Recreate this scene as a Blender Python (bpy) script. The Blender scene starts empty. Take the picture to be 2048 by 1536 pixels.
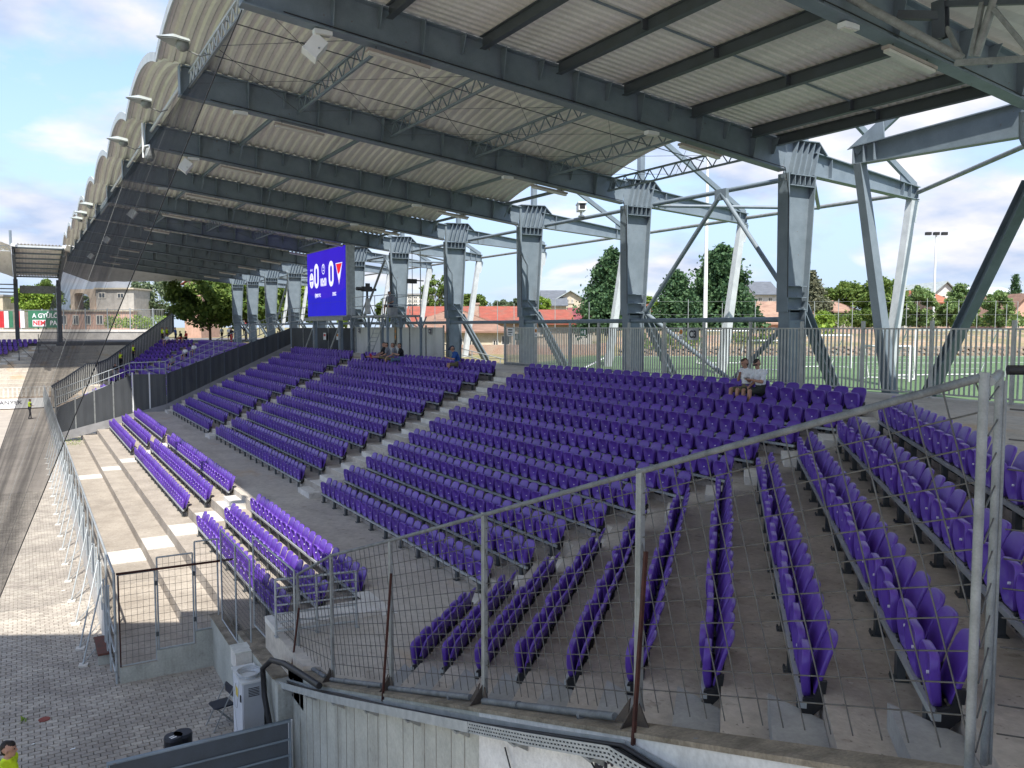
import bpy, math, random
import numpy as np
from mathutils import Vector, Matrix, noise as mnoise
random.seed(7)
rnd = random.Random(11)
C = bpy.context.scene.collection
scene = bpy.context.scene
R = math.radians
# ---------------------------------------------------------------- camera
CAMZ = 8.1
YAW, PITCH, FPX = .531, .069, 1664.0
cam = bpy.data.objects.new('camera', bpy.data.cameras.new('camera'))
C.objects.link(cam)
cam.data.sensor_width = 36
cam.data.lens = FPX / 2048 * 36
cam.data.clip_start = .1
cam.data.clip_end = 4000
cam.location = (0, 0, CAMZ)
cam.rotation_euler = (math.pi / 2 - PITCH, 0, -YAW)
scene.camera = cam
# ---------------------------------------------------------------- light
LD = Vector((.22, .60, -1)).normalized()          # the way the sunlight travels
sun_el = math.asin(-LD.z)
sun_az = math.atan2(-LD.x, -LD.y)                 # compass angle from +Y, clockwise
w = bpy.data.worlds.new('World')
scene.world = w
w.use_nodes = True
nt = w.node_tree
nt.nodes.clear()
N = nt.nodes.new
out = N('ShaderNodeOutputWorld')
bg = N('ShaderNodeBackground')
sky = N('ShaderNodeTexSky')
sky.sky_type = 'NISHITA'
sky.sun_disc = False
sky.sun_elevation = sun_el
sky.sun_rotation = sun_az
sky.air_density = .85
sky.dust_density = .3
sky.ozone_density = 2.0
SKY_STRENGTH = .08
bg.inputs['Strength'].default_value = SKY_STRENGTH
tc = N('ShaderNodeTexCoord')
sep = N('ShaderNodeSeparateXYZ')
nt.links.new(tc.outputs['Generated'], sep.inputs[0])
# clouds: direction projected on a high plane, so that they flatten towards the horizon
mz = N('ShaderNodeMath'); mz.operation = 'ADD'; mz.inputs[1].default_value = .26
nt.links.new(sep.outputs['Z'], mz.inputs[0])
mz2 = N('ShaderNodeMath'); mz2.operation = 'MAXIMUM'; mz2.inputs[1].default_value = .05
nt.links.new(mz.outputs[0], mz2.inputs[0])
dv = N('ShaderNodeVectorMath'); dv.operation = 'DIVIDE'
cz = N('ShaderNodeCombineXYZ')
for i in range(3):
    nt.links.new(mz2.outputs[0], cz.inputs[i])
nt.links.new(tc.outputs['Generated'], dv.inputs[0])
nt.links.new(cz.outputs[0], dv.inputs[1])
mp = N('ShaderNodeMapping')
mp.inputs['Location'].default_value = (8.2, 1.3, 0)
mp.inputs['Scale'].default_value = (1.15, 1.15, .0)
nt.links.new(dv.outputs[0], mp.inputs[0])
nz = N('ShaderNodeTexNoise')
nz.inputs['Scale'].default_value = 1.55
nz.inputs['Detail'].default_value = 9
nz.inputs['Roughness'].default_value = .56
nz.inputs['Distortion'].default_value = .25
nt.links.new(mp.outputs[0], nz.inputs['Vector'])
cr = N('ShaderNodeValToRGB')
cr.color_ramp.elements[0].position = .43
cr.color_ramp.elements[0].color = (0, 0, 0, 1)
cr.color_ramp.elements[1].position = .57
cr.color_ramp.elements[1].color = (1, 1, 1, 1)
nt.links.new(nz.outputs['Fac'], cr.inputs[0])
# cloud bodies: slightly grey undersides
nz2 = N('ShaderNodeTexNoise')
nz2.inputs['Scale'].default_value = 2.6
nz2.inputs['Detail'].default_value = 6
nt.links.new(mp.outputs[0], nz2.inputs['Vector'])
cc = N('ShaderNodeMix'); cc.data_type = 'RGBA'
cc.inputs[6].default_value = (1.75, 2.1, 2.85, 1)
cc.inputs[7].default_value = (3.7, 3.5, 3.45, 1)
cr2 = N('ShaderNodeMapRange'); cr2.inputs[1].default_value = .36; cr2.inputs[2].default_value = .62
nt.links.new(nz2.outputs['Fac'], cr2.inputs[0]); nt.links.new(cr2.outputs[0], cc.inputs[0])
mixc = N('ShaderNodeMix'); mixc.data_type = 'RGBA'
fd = N('ShaderNodeMapRange')                         # clouds dissolve in the haze at the horizon
fd.inputs[1].default_value = .0; fd.inputs[2].default_value = .065; fd.inputs[3].default_value = .0; fd.inputs[4].default_value = .92
nt.links.new(sep.outputs['Z'], fd.inputs[0])
mf = N('ShaderNodeMath'); mf.operation = 'MULTIPLY'
nt.links.new(cr.outputs[0], mf.inputs[0]); nt.links.new(fd.outputs[0], mf.inputs[1])
nt.links.new(mf.outputs[0], mixc.inputs[0])
# air near the horizon: pale blue haze in front of the clear sky
hz = N('ShaderNodeMapRange'); hz.interpolation_type = 'SMOOTHSTEP'
hz.inputs[1].default_value = .0; hz.inputs[2].default_value = .42; hz.inputs[3].default_value = .92; hz.inputs[4].default_value = .0
nt.links.new(sep.outputs['Z'], hz.inputs[0])
hm = N('ShaderNodeMix'); hm.data_type = 'RGBA'; hm.inputs[7].default_value = (1.75, 2.25, 3.1, 1)
nt.links.new(hz.outputs[0], hm.inputs[0]); nt.links.new(sky.outputs[0], hm.inputs[6])
nt.links.new(hm.outputs[2], mixc.inputs[6])
nt.links.new(cc.outputs[2], mixc.inputs[7])
nt.links.new(mixc.outputs[2], bg.inputs['Color'])
nt.links.new(bg.outputs[0], out.inputs[0])

sun = bpy.data.objects.new('sun', bpy.data.lights.new('sun', 'SUN'))
C.objects.link(sun)
sun.data.energy = 2.0
sun.data.angle = R(.55)
sun.data.color = (1, .95, .87)
sun.rotation_euler = LD.to_track_quat('-Z', 'Y').to_euler()
sun.location = (0, 0, 60)

vs = scene.view_settings
vs.view_transform = 'Standard'
vs.look = 'None'
vs.exposure = 2.0
vs.gamma = 1
vs.use_curve_mapping = False
scene.cycles.max_bounces = 9
scene.cycles.diffuse_bounces = 7
scene.cycles.transparent_max_bounces = 16

# ---------------------------------------------------------------- materials
MATS = {}
def mat(name, col, rough=.7, metal=0., var=.12, scale=4., col2=None, fine=0., bump=0., bscale=40., spec=.4,
        stretch=(1, 1, 1), coords='world', thr=(.35, .65), emit=None):
    """procedural surface: two-tone cloudy noise, optional fine grain and bump"""
    if name in MATS:
        return MATS[name]
    m = bpy.data.materials.new(name)
    m.use_nodes = True
    t = m.node_tree
    b = t.nodes['Principled BSDF']
    b.inputs['Roughness'].default_value = rough
    b.inputs['Metallic'].default_value = metal
    b.inputs['Specular IOR Level'].default_value = spec
    if coords == 'world':
        g = t.nodes.new('ShaderNodeNewGeometry').outputs['Position']
    else:
        g = t.nodes.new('ShaderNodeTexCoord').outputs['Object']
    mpn = t.nodes.new('ShaderNodeMapping')
    mpn.inputs['Scale'].default_value = stretch
    t.links.new(g, mpn.inputs[0])
    n1 = t.nodes.new('ShaderNodeTexNoise')
    n1.inputs['Scale'].default_value = scale
    n1.inputs['Detail'].default_value = 7
    n1.inputs['Roughness'].default_value = .6
    t.links.new(mpn.outputs[0], n1.inputs['Vector'])
    ramp = t.nodes.new('ShaderNodeValToRGB')
    c = np.array(col)
    if col2 is None:
        lo, hi = c * (1 - var), c * (1 + var)
    else:
        lo, hi = np.array(col2), c
    ramp.color_ramp.elements[0].position = thr[0]
    ramp.color_ramp.elements[1].position = thr[1]
    ramp.color_ramp.elements[0].color = (*lo, 1)
    ramp.color_ramp.elements[1].color = (*hi, 1)
    t.links.new(n1.outputs['Fac'], ramp.inputs[0])
    last = ramp.outputs[0]
    if fine:
        n2 = t.nodes.new('ShaderNodeTexNoise')
        n2.inputs['Scale'].default_value = scale * 14
        n2.inputs['Detail'].default_value = 4
        t.links.new(mpn.outputs[0], n2.inputs['Vector'])
        r2 = t.nodes.new('ShaderNodeMapRange')
        r2.inputs[1].default_value = .3
        r2.inputs[2].default_value = .7
        r2.inputs[3].default_value = 1 - fine
        r2.inputs[4].default_value = 1 + fine
        t.links.new(n2.outputs['Fac'], r2.inputs[0])
        vm = t.nodes.new('ShaderNodeVectorMath'); vm.operation = 'SCALE'
        t.links.new(last, vm.inputs[0])
        t.links.new(r2.outputs[0], vm.inputs['Scale'])
        last = vm.outputs[0]
    t.links.new(last, b.inputs['Base Color'])
    if bump:
        n3 = t.nodes.new('ShaderNodeTexNoise')
        n3.inputs['Scale'].default_value = bscale
        n3.inputs['Detail'].default_value = 5
        t.links.new(mpn.outputs[0], n3.inputs['Vector'])
        bp = t.nodes.new('ShaderNodeBump')
        bp.inputs['Strength'].default_value = bump
        bp.inputs['Distance'].default_value = .02
        t.links.new(n3.outputs['Fac'], bp.inputs['Height'])
        t.links.new(bp.outputs[0], b.inputs['Normal'])
    if emit:
        b.inputs['Emission Color'].default_value = (*emit[0], 1)
        b.inputs['Emission Strength'].default_value = emit[1]
    MATS[name] = m
    return m

def streaked(name, col, dirt, rough=.85, streak=2.2, amount=.5, rust=None):
    """concrete wall: vertical run-off streaks under the top, blotches"""
    m = mat(name, col, rough, var=.12, scale=1.6, fine=.1, bump=.35, bscale=30)
    t = m.node_tree
    b = t.nodes['Principled BSDF']
    src = b.inputs['Base Color'].links[0].from_socket
    g = t.nodes.new('ShaderNodeNewGeometry').outputs['Position']
    def layer(src, sc, st, lo, hi, c, amt):
        mm = t.nodes.new('ShaderNodeMapping'); mm.inputs['Scale'].default_value = st
        t.links.new(g, mm.inputs[0])
        n = t.nodes.new('ShaderNodeTexNoise'); n.inputs['Scale'].default_value = sc
        n.inputs['Detail'].default_value = 6; n.inputs['Roughness'].default_value = .65
        t.links.new(mm.outputs[0], n.inputs['Vector'])
        r = t.nodes.new('ShaderNodeMapRange')
        r.inputs[1].default_value = lo; r.inputs[2].default_value = hi
        r.inputs[4].default_value = amt
        t.links.new(n.outputs['Fac'], r.inputs[0])
        mx = t.nodes.new('ShaderNodeMix'); mx.data_type = 'RGBA'
        t.links.new(r.outputs[0], mx.inputs[0])
        t.links.new(src, mx.inputs[6])
        mx.inputs[7].default_value = (*c, 1)
        return mx.outputs[2]
    s = layer(src, streak, (1, 1, .12), .52, .74, dirt, amount)
    s = layer(s, 9, (1, 1, .5), .6, .72, tuple(np.array(dirt) * .6), amount * .7)
    if rust:
        s = layer(s, 1.9, (1, 1, .04), .66, .72, rust, .75)
    t.links.new(s, b.inputs['Base Color'])
    return m

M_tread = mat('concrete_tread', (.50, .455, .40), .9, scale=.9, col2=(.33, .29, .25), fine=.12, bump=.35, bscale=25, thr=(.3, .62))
M_terr = mat('concrete_toned_for_sun', (.40, .355, .30), .9, scale=.9, col2=(.28, .245, .205), fine=.12, bump=.35, bscale=25, thr=(.3, .62))  # same concrete as the treads, colour darkened to offset direct sun on the lower tier
M_walk = mat('concrete_walkway', (.54, .495, .43), .9, scale=.5, col2=(.42, .38, .33), fine=.12, bump=.3, bscale=25, thr=(.3, .66))
M_stepw = mat('concrete_pale', (.70, .675, .63), .85, scale=2, col2=(.56, .535, .49), fine=.06, bump=.2)
M_stepg = mat('concrete_grey_block', (.37, .375, .37), .9, scale=2, col2=(.28, .285, .28), fine=.08, bump=.2)
M_wallc = streaked('wall_concrete', (.40, .41, .37), (.13, .12, .10), rust=(.24, .10, .035))
M_wallw = streaked('wall_white_paint', (.62, .62, .60), (.30, .28, .25), amount=.35)
M_coping = mat('coping', (.30, .26, .20), .95, scale=3, col2=(.14, .12, .09), fine=.2, bump=.5)
M_galv = mat('galvanised', (.44, .47, .48), .5, .3, scale=6, col2=(.32, .35, .36), fine=.06)
M_galvd = mat('galvanised_dull', (.30, .315, .31), .55, .2, scale=6, col2=(.20, .21, .205), fine=.08)
M_wire = mat('wire', (.12, .118, .11), .55, .2, scale=10, col2=(.075, .072, .068))
M_gus = mat('gusset_paint', (.085, .068, .055), .8, .1, scale=7, col2=(.055, .045, .04), fine=.2)
M_pipe = mat('weathered_pipe', (.19, .205, .215), .6, .15, scale=7, col2=(.11, .12, .128), fine=.15)
M_rust = mat('rusty_steel', (.075, .025, .018), .8, .2, scale=7, col2=(.038, .014, .011), fine=.2)
M_steel = mat('painted_steel', (.19, .235, .275), .5, 0, scale=2.2, col2=(.15, .19, .225), fine=.05, spec=.45)
M_steeld = mat('painted_steel_dark', (.075, .09, .11), .5, 0, scale=2.2, col2=(.065, .075, .085), fine=.05)
M_steell = mat('painted_steel_pale', (.52, .55, .57), .5, 0, scale=3, col2=(.42, .45, .47), fine=.05)
M_sheet = mat('roof_sheet', (.78, .76, .725), .5, .0, scale=1.2, col2=(.66, .64, .605), fine=.05, stretch=(1, .3, 1))
M_purple = mat('purple_plastic', (.118, .048, .375), .36, 0, scale=2.5, col2=(.10, .04, .335), spec=.5)
M_black = mat('black_plastic', (.018, .018, .02), .5, 0, scale=5)
M_post = mat('seat_post_paint', (.085, .095, .10), .55, .1, scale=6, col2=(.06, .068, .072))
M_rail = mat('seat_rail_galv', (.50, .53, .53), .5, .4, scale=5, col2=(.40, .43, .43), fine=.06)
M_white = mat('white_paint', (.75, .76, .76), .5, 0, scale=3, var=.05)
def islands(m, lo, hi):
    # every loose piece gets its own slight lightness
    t = m.node_tree; b = t.nodes['Principled BSDF']; src = b.inputs['Base Color'].links[0].from_socket
    g = t.nodes.new('ShaderNodeNewGeometry'); r = t.nodes.new('ShaderNodeMapRange'); r.inputs[3].default_value = lo; r.inputs[4].default_value = hi
    t.links.new(g.outputs['Random Per Island'], r.inputs[0]); v = t.nodes.new('ShaderNodeVectorMath'); v.operation = 'SCALE'
    t.links.new(src, v.inputs[0]); t.links.new(r.outputs[0], v.inputs['Scale']); t.links.new(v.outputs[0], b.inputs['Base Color'])
def overlay(m, scale, lo, hi, c, amt, stretch=(1, 1, 1), detail=4):
    # patches of another colour where a noise runs high: stains, droppings, rust
    t = m.node_tree; b = t.nodes['Principled BSDF']; src = b.inputs['Base Color'].links[0].from_socket
    g = t.nodes.new('ShaderNodeNewGeometry').outputs['Position']; mm = t.nodes.new('ShaderNodeMapping'); mm.inputs['Scale'].default_value = stretch; t.links.new(g, mm.inputs[0])
    n = t.nodes.new('ShaderNodeTexNoise'); n.inputs['Scale'].default_value = scale; n.inputs['Detail'].default_value = detail; t.links.new(mm.outputs[0], n.inputs['Vector'])
    r = t.nodes.new('ShaderNodeMapRange'); r.inputs[1].default_value = lo; r.inputs[2].default_value = hi; r.inputs[4].default_value = amt; t.links.new(n.outputs['Fac'], r.inputs[0])
    mx = t.nodes.new('ShaderNodeMix'); mx.data_type = 'RGBA'; t.links.new(r.outputs[0], mx.inputs[0]); t.links.new(src, mx.inputs[6]); mx.inputs[7].default_value = (*c, 1); t.links.new(mx.outputs[2], b.inputs['Base Color'])
islands(M_purple, .86, 1.12); overlay(M_purple, 3.0, .55, .8, (.22, .17, .37), .22)
M_dot = mat('drain_plug', (.85, .84, .88), .4, 0, scale=3, var=.02)
M_dark = mat('dark_sheeting', (.062, .068, .074), .6, 0, scale=1.5, col2=(.045, .05, .056), stretch=(1, 1, .3))
M_bar = mat('railing_bars', (.50, .50, .47), .55, .1, scale=5, col2=(.40, .40, .375), fine=.06)
M_pale = mat('pale_sheeting', (.62, .62, .59), .5, .2, scale=1.5, col2=(.50, .50, .47), stretch=(1, 1, .25))
M_paver = mat('paver', (.44, .40, .345), .9, scale=1.2, col2=(.34, .305, .265), fine=.16, bump=.4, bscale=60)
M_ground = mat('ground_joint', (.10, .09, .075), .95, scale=2, col2=(.06, .055, .05), fine=.2)
M_turf = mat('turf', (.10, .17, .075), .9, scale=.6, col2=(.075, .135, .055), fine=.15)
M_earth = mat('earth', (.33, .235, .16), .95, scale=.35, col2=(.17, .16, .075), fine=.2, thr=(.4, .6))
M_drygrass = mat('dry_grass', (.17, .17, .07), .95, scale=.4, col2=(.26, .21, .12), fine=.25)

islands(M_paver, .82, 1.12)
overlay(M_paver, .45, .5, .68, (.24, .215, .19), .5); overlay(M_paver, 6, .64, .7, (.12, .105, .085), .6)
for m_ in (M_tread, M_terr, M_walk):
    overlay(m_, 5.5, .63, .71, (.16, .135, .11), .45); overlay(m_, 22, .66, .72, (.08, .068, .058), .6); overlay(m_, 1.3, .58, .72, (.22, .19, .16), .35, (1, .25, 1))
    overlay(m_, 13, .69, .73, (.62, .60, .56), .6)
overlay(M_walk, .55, .60, .70, (.50, .34, .18), .55, (1, .5, 1))
overlay(M_stepw, 4, .6, .72, (.26, .235, .20), .5)
overlay(M_steel, 1.6, .62, .75, (.11, .12, .13), .5, (1, 1, .25)); overlay(M_steel, 7, .70, .74, (.12, .06, .035), .5)
overlay(M_sheet, .9, .60, .76, (.38, .345, .30), .4, (2.2, .3, 1))
# ---------------------------------------------------------------- mesh builder
class MB:
    def __init__(s):
        s.v, s.f, s.m, s.sm = [], [], [], []
    def add(s, vs, fs, mi=0, sm=False):
        o = len(s.v)
        s.v.extend([tuple(p) for p in vs])
        for f in fs:
            s.f.append([i + o for i in f]); s.m.append(mi); s.sm.append(sm)
        return s
    def box(s, x0, y0, z0, x1, y1, z1, mi=0):
        v = [(x, y, z) for z in (z0, z1) for y in (y0, y1) for x in (x0, x1)]
        return s.add(v, [(0, 2, 3, 1), (4, 5, 7, 6), (0, 1, 5, 4), (2, 6, 7, 3), (0, 4, 6, 2), (1, 3, 7, 5)], mi)
    def hexa(s, a, b, mi=0):
        """two matching quads, a then b"""
        return s.add(list(a) + list(b), [(3, 2, 1, 0), (4, 5, 6, 7), (0, 1, 5, 4), (1, 2, 6, 5), (2, 3, 7, 6), (3, 0, 4, 7)], mi)
    def beam(s, p, q, wd, ht, up=(0, 0, 1), mi=0, wd2=None, ht2=None):
        p, q, up = Vector(p), Vector(q), Vector(up)
        d = (q - p).normalized()
        if abs(d.dot(up)) > .98:
            up = Vector((0, 1, 0)) if abs(d.y) < .9 else Vector((1, 0, 0))
        sd = d.cross(up).normalized()
        u = sd.cross(d).normalized()
        def sq(c, a, b):
            return [c - sd * a / 2 - u * b / 2, c + sd * a / 2 - u * b / 2, c + sd * a / 2 + u * b / 2, c - sd * a / 2 + u * b / 2]
        return s.hexa(sq(p, wd, ht), sq(q, wd2 or wd, ht2 or ht), mi)
    def ibeam(s, p, q, wd, ht, tf=.03, tw=.02, up=(0, 0, 1), mi=0, ht2=None):
        p, q, up = Vector(p), Vector(q), Vector(up)
        d = (q - p).normalized()
        sd = d.cross(up).normalized(); u = sd.cross(d).normalized()
        h2 = ht2 or ht
        s.beam(p + u * (ht / 2 - tf / 2), q + u * (h2 / 2 - tf / 2), wd, tf, u, mi)
        s.beam(p - u * (ht / 2 - tf / 2), q - u * (h2 / 2 - tf / 2), wd, tf, u, mi)
        s.beam(p, q, tw, ht - 2 * tf, u, mi, tw, h2 - 2 * tf)
        return s
    def tube(s, p, q, r, n=8, r2=None, mi=0, caps=True):
        p, q = Vector(p), Vector(q)
        d = (q - p).normalized()
        a = d.orthogonal().normalized(); b = d.cross(a)
        r2 = r if r2 is None else r2
        vs_ = []
        for c, rr in ((p, r), (q, r2)):
            for i in range(n):
                t = 2 * math.pi * i / n
                vs_.append(c + (a * math.cos(t) + b * math.sin(t)) * rr)
        s.add(vs_, [(i, (i + 1) % n, n + (i + 1) % n, n + i) for i in range(n)], mi, True)
        if caps:
            s.add(vs_[:n], [tuple(range(n))[::-1]], mi)
            s.add(vs_[n:], [tuple(range(n))], mi)
        return s
    def path(s, pts, r, n=8, mi=0):
        pts = [Vector(p) for p in pts]
        rings = []
        up = None
        for i, p in enumerate(pts):
            d = (pts[min(i + 1, len(pts) - 1)] - pts[max(i - 1, 0)]).normalized()
            if up is None:
                up = d.orthogonal().normalized()
            a = (up - d * up.dot(d)).normalized(); b = d.cross(a); up = a
            rings.append([p + (a * math.cos(2 * math.pi * k / n) + b * math.sin(2 * math.pi * k / n)) * r for k in range(n)])
        vs_ = [v for rg in rings for v in rg]
        fs = [(i * n + k, i * n + (k + 1) % n, (i + 1) * n + (k + 1) % n, (i + 1) * n + k) for i in range(len(pts) - 1) for k in range(n)]
        s.add(vs_, fs, mi, True)
        s.add(rings[0], [tuple(range(n))[::-1]], mi); s.add(rings[-1], [tuple(range(n))], mi)
        return s
    def prism(s, poly, z0, z1, mi=0):
        n = len(poly)
        v = [(x, y, z0) for x, y in poly] + [(x, y, z1) for x, y in poly]
        return s.add(v, [tuple(range(n))[::-1], tuple(range(n, 2 * n))] + [(i, (i + 1) % n, n + (i + 1) % n, n + i) for i in range(n)], mi)
    def extr(s, poly, vec, mi=0):
        """3-D polygon pushed along a vector"""
        vec = Vector(vec); n = len(poly)
        v = [Vector(p) for p in poly]; v += [p + vec for p in v]
        return s.add(v, [tuple(range(n))[::-1], tuple(range(n, 2 * n))] + [(i, (i + 1) % n, n + (i + 1) % n, n + i) for i in range(n)], mi)
    def quad(s, a, b, c, d, mi=0):
        return s.add([a, b, c, d], [(0, 1, 2, 3)], mi)
    def ball(s, c, r, n=10, k=6, mi=0, sc=(1, 1, 1)):
        c = Vector(c); vs_ = []; fs = []
        for j in range(k + 1):
            ph = math.pi * j / k
            for i in range(n):
                th = 2 * math.pi * i / n
                vs_.append(c + Vector((math.sin(ph) * math.cos(th) * sc[0], math.sin(ph) * math.sin(th) * sc[1], math.cos(ph) * sc[2])) * r)
        for j in range(k):
            for i in range(n):
                fs.append((j * n + i, (j + 1) * n + i, (j + 1) * n + (i + 1) % n, j * n + (i + 1) % n))
        return s.add(vs_, fs, mi, True)
    def mesh(s, name, mats):
        me = bpy.data.meshes.new(name)
        me.from_pydata(s.v, [], s.f)
        for m_ in (mats if isinstance(mats, (list, tuple)) else [mats]):
            me.materials.append(m_)
        me.polygons.foreach_set('material_index', s.m)
        me.polygons.foreach_set('use_smooth', s.sm)
        me.update()
        return me
    def build(s, name, mats, parent=None, loc=None):
        return link(name, s.mesh(name, mats), parent, loc)

def link(name, me, parent=None, loc=None):
    o = bpy.data.objects.new(name, me)
    C.objects.link(o)
    if parent is not None:
        o.parent = parent
    if loc is not None:
        o.location = loc
    return o
def tag(o, label=None, cat=None, group=None, kind=None):
    if label: o['label'] = label
    if cat: o['category'] = cat
    if group: o['group'] = group
    if kind: o['kind'] = kind
    return o
def thing(name, label, cat, loc=(0, 0, 0), rz=0, group=None, kind=None):
    o = bpy.data.objects.new(name, None)
    o.empty_display_size = .2
    C.objects.link(o)
    o.location = loc; o.rotation_euler = (0, 0, rz)
    return tag(o, label, cat, group, kind)
def copy_tree(o, parent=None):
    c = o.copy(); C.objects.link(c); c.parent = parent
    for ch in o.children:
        copy_tree(ch, c)
    return c
def ordn(n):
    return '%d%s' % (n, 'th' if 10 <= n % 100 <= 20 else {1: 'st', 2: 'nd', 3: 'rd'}.get(n % 10, 'th'))
def cam_at(px, py, d):
    """a point of the place seen at pixel (px, py), d metres in front of the camera"""
    f = Vector((math.sin(YAW) * math.cos(PITCH), math.cos(YAW) * math.cos(PITCH), -math.sin(PITCH)))
    r = Vector((math.cos(YAW), -math.sin(YAW), 0)); u = r.cross(f)
    v = f + r * ((px - 1024) / FPX) - u * ((py - 768) / FPX)
    fh = Vector((math.sin(YAW), math.cos(YAW), 0))
    v *= d / v.dot(fh)
    return Vector((v.x, v.y, v.z + CAMZ))
# ---------------------------------------------------------------- plan of the stand
# x: from the pitch outwards, y: along the stand away from the camera. Rows are straight for
# most of the length and turn 45 degrees towards the pitch at both ends (mirror image about y = 54).
YM = 54.0
SW = Vector((.70711, .70711, 0)); SN = Vector((.70711, -.70711, 0))
RX = lambda k: 16.525 - .798 * k                  # seat line of row k
XR = lambda k: RX(k) + .12                        # riser behind row k
T = lambda k: 5.89 - .367 * k                     # tread height of row k
WALKZ, MIDZ, OUTZ = 6.26, 2.22, 6.05
MY = lambda X: 12.2 + (16.525 - X) * .41421       # y of the corner on line X
XE = 4.25                                         # inside face of the parapet
nX = lambda X: X - 13.465                         # distance of line X across the corner section
def corner(n, s):
    p = SN * n + SW * s
    return (p.x, p.y)
def corner_x(n, x):                               # point with given n where x = x
    return (x, x - n / .70711)
mir = lambda p: (p[0], 2 * YM - p[1])
FARS = 14.6                                       # far corner section is cut across its rows

# ---------------------------------------------------------------- ground
g = MB(); g.quad((-1500, -400, -.03), (16, -400, -.03), (16, 118, -.03), (-1500, 118, -.03))
tag(g.build('ground', M_ground), kind='structure')
g = MB()
g.quad((20.62, -400, OUTZ), (1500, -400, OUTZ), (1500, 140, OUTZ), (20.62, 140, OUTZ))
g.quad((-1500, 140, OUTZ), (1500, 140, OUTZ), (1500, 1600, OUTZ), (-1500, 1600, OUTZ))
tag(g.build('outer_ground', M_drygrass), kind='structure')
# pavers of the apron: running bond, courses along x
pav = thing('apron_paving', None, None, kind='structure')
near, rest = [], MB()
PW, PH = .215, .142
cells = []
for j in range(int((47 - 11.2) / PH)):
    y = 11.2 + j * PH
    for i in range(int(13 / PW) + 1):
        x = -9.0 + i * PW + (PW / 2 if j % 2 else 0)
        if y > 20.35 and x > 1.62: continue
        if x > 3.66: continue
        pc = (x * .862 - y * .507) / (x * .506 + y * .862) * FPX
        if pc < -1024 - 60: continue
        cells.append((x, y))
cells.sort(key=lambda c: (c[0] - 0) ** 2 + (c[1] - 0) ** 2)
vis = [c for c in cells if (c[0] * .862 - c[1] * .507) / (c[0] * .506 + c[1] * .862) * FPX > -1020 and c[1] > 13.4][:290]
vset = set(vis)
def paver_mb(mb, x, y, dz=0., tx=0., ty=0.):
    e = .0045
    x0, x1, y0, y1 = x + e, x + PW - e, y + e, y + PH - e
    b = .006
    top = [(x0 + b, y0 + b, dz - tx - ty), (x1 - b, y0 + b, dz + tx - ty), (x1 - b, y1 - b, dz + tx + ty), (x0 + b, y1 - b, dz - tx + ty)]
    bot = [(x0, y0, -.03), (x1, y0, -.03), (x1, y1, -.03), (x0, y1, -.03)]
    mb.add(bot + top, [(4, 5, 6, 7), (0, 1, 5, 4), (1, 2, 6, 5), (2, 3, 7, 6), (3, 0, 4, 7)])
pm = MB(); paver_mb(pm, 0, 0); pm = pm.mesh('paver', M_paver)
for c in vis:
    o = link('paver', pm, pav, (c[0], c[1], rnd.uniform(-.004, .003)))
    o.rotation_euler = (rnd.uniform(-.008, .008), rnd.uniform(-.008, .008), rnd.uniform(-.01, .01))
for c in cells:
    if c not in vset:
        paver_mb(rest, c[0], c[1], rnd.uniform(-.004, .003), rnd.uniform(-.0015, .0015), rnd.uniform(-.0015, .0015))
tag(rest.build('paver_field', M_paver, pav), kind='stuff')
g = MB(); g.quad((-40, 46.9, -.012), (1.6, 46.9, -.012), (1.6, 117, -.012), (-40, 117, -.012))
g.quad((-40, 11, -.012), (-9.05, 11, -.012), (-9.05, 46.9, -.012), (-40, 46.9, -.012))
M_pavfar = mat('paving_far', (.40, .36, .31), .9, scale=.6, col2=(.32, .285, .25), fine=.12, bump=.3, bscale=8)
g.build('far_paving', M_pavfar, pav)
g = MB(); g.quad((-86, -2, -.008), (-14, -2, -.008), (-14, 112, -.008), (-86, 112, -.008))
tag(g.build('pitch', mat('pitch_grass', (.17, .25, .10), .9, scale=.4, col2=(.13, .20, .08), fine=.12)), kind='structure')
g = MB(); g.quad((-140, -60, -.02), (16, -60, -.02), (16, 11, -.02), (-140, 11, -.02)); g.quad((-140, 11, -.02), (-40, 11, -.02), (-40, 117, -.02), (-140, 117, -.02)); g.build('far_paving', M_pavfar, pav)
# litter, weeds and a red drain lid on the paving
mb = MB(); mb.tube((.11, 19.27, -.02), (.11, 19.27, .012), .11, 14)
tag(mb.build('drain_lid', M_redlid if 'M_redlid' in globals() else mat('red_lid', (.22, .05, .035), .7, scale=9)), 'small round red drain lid set in the grey paving', 'drain lid')

# ---------------------------------------------------------------- concrete terrace
ter = thing('grandstand_terrace', None, None, kind='structure')
def band(Xf, Xb, z, name, m, ya=None, thick=.62):
    """one tread between the lines Xf and Xb: near corner, straight part, far corner"""
    nf, nb = nX(Xf), nX(Xb)
    Mf, Mb_ = (Xf, MY(Xf)), (Xb, MY(Xb))
    mb = MB(); mb.prism([corner_x(nf, XE), corner_x(nb, XE), Mb_, Mf], z - thick, z); mb.build(name, m, ter)
    for a, b in ((None, 28.4), (28.4, 45.9), (45.9, 62.3), (62.3, None)):
        pa = [Mf, Mb_] if a is None else [(Xf, a), (Xb, a)]
        pb = [mir(Mf), mir(Mb_)] if b is None else [(Xf, b), (Xb, b)]
        mb = MB(); mb.prism([pa[0], pa[1], pb[1], pb[0]], z - thick, z + (.0 if a != 28.4 else .0015)); mb.build(name, m, ter)
    mb = MB(); mb.prism([mir(Mf), mir(Mb_), mir(corner(nb, FARS)), mir(corner(nf, FARS))], z - thick, z); mb.build(name, m, ter)
for k in range(10):
    band(XR(k + 1), XR(k), T(k), 'tread', M_tread)
band(6.42, XR(10), MIDZ, 'gangway', M_walk)
band(XR(0), 20.6, WALKZ, 'gangway', M_walk, thick=1.2)
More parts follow.
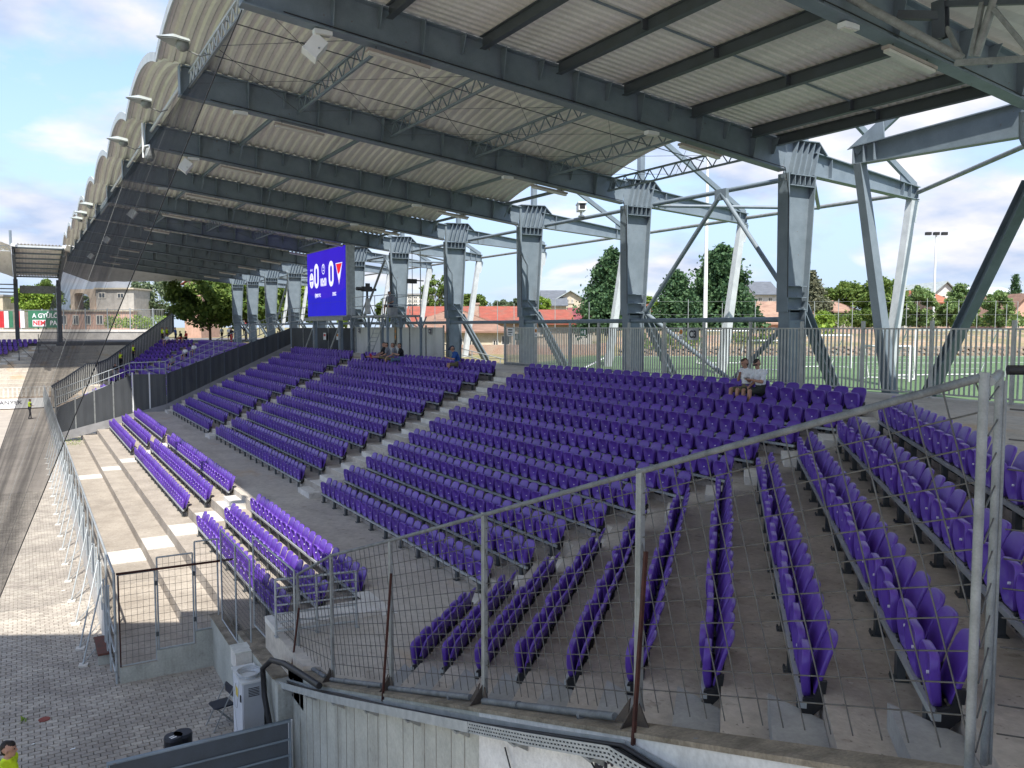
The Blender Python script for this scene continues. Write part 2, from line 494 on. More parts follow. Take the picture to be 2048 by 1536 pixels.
# floor of the near end of the gangway, lower than the parapet
mb = MB(); mb.prism([(4.0, 16.6), (4.0, 14.0), (6.42, 14.0 - 2), (6.42, MY(6.42) + .1)], 1.4, MIDZ - .004); mb.build('gangway', M_walk, ter)
# lower tier: three seat rows and two empty terraces
LX = [6.42, 5.72, 5.02, 4.15, 3.28, 1.66]
LZ = [1.85, 1.49, 1.12, .75, .38]
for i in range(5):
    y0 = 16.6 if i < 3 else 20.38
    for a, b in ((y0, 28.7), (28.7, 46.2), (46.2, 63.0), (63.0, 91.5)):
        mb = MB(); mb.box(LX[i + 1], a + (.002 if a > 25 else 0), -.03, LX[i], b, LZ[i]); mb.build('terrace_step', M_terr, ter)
# pale infill slabs in the gangways of the lower tier
for ya, yb in ((29.2, 30.9), (46.6, 47.9), (63.2, 64.3)):
    for i in range(5):
        mb = MB(); mb.box(LX[i + 1] + .012, ya - .12 * (2 - i), LZ[i] + .001, LX[i] - .003, yb - .12 * (2 - i), LZ[i] + .02); mb.build('pale_slab', M_stepw, ter)
    for i in range(4):
        pass
mb = MB(); mb.box(6.0, 29.0, LZ[0] + .02, 6.415, 30.6, LZ[0] + .19); mb.build('stair_block', M_stepw, ter)
# stair blocks in the gangways of the upper tier
def stair(ya, yb, m):
    for k in range(11):
        xb = XR(k) - .003
        mb = MB(); mb.box(xb - .41, ya, T(k) - .01, xb, yb, T(k) + .184); mb.build('stair_block', m, ter)
        if k < 10:
            mb = MB(); mb.box(XR(k + 1) + .012, ya, T(k) - .01, xb - .414, yb, T(k) + .018); mb.build('stair_slab', m, ter)
stair(27.75, 29.1, M_stepw)
stair(45.25, 46.5, M_stepw)
stair(60.0, 61.2, M_stepw)
# stair blocks on the corner: along the mitre and along the near parapet
for k in range(11):
    n0, n1 = nX(XR(k)) - .41, nX(XR(k)) - .004
    m_ = MY(XR(k)); sm = (XR(k) + m_) * .70711
    mb = MB(); mb.prism([corner(n0, sm - 1.5), corner(n1, sm - 1.5), corner(n1, sm - .35), corner(n0, sm - .35)], T(k) - .01, T(k) + .184)
    mb.build('stair_block', M_stepw, ter)
    mb = MB(); mb.prism([corner_x(n0, 4.27), corner_x(n1, 4.27), corner_x(n1, 5.38), corner_x(n0, 5.38)], T(k) - .01, T(k) + .19)
    mb.build('stair_block', M_stepg, ter)
# white curb and slab at the end of the lower tier
mb = MB(); mb.box(3.98, 15.75, MIDZ - .01, 6.1, 16.55, MIDZ + .10); mb.build('pale_slab', M_stepw, ter)
mb = MB(); mb.box(6.12, 15.6, MIDZ - .01, 6.44, 17.3, MIDZ + .02); mb.build('pale_slab', M_stepw, ter)
# sandy deposits lying on the gangway
M_sand = mat('sand', (.42, .29, .15), .95, scale=5, col2=(.33, .25, .16), fine=.15)

# ---------------------------------------------------------------- walls of the near end
PAR = [(14.95, 1.95), (12.9, 2.3), (2.2, 5.84), (-4, 7.6)]   # (y, top)
def ptop(y):
    for (a, za), (b, zb) in zip(PAR, PAR[1:]):
        if b <= y <= a: return za + (zb - za) * (a - y) / (a - b)
    return PAR[0][1] if y > PAR[0][0] else PAR[-1][1]
wl = thing('parapet_wall', 'long stained concrete parapet wall rising under the mesh fence', 'wall')
def wall_piece(ya, yb, m, name):
    ys = [ya] + [p[0] for p in PAR if yb < p[0] < ya] + [yb]
    poly = [(4.0, y, ptop(y) - .03) for y in ys] + [(4.0, yb, -.03), (4.0, ya, -.03)]
    mb = MB(); mb.extr(poly, (.22, 0, 0)); return mb.build(name, m, wl)
wall_piece(14.95, 7.5, M_wallc, 'concrete_face')
wall_piece(7.497, -4, M_wallw, 'painted_face')
for ya, yb in ((14.95, 12.9), (12.9, 10.2), (10.2, 7.5), (7.5, 5.0), (5.0, 2.2), (2.2, -4)):
    mb = MB(); mb.extr([(3.985, ya, ptop(ya) - .03), (3.985, yb, ptop(yb) - .03), (3.985, yb, ptop(yb) + .01), (3.985, ya, ptop(ya) + .01)], (.27, 0, 0))
    mb.build('coping', M_coping, wl)
# board marks of the shuttering: recessed joints built as thin vertical fillets
y = 14.6
while y > 7.6:
    mb = MB(); mb.box(3.993, y, .0, 4.001, y + .012, ptop(y) - .25); mb.build('board_mark', mat('board_joint', (.27, .27, .24), .9, scale=6, var=.2), wl)
    y -= rnd.choice((.33, .36, .4, .55))
# lower walls round the recess with the cabinet
lw = thing('recess_wall', 'low L-shaped concrete wall round the paved recess', 'wall')
mb = MB(); mb.extr([(1.64, 20.35, -.03), (1.64, 20.35, .36), (2.43, 20.35, .36), (2.43, 20.35, .61), (3.29, 20.35, .61), (3.29, 20.35, .9), (3.66, 20.35, .9), (3.66, 20.35, -.03)], (0, .18, 0)); mb.build('stepped_face', M_wallc, lw)
mb = MB(); mb.extr([(3.66, 20.53, -.03), (3.66, 20.53, 1.17), (3.66, 17.55, 1.17), (3.66, 17.55, -.03)], (.3, 0, 0)); mb.build('side_face', M_wallc, lw)
mb = MB(); mb.box(3.64, 17.55, 1.172, 3.97, 20.55, 1.21); mb.build('coping', M_coping, lw)
mb = MB(); mb.extr([(3.74, 17.9, -.03), (3.74, 17.9, 1.58), (3.74, 14.97, 1.66), (3.74, 14.97, -.03)], (.4, 0, 0)); mb.build('upper_face', M_wallc, lw)
mb = MB(); mb.box(3.74, 14.70, -.03, 3.998, 14.968, 1.66); mb.build('end_face', M_wallc, lw)
mb = MB(); mb.extr([(3.72, 17.92, 1.585), (3.72, 14.97, 1.665), (3.72, 14.97, 1.70), (3.72, 17.92, 1.62)], (.43, 0, 0)); mb.build('coping', M_coping, lw)
# ---------------------------------------------------------------- seats
def outline(pts):
    L = [(-y, t) for y, t in pts] + [(y, t) for y, t in reversed(pts) if y > 0]
    return L                                       # from bottom -y up and round to bottom +y
PAN = [(.09, 0), (.135, .03), (.158, .15), (.182, .42), (.194, .72), (.184, .90), (.15, .975), (.09, 1.0)]
BAK = [(.12, 0), (.18, .04), (.196, .25), (.202, .55), (.196, .8), (.17, .93), (.12, .985), (.06, 1.0)]
def pan_mb(lo=False):
    mb = MB()
    P = PAN[::2] + PAN[-1:] if lo else PAN
    P = [p for i, p in enumerate(P) if i == 0 or p != P[i - 1]]
    o = outline(P); n = len(o)
    def ring(sc, x, lift=0.):
        return [(x + .022 * t + .02 * math.sin(t * math.pi) * (1 if x > -.02 else .6), y * sc, .295 + .39 * ((t - .5) * sc + .5) + lift) for y, t in o]
    if lo:
        rs = [ring(1, -.025), ring(1, .03), ring(.86, .016)]
    else:
        rs = [ring(.97, -.028), ring(1, -.018), ring(1, .028), ring(.965, .036), ring(.90, .034), ring(.845, .006)]
    vs_ = [v for r in rs for v in r]
    fs = [(a * n + i, a * n + (i + 1) % n, (a + 1) * n + (i + 1) % n, (a + 1) * n + i) for a in range(len(rs) - 1) for i in range(n)]
    fs = [f[::-1] for f in fs]
    c0 = len(vs_); vs_.append((.03, 0, .47)); k = (len(rs) - 1) * n
    fs += [(k + (i + 1) % n, k + i, c0) for i in range(n)]
    fs += [tuple(range(n))]
    mb.add(vs_, fs, 0, True)
    if not lo:
        mb.tube((.03, 0, .495), (.05, 0, .495), .013, 6, mi=1)
    return mb
def back_mb(lo=False):
    mb = MB()
    P = [BAK[0], BAK[2], BAK[4], BAK[6], BAK[7]] if lo else BAK
    o = outline(P); n = len(o)
    def ring(sc, dx):
        r = []
        for y, t in o:
            tt = (t - .5) * sc + .5
            x = -.07 - .12 * tt - .035 * tt * tt + .5 * (y * sc) ** 2 + dx
            r.append((x, y * sc, .33 + .475 * tt + dx * .3))
        return r
    rs = [ring(.93, .012), ring(.985, .008), ring(1, -.004), ring(1, -.022), ring(.9, -.026)] if not lo else [ring(.95, .01), ring(1, -.012), ring(.93, -.022)]
    vs_ = [v for r in rs for v in r]
    fs = [(a * n + (i + 1) % n, a * n + i, (a + 1) * n + i, (a + 1) * n + (i + 1) % n) for a in range(len(rs) - 1) for i in range(n)]
    fs = [f[::-1] for f in fs]
    # faces across: rows of quads between the mirrored sides
    h = n // 2
    def fill(base, flip):
        L = []
        for i in range(h - 1):
            f = (base + i, base + i + 1, base + n - 2 - i, base + n - 1 - i)
            L.append(f if flip else f[::-1])
        return L
    fs += fill(0, False) + fill((len(rs) - 1) * n, True)
    mb.add(vs_, fs, 0, True)
    return mb
def bracket_mb(lo=False):
    mb = MB()
    for y in (-.19, .19):
        a = [(.05, y - .02, .20), (-.03, y - .02, .16), (-.13, y - .02, .27), (-.15, y - .02, .47), (-.09, y - .02, .47), (-.06, y - .02, .34), (.03, y - .02, .31)]
        if lo: a = [a[0], a[1], a[3], a[4], a[6]]
        mb.extr(a, (0, .04, 0))
    if not lo:
        mb.box(-.06, -.17, .24, .02, .17, .30)
    return mb
ME_PAN = pan_mb().mesh('seat_pan', [M_purple, M_dot]); ME_BACK = back_mb().mesh('backrest', M_purple); ME_BR = bracket_mb().mesh('bracket', M_black)
SEATS = []                                         # (section, row, index, pos, rz)
def add_main(sec, k, ylist):
    for i, y in enumerate(ylist):
        SEATS.append((sec, k, i, Vector((RX(k), y, T(k))), math.pi))
def span(a, b, step=.48):
    n = int(round((b - a) / step))
    return [a + step * i for i in range(n + 1)]
ROWS = []                                          # (section, row, p0, p1, rz): ends of each row frame
def row_frame(sec, k, P, rz):
    ROWS.append((sec, k, Vector(P[0]), Vector(P[-1]), rz))
def main_row(sec, k, ylist):
    add_main(sec, k, ylist)
    row_frame(sec, k, [(RX(k), ylist[0], T(k)), (RX(k), ylist[-1], T(k))], math.pi)
YEND = [12.71, 12.72, 13.24, 13.72, 13.73, 14.22, 14.55, 14.9, 15.2, 15.65, 16.1]
for k in range(11):
    n = int((26.94 - YEND[k]) / .48 + .5)
    main_row('B', k, [26.94 - .48 * i for i in range(n + 1)])
    main_row('C', k, span(29.91, 44.66))
    main_row('D', k, span(47.1, 59.1))
    main_row('E', k, span(64.6, 2 * YM - MY(RX(k)) - .5))
    # corner section and its mirror image
    n_ = 3.06 - .798 * k
    s0 = max(4.72 + .8 * k, 4.72 + .8 * k); s1 = (RX(k) + MY(RX(k))) * .70711 - 1.75
    m = int((s1 - s0) / .48)
    pts = [SN * n_ + SW * (s0 + .48 * i) + Vector((0, 0, T(k))) for i in range(m + 1)]
    for i, p in enumerate(pts):
        SEATS.append(('A', k, i, p, R(135)))
    row_frame('A', k, [pts[0], pts[-1]], R(135))
    s0 = FARS + .9
    m = int((s1 + 1.2 - s0) / .48)
    if m >= 1:
        pts = [SN * n_ + SW * (s0 + .48 * i) for i in range(m + 1)]
        pts = [Vector((p.x, 2 * YM - p.y, T(k))) for p in pts]
        for i, p in enumerate(pts):
            SEATS.append(('F', k, i, p, R(225)))
        row_frame('F', k, [pts[0], pts[-1]], R(225))
for j, (x, runs) in enumerate(((6.28, ((17.66, 27.41), (31.1, 45.3), (47.8, 60.2))), (5.58, ((18.3, 28.1), (31.6, 46.3), (48.3, 60.8))), (4.88, ((18.8, 28.65), (32.2, 47.1), (49.2, 61.8))))):
    for sec, (a, b) in zip('GHI', runs):
        L = span(a, b)
        for i, y in enumerate(reversed(L)):
            SEATS.append((sec, j, i, Vector((x, y, LZ[j])), math.pi))
        row_frame(sec, j, [(x, L[0], LZ[j]), (x, L[-1], LZ[j])], math.pi)
    for a, b in ((66, 88),):
        L = span(a, b)
        for i, y in enumerate(L):
            SEATS.append(('J', j, i, Vector((x, y, LZ[j])), math.pi))
        row_frame('J', j, [(x, L[0], LZ[j]), (x, L[-1], LZ[j])], math.pi)
SECN = {'A': 'corner section', 'B': 'section between corner and stairs', 'C': 'middle section beyond the stairs', 'D': 'section before the dark partition',
        'E': 'section beyond the dark partition', 'F': 'far corner section', 'G': 'lower tier nearest the barrier', 'H': 'middle of the lower tier', 'I': 'far end of the lower tier', 'J': 'lower tier beyond the partition'}
OCC = {('B', 0, 23), ('B', 0, 24)}                 # seats with someone on them
OCC_FAR = set()
def pix(p):
    d = p.x * .506 + p.y * .862
    return (1024 + FPX * (p.x * .862 - p.y * .507) / d, 653.6 - FPX * (p.z - CAMZ) / d, d) if d > .5 else (-9999, 0, d)
order = []
for s in SEATS:
    px, py, d = pix(s[3] + Vector((0, 0, .5)))
    if -30 < px < 2075 and py < 1570:
        order.append((d, s))
order.sort(key=lambda t: t[0])
single = order[:298]
single_keys = {t[1][:3] for t in single}
def place_seat(s):
    sec, k, i, p, rz = s
    if sec == 'A':
        lab = 'purple tip-up seat, %s from the mesh fence, %s row from the top, corner section' % (ordn(i + 1), ordn(k + 1))
    elif sec == 'B':
        lab = 'purple tip-up seat, %s from the stairs, %s row from the top, beside the corner' % (ordn(i + 1), ordn(k + 1))
    elif sec == 'G':
        lab = 'purple tip-up seat, %s from the pale slabs, %s row of the near lower tier' % (ordn(i + 1), ordn(k + 1))
    else:
        lab = 'purple tip-up seat, %s in the %s row, %s' % (ordn(i + 1), ordn(k + 1), SECN[sec])
    t = thing('tip_up_seat', lab, 'seat', p, rz, 'purple tip-up seats')
    pn = link('seat_pan', ME_PAN, t)
    if (sec, k, i) in OCC:                          # folded down under the person sitting on it
        pn.rotation_euler = (0, R(82), 0)
        pn.location = Vector((.02, 0, .36)) - Matrix.Rotation(R(82), 3, 'Y') @ Vector((0, 0, .31))
    else:
        pn.rotation_euler = (0, rnd.uniform(-.045, .06), rnd.uniform(-.02, .02))
    link('backrest', ME_BACK, t).rotation_euler = (0, rnd.uniform(-.02, .02), 0); link('bracket', ME_BR, t); t.rotation_euler[2] += rnd.uniform(-.02, .02)
for d, s in single:
    place_seat(s)
# the rest of the seats: one object, the farther ones with fewer faces
def seat_parts(lo):
    V_, F_, M_, o_ = [], [], [], 0
    for m, mi in ((pan_mb(lo), 0), (back_mb(lo), 0), (bracket_mb(lo), 1)):
        V_ += m.v; F_ += [tuple(i + o_ for i in f) for f in m.f]; M_ += [2 if (mi == 0 and x == 1) else mi for x in m.m]; o_ = len(V_)
    return np.array(V_), F_, M_
VH, FH, MH = seat_parts(False)
mbs = [(pan_mb(True), 0), (back_mb(True), 0), (bracket_mb(True), 1)]
V0 = np.array([v for m, _ in mbs for v in m.v]); F0 = []; MI0 = []; o_ = 0
for m, mi in mbs:
    F0 += [tuple(i + o_ for i in f) for f in m.f]; MI0 += [mi] * len(m.f); o_ += len(m.v)
VV, FF, MI = [], [], []
base = 0
for s in SEATS:
    if s[:3] in single_keys or s[:3] in OCC_FAR: continue
    c, sn = math.cos(s[4]), math.sin(s[4])
    dd = s[3].x * .506 + s[3].y * .862
    v_, f_, m_ = (VH, FH, MH) if dd < 40 else (V0, F0, MI0)
    ja = s[4] + rnd.uniform(-.025, .025); c, sn = math.cos(ja), math.sin(ja); tl = rnd.uniform(-.03, .03)
    v = v_ + np.stack([(v_[:, 2] - .25) * tl, v_[:, 0] * 0, v_[:, 0] * 0], 1)
    v = v @ np.array([[c, sn, 0], [-sn, c, 0], [0, 0, 1]]) + np.array(s[3])
    VV.append(v); FF += [tuple(i + base for i in f) for f in f_]; MI += m_; base += len(v_)
me = bpy.data.meshes.new('seat_rows')
me.from_pydata(np.concatenate(VV).tolist(), [], FF)
me.materials.append(M_purple); me.materials.append(M_black); me.materials.append(M_dot)
me.polygons.foreach_set('material_index', MI)
me.polygons.foreach_set('use_smooth', [True] * len(FF))
tag(link('distant_seats', me), 'hundreds of purple tip-up seats in the farther rows of the stand', kind='stuff')
# rails and posts, one frame per row and section
pmb = MB(); pmb.box(-.035, -.055, .012, .035, .055, .23); pmb.box(-.06, -.075, 0, .075, .075, .01)
for y in (-.07, .07): pmb.tube((.06, y, .012), (.06, y, .03), .011, 6)
ME_POST = pmb.mesh('post', M_post)
pmb = MB(); pmb.box(-.03, -.05, 0, .03, .05, .232); ME_POST2 = pmb.mesh('post', M_post)
for sec, k, p0, p1, rz in ROWS:
    L = (p1 - p0).length + .42
    mid = (p0 + p1) / 2
    det = sec in 'AB' or (sec == 'G')
    lab = 'grey rail and dark posts under the %s seat row, %s' % (ordn(k + 1), SECN[sec])
    t = thing('seat_row_frame', lab, 'seat frame', mid, rz, 'seat frames')
    mb = MB()
    mb.box(.005, -L / 2, .232, .065, L / 2, .285)
    mb.build('rail', M_rail, t)
    n = max(2, int(L / .96))
    for i in range(n):
        link('post', ME_POST if det else ME_POST2, t, (.03, -L / 2 + .22 + (L - .44) * i / (n - 1), 0))
# ---------------------------------------------------------------- roof
FY = [11.0, 18.25] + [26.2 + 8 * i for i in range(7)] + [82.2, 89.75, 97.0]
FY = [10.5, 18.25, 26.2, 34.2, 42.2, 50.2, 58.2, 66.2, 74.2, 82.2, 89.75, 97.0]
GB = lambda x: 14.78 - .117 * (x - 4.2)           # underside of a girder
GD = .88                                          # girder depth
gt = lambda x: GB(x) + GD
def frame_mesh():
    """the parts of one steel frame in the plane y = 0"""
    P = {}
    mb = MB()
    mb.ibeam((4.2, 0, GB(4.2) + GD / 2), (20.45, 0, GB(20.45) + GD / 2), .34, GD, .035, .02)
    mb.hexa([(4.17, -.17, GB(4.2)), (4.2, -.17, GB(4.2)), (4.2, .17, GB(4.2)), (4.17, .17, GB(4.2))], [(4.17, -.17, gt(4.2)), (4.2, -.17, gt(4.2)), (4.2, .17, gt(4.2)), (4.17, .17, gt(4.2))])
    P['girder'] = (mb, M_steel)
    def fins(lst, full):
        mb = MB()
        for x in lst:
            zt, zb = gt(x) - .04, GB(x) + .04
            h = (zt - zb) * (1 if full else .55)
            for sg in (-1, 1):
                a = [(x - .012, sg * .012, zt), (x - .012, sg * (.30 if not full else .30), zt), (x - .012, sg * (.13 if full else .10), zt - h), (x - .012, sg * .012, zt - h)]
                mb.extr(a, (.024, 0, 0))
        return mb
    P['stiffener'] = (fins([6.1, 8.25, 10.4, 12.55, 14.7, 16.85, 19.0], True), M_steel)
    P['purlin_cleat'] = (fins([7.2, 9.3, 11.5, 13.6, 15.8, 17.9, 19.9], False), M_steel)
    # column: tapered I section, flanges at both ends of the web
    mb = MB()
    x0, x1 = 20.45, 21.68                          # at the top
    b0, b1 = 20.50, 21.42                          # at the foot
    zt, zb = 12.82, 8.55
    def strip(xa, xb, ya, yb, xa2, xb2, mb=mb, z0=zb, z1=zt):
        mb.hexa([(xa2, ya, z0), (xb2, ya, z0), (xb2, yb, z0), (xa2, yb, z0)], [(xa, ya, z1), (xb, ya, z1), (xb, yb, z1), (xa, yb, z1)])
    strip(x0, x0 + .035, -.22, .22, b0, b0 + .035)
    strip(x1 - .035, x1, -.22, .22, b1 - .035, b1)
    strip(x0 + .035, x1 - .035, -.012, .012, b0 + .035, b1 - .035)
    P['column'] = (mb, M_steel)
    mb = MB()
    for z in (12.78, 12.45, 9.35, 9.0, 8.62):      # horizontal stiffening plates
        mb.box(b0 + .04, -.21, z, x1 - .05 if z > 12 else b1 - .04, .21, z + .025)
    for x in (20.75, 20.98, 21.2, 21.42):
        mb.box(x, -.2, 12.5, x + .02, .2, 12.78)
    for i in range(5):                             # fins of the knee
        x = 20.62 + i * .25
        mb.extr([(x, -.19, 12.84), (x, .19, 12.84), (x + .26, .19, 13.82), (x + .26, -.19, 13.82)], (.02, 0, 0))
    mb.extr([(20.45, -.012, 12.84), (21.75, -.012, 12.84), (22.15, -.012, 13.55), (21.75, -.012, 13.86), (20.45, -.012, 13.80)], (0, .024, 0))
    mb.beam((20.5, 0, 13.83), (21.8, 0, 13.87), .42, .03)
    mb.beam((21.8, 0, 13.87), (22.2, 0, 13.5), .42, .03)
    P['knee'] = (mb, M_steel)
    mb = MB()
    mb.box(20.6, -.22, 5.6, 20.63, .22, 8.6); mb.box(21.32, -.22, 5.6, 21.35, .22, 8.6); mb.box(20.63, -.012, 5.6, 21.32, .012, 8.6)
    for y in (-.14, -.07, .07, .14): mb.box(20.605, y, 5.6, 21.345, y + .02, 8.3)
    mb.box(20.4, -.35, 6.0, 21.55, .35, 6.09)
    P['pedestal'] = (mb, M_steel)
    mb = MB(); mb.ibeam((21.7, 0, 13.2), (27.1, 0, 12.72), .3, .74, .03, .02, ht2=.46)
    for x in (22.5, 26.2, 26.6, 27.0): mb.box(x, -.14, 13.2 - (x - 21.7) * .089 - .3 + (x - 22) * .025, x + .025, .14, 13.2 - (x - 21.7) * .089 + .3 - (x - 22) * .025)
    P['tail_beam'] = (mb, M_steel)
    mb = MB(); mb.beam((26.85, 0, 12.5), (25.75, 0, 5.9), .28, .24, (0, 1, 0), 0, .34, .3)
    mb.beam((26.98, -.1, 12.5), (26.8, -.1, 11.75), .36, .02, (0, 1, 0)); mb.beam((26.98, .1, 12.5), (26.8, .1, 11.75), .36, .02, (0, 1, 0))
    P['rear_leg'] = (mb, M_steell)
    mb = MB(); mb.ibeam((21.45, 0, 8.75), (23.15, 0, 5.95), .3, .28, .03, .02)
    P['strut'] = (mb, M_steel)
    mb = MB(); mb.beam((27.0, 0, 13.0), (21.6, 0, 15.95), .12, .2)
    mb.extr([(26.2, -.02, 13.0), (27.1, -.02, 12.95), (26.2, -.02, 13.55)], (0, .04, 0))
    P['stay'] = (mb, M_steel)
    mb = MB(); mb.beam((21.3, 0, 13.8), (21.3, 0, 16.2), .22, .22)
    P['mast'] = (mb, M_steel)
    return P
def extra_parts(P):
    mb = MB()
    mb.path([(5.0, -.19, GB(5.0) + .06), (9, -.19, GB(9) + .05), (13, -.19, GB(13) + .07), (17, -.19, GB(17) + .05), (20.3, -.19, GB(20.3) + .06), (20.42, -.24, 12.2), (20.48, -.24, 9.0)], .014, 5)
    P['cable_run'] = (mb, M_black)
    mb = MB()
    for z in (12.62, 12.7):
        for y in (-.1, .1): mb.tube((20.43, y, z), (20.45, y, z), .018, 6)
    for i in range(3):
        for y in (-.1, .1): mb.tube((26.98 - .1 * i, y, 12.98), (26.98 - .1 * i, y, 13.02), .018, 6); mb.tube((21.44, y, 9.1 + .08 * i), (21.47, y, 9.1 + .08 * i), .016, 6)
    P['bolts'] = (mb, M_galvd)
    return P
FP = extra_parts(frame_mesh())
FM = {k: mb.mesh(k, m) for k, (mb, m) in FP.items()}
for i, y in enumerate(FY):
    if i == 0: lab = 'steel roof frame over the corner, its column outside the picture'
    else: lab = 'blue-grey steel roof frame, girder, column and tail beam, %s from the near corner' % ordn(i)
    t = thing('roof_frame', lab, 'roof frame', (0, y, 0), 0, 'steel roof frames')
    for k, me in FM.items():
        if i == 0 and k in ('tail_beam', 'rear_leg', 'strut', 'stay'): continue
        if i == 0 and k == 'pedestal':
            link(k, me, t); continue
        link(k, me, t)
# corner frame: tail turned along the stand
t = thing('corner_support', 'dark steel tail beam, leg and strut at the corner column', 'steel support')
A0, TT = Vector((21.3, 11.5, 13.15)), Vector((20.95, 16.15, 13.02))
mb = MB(); mb.ibeam(A0, TT, .3, .86, .03, .02, ht2=.52)
for f in (.84, .91, .98):
    p = A0.lerp(TT, f); mb.beam(p - Vector((0, 0, .24)), p + Vector((0, 0, .24)), .28, .025, (0, 1, 0))
mb.build('tail_beam', M_steel, t)
mb = MB(); mb.beam(TT + Vector((0, -.25, -.25)), (21.85, 15.3, 5.95), .28, .24, (0, 1, 0), 0, .36, .3); mb.build('rear_leg', M_steel, t)
mb = MB(); mb.ibeam((21.35, 11.35, 11.6), (22.9, 14.9, 5.95), .3, .3, .03, .02); mb.build('strut', M_steel, t)
mb = MB(); mb.beam(TT + Vector((0, -.1, .1)), (21.6, 13.2, 15.4), .14, .22)
p = TT; mb.extr([p + Vector((-.02, .2, .22)), p + Vector((.02, -1.0, .30)), p + Vector((.06, -.9, .95))], (.04, 0, 0)); mb.build('stay', M_steel, t)

# roof bays
PITCH_ = .30
def vault(y0, y1, rise, x0=3.62, x1=19.85):
    mb = MB()
    nx = int((x1 - x0) / PITCH_ * 4)
    prof = [(.0, 0), (.10, 0), (.15, .065), (.25, .065)]
    xs = []
    i = 0
    while True:
        done = False
        for dx, dz in prof:
            x = x0 + i * PITCH_ + dx
            if x > x1: done = True; break
            xs.append((x, dz))
        if done: break
        i += 1
    ny = 14
    vs_, fs = [], []
    for a in range(ny + 1):
        f = a / ny
        y = y0 + (y1 - y0) * f
        z = rise * (1 - (2 * f - 1) ** 2)
        for x, dz in xs:
            vs_.append((x, y, gt(x) + .03 + z + dz))
    n = len(xs)
    for a in range(ny):
        for b in range(n - 1):
            fs.append((a * n + b, a * n + b + 1, (a + 1) * n + b + 1, (a + 1) * n + b))
    mb.add(vs_, fs)
    return mb
def lattice(mb, p, q, h, n, r=.03):
    """lattice truss: two chords and zig-zag bars"""
    p, q = Vector(p), Vector(q)
    u = Vector((0, 0, h))
    mb.beam(p, q, .07, .06); mb.beam(p + u, q + u, .07, .06)
    for i in range(n):
        a, b = p.lerp(q, i / n), p.lerp(q, (i + .5) / n); c = p.lerp(q, (i + 1) / n)
        mb.tube(a, b + u, r * .6, 5, caps=False); mb.tube(b + u, c, r * .6, 5, caps=False)
TRUSSX = [7.6, 10.7, 13.8, 16.9, 19.6]
for i in range(1, len(FY) - 2):
    y0, y1 = FY[i], FY[i + 1]
    lab = '%s roof bay from the near corner, arched corrugated sheets between two frames' % ordn(i)
    t = thing('roof_bay', lab, 'roof', (0, 0, 0), 0, 'arched roof bays')
    vault(y0 - .02, y1 + .02, .66).build('corrugated_sheet', M_sheet, t)
    mb = MB()                                       # edge arch at the eave
    pts = []
    for a in range(15):
        f = a / 14; pts.append((3.58, y0 + (y1 - y0) * f, gt(3.6) + .06 + .66 * (1 - (2 * f - 1) ** 2)))
    for a, b in zip(pts, pts[1:]): mb.beam(a, b, .05, .26)
    mb.build('edge_arch', M_steell, t)
    lat = i in (1, 5)
    if lat:
        mb = MB(); lattice(mb, (4.45, y0 + .1, GB(4.4) + .28), (4.45, y1 - .1, GB(4.4) + .28), .42, 14, .04); mb.build('eave_truss', M_steell, t)
    else:
        mb = MB(); mb.tube((4.4, y0 + .1, GB(4.4) + .62), (4.4, y1 - .1, GB(4.4) + .62), .06, 8); mb.build('eave_tube', M_steell, t)
    for x in TRUSSX:
        mb = MB()
        if lat:
            lattice(mb, (x, y0 + .1, GB(x) + .32), (x, y1 - .1, GB(x) + .32), .42, 11, .036)
            mb.build('lattice_purlin', M_steel, t)
        else:
            z = GB(x) + .80
            mb.ibeam((x, y0 + .1, z), (x, y1 - .1, z), .09, .12, .012, .01)
            for ya, sg in ((y0 + .12, 1), (y1 - .12, -1)):
                mb.beam((x, ya, z - .58), (x, ya + sg * .55, z - .05), .05, .05)
            mb.build('tie_purlin', M_steel, t)
    if lat:                                         # wind bracing rods and a light ladder of tubes
        mb = MB()
        for a, b in zip([4.4] + TRUSSX, TRUSSX):
            za, zb_ = GB(a) + .36, GB(b) + .36
            mb.tube((a, y0 + .2, za), (b, (y0 + y1) / 2, zb_), .007, 4, caps=False); mb.tube((a, (y0 + y1) / 2, za), (b, y0 + .2, zb_), .007, 4, caps=False)
            mb.tube((a, y1 - .2, za), (b, (y0 + y1) / 2, zb_), .007, 4, caps=False); mb.tube((a, (y0 + y1) / 2, za), (b, y1 - .2, zb_), .007, 4, caps=False)
            for f in (.33, .67):
                mb.tube((a, y0 + (y1 - y0) * f, za + .2), (b, y0 + (y1 - y0) * f, zb_ + .2), .014, 5, caps=False)
        mb.build('bracing_rods', M_steeld, t)
# flat bay over the corner
t = thing('roof_bay', 'flat roof bay over the corner, ribbed sheets on six dark purlins', 'roof')
def flat_sheet(y0, y1, x0, x1, lift):
    mb = MB(); vs_, fs = [], []
    ys = []; i = 0
    while y0 + i * .25 < y1:
        for dy, dz in ((0, 0), (.10, 0), (.13, .05), (.22, .05)): ys.append((min(y0 + i * .25 + dy, y1), dz))
        i += 1
    return ys
ys = []
mb = MB(); xs = []
i = 0
x0, x1 = 3.9, 20.1
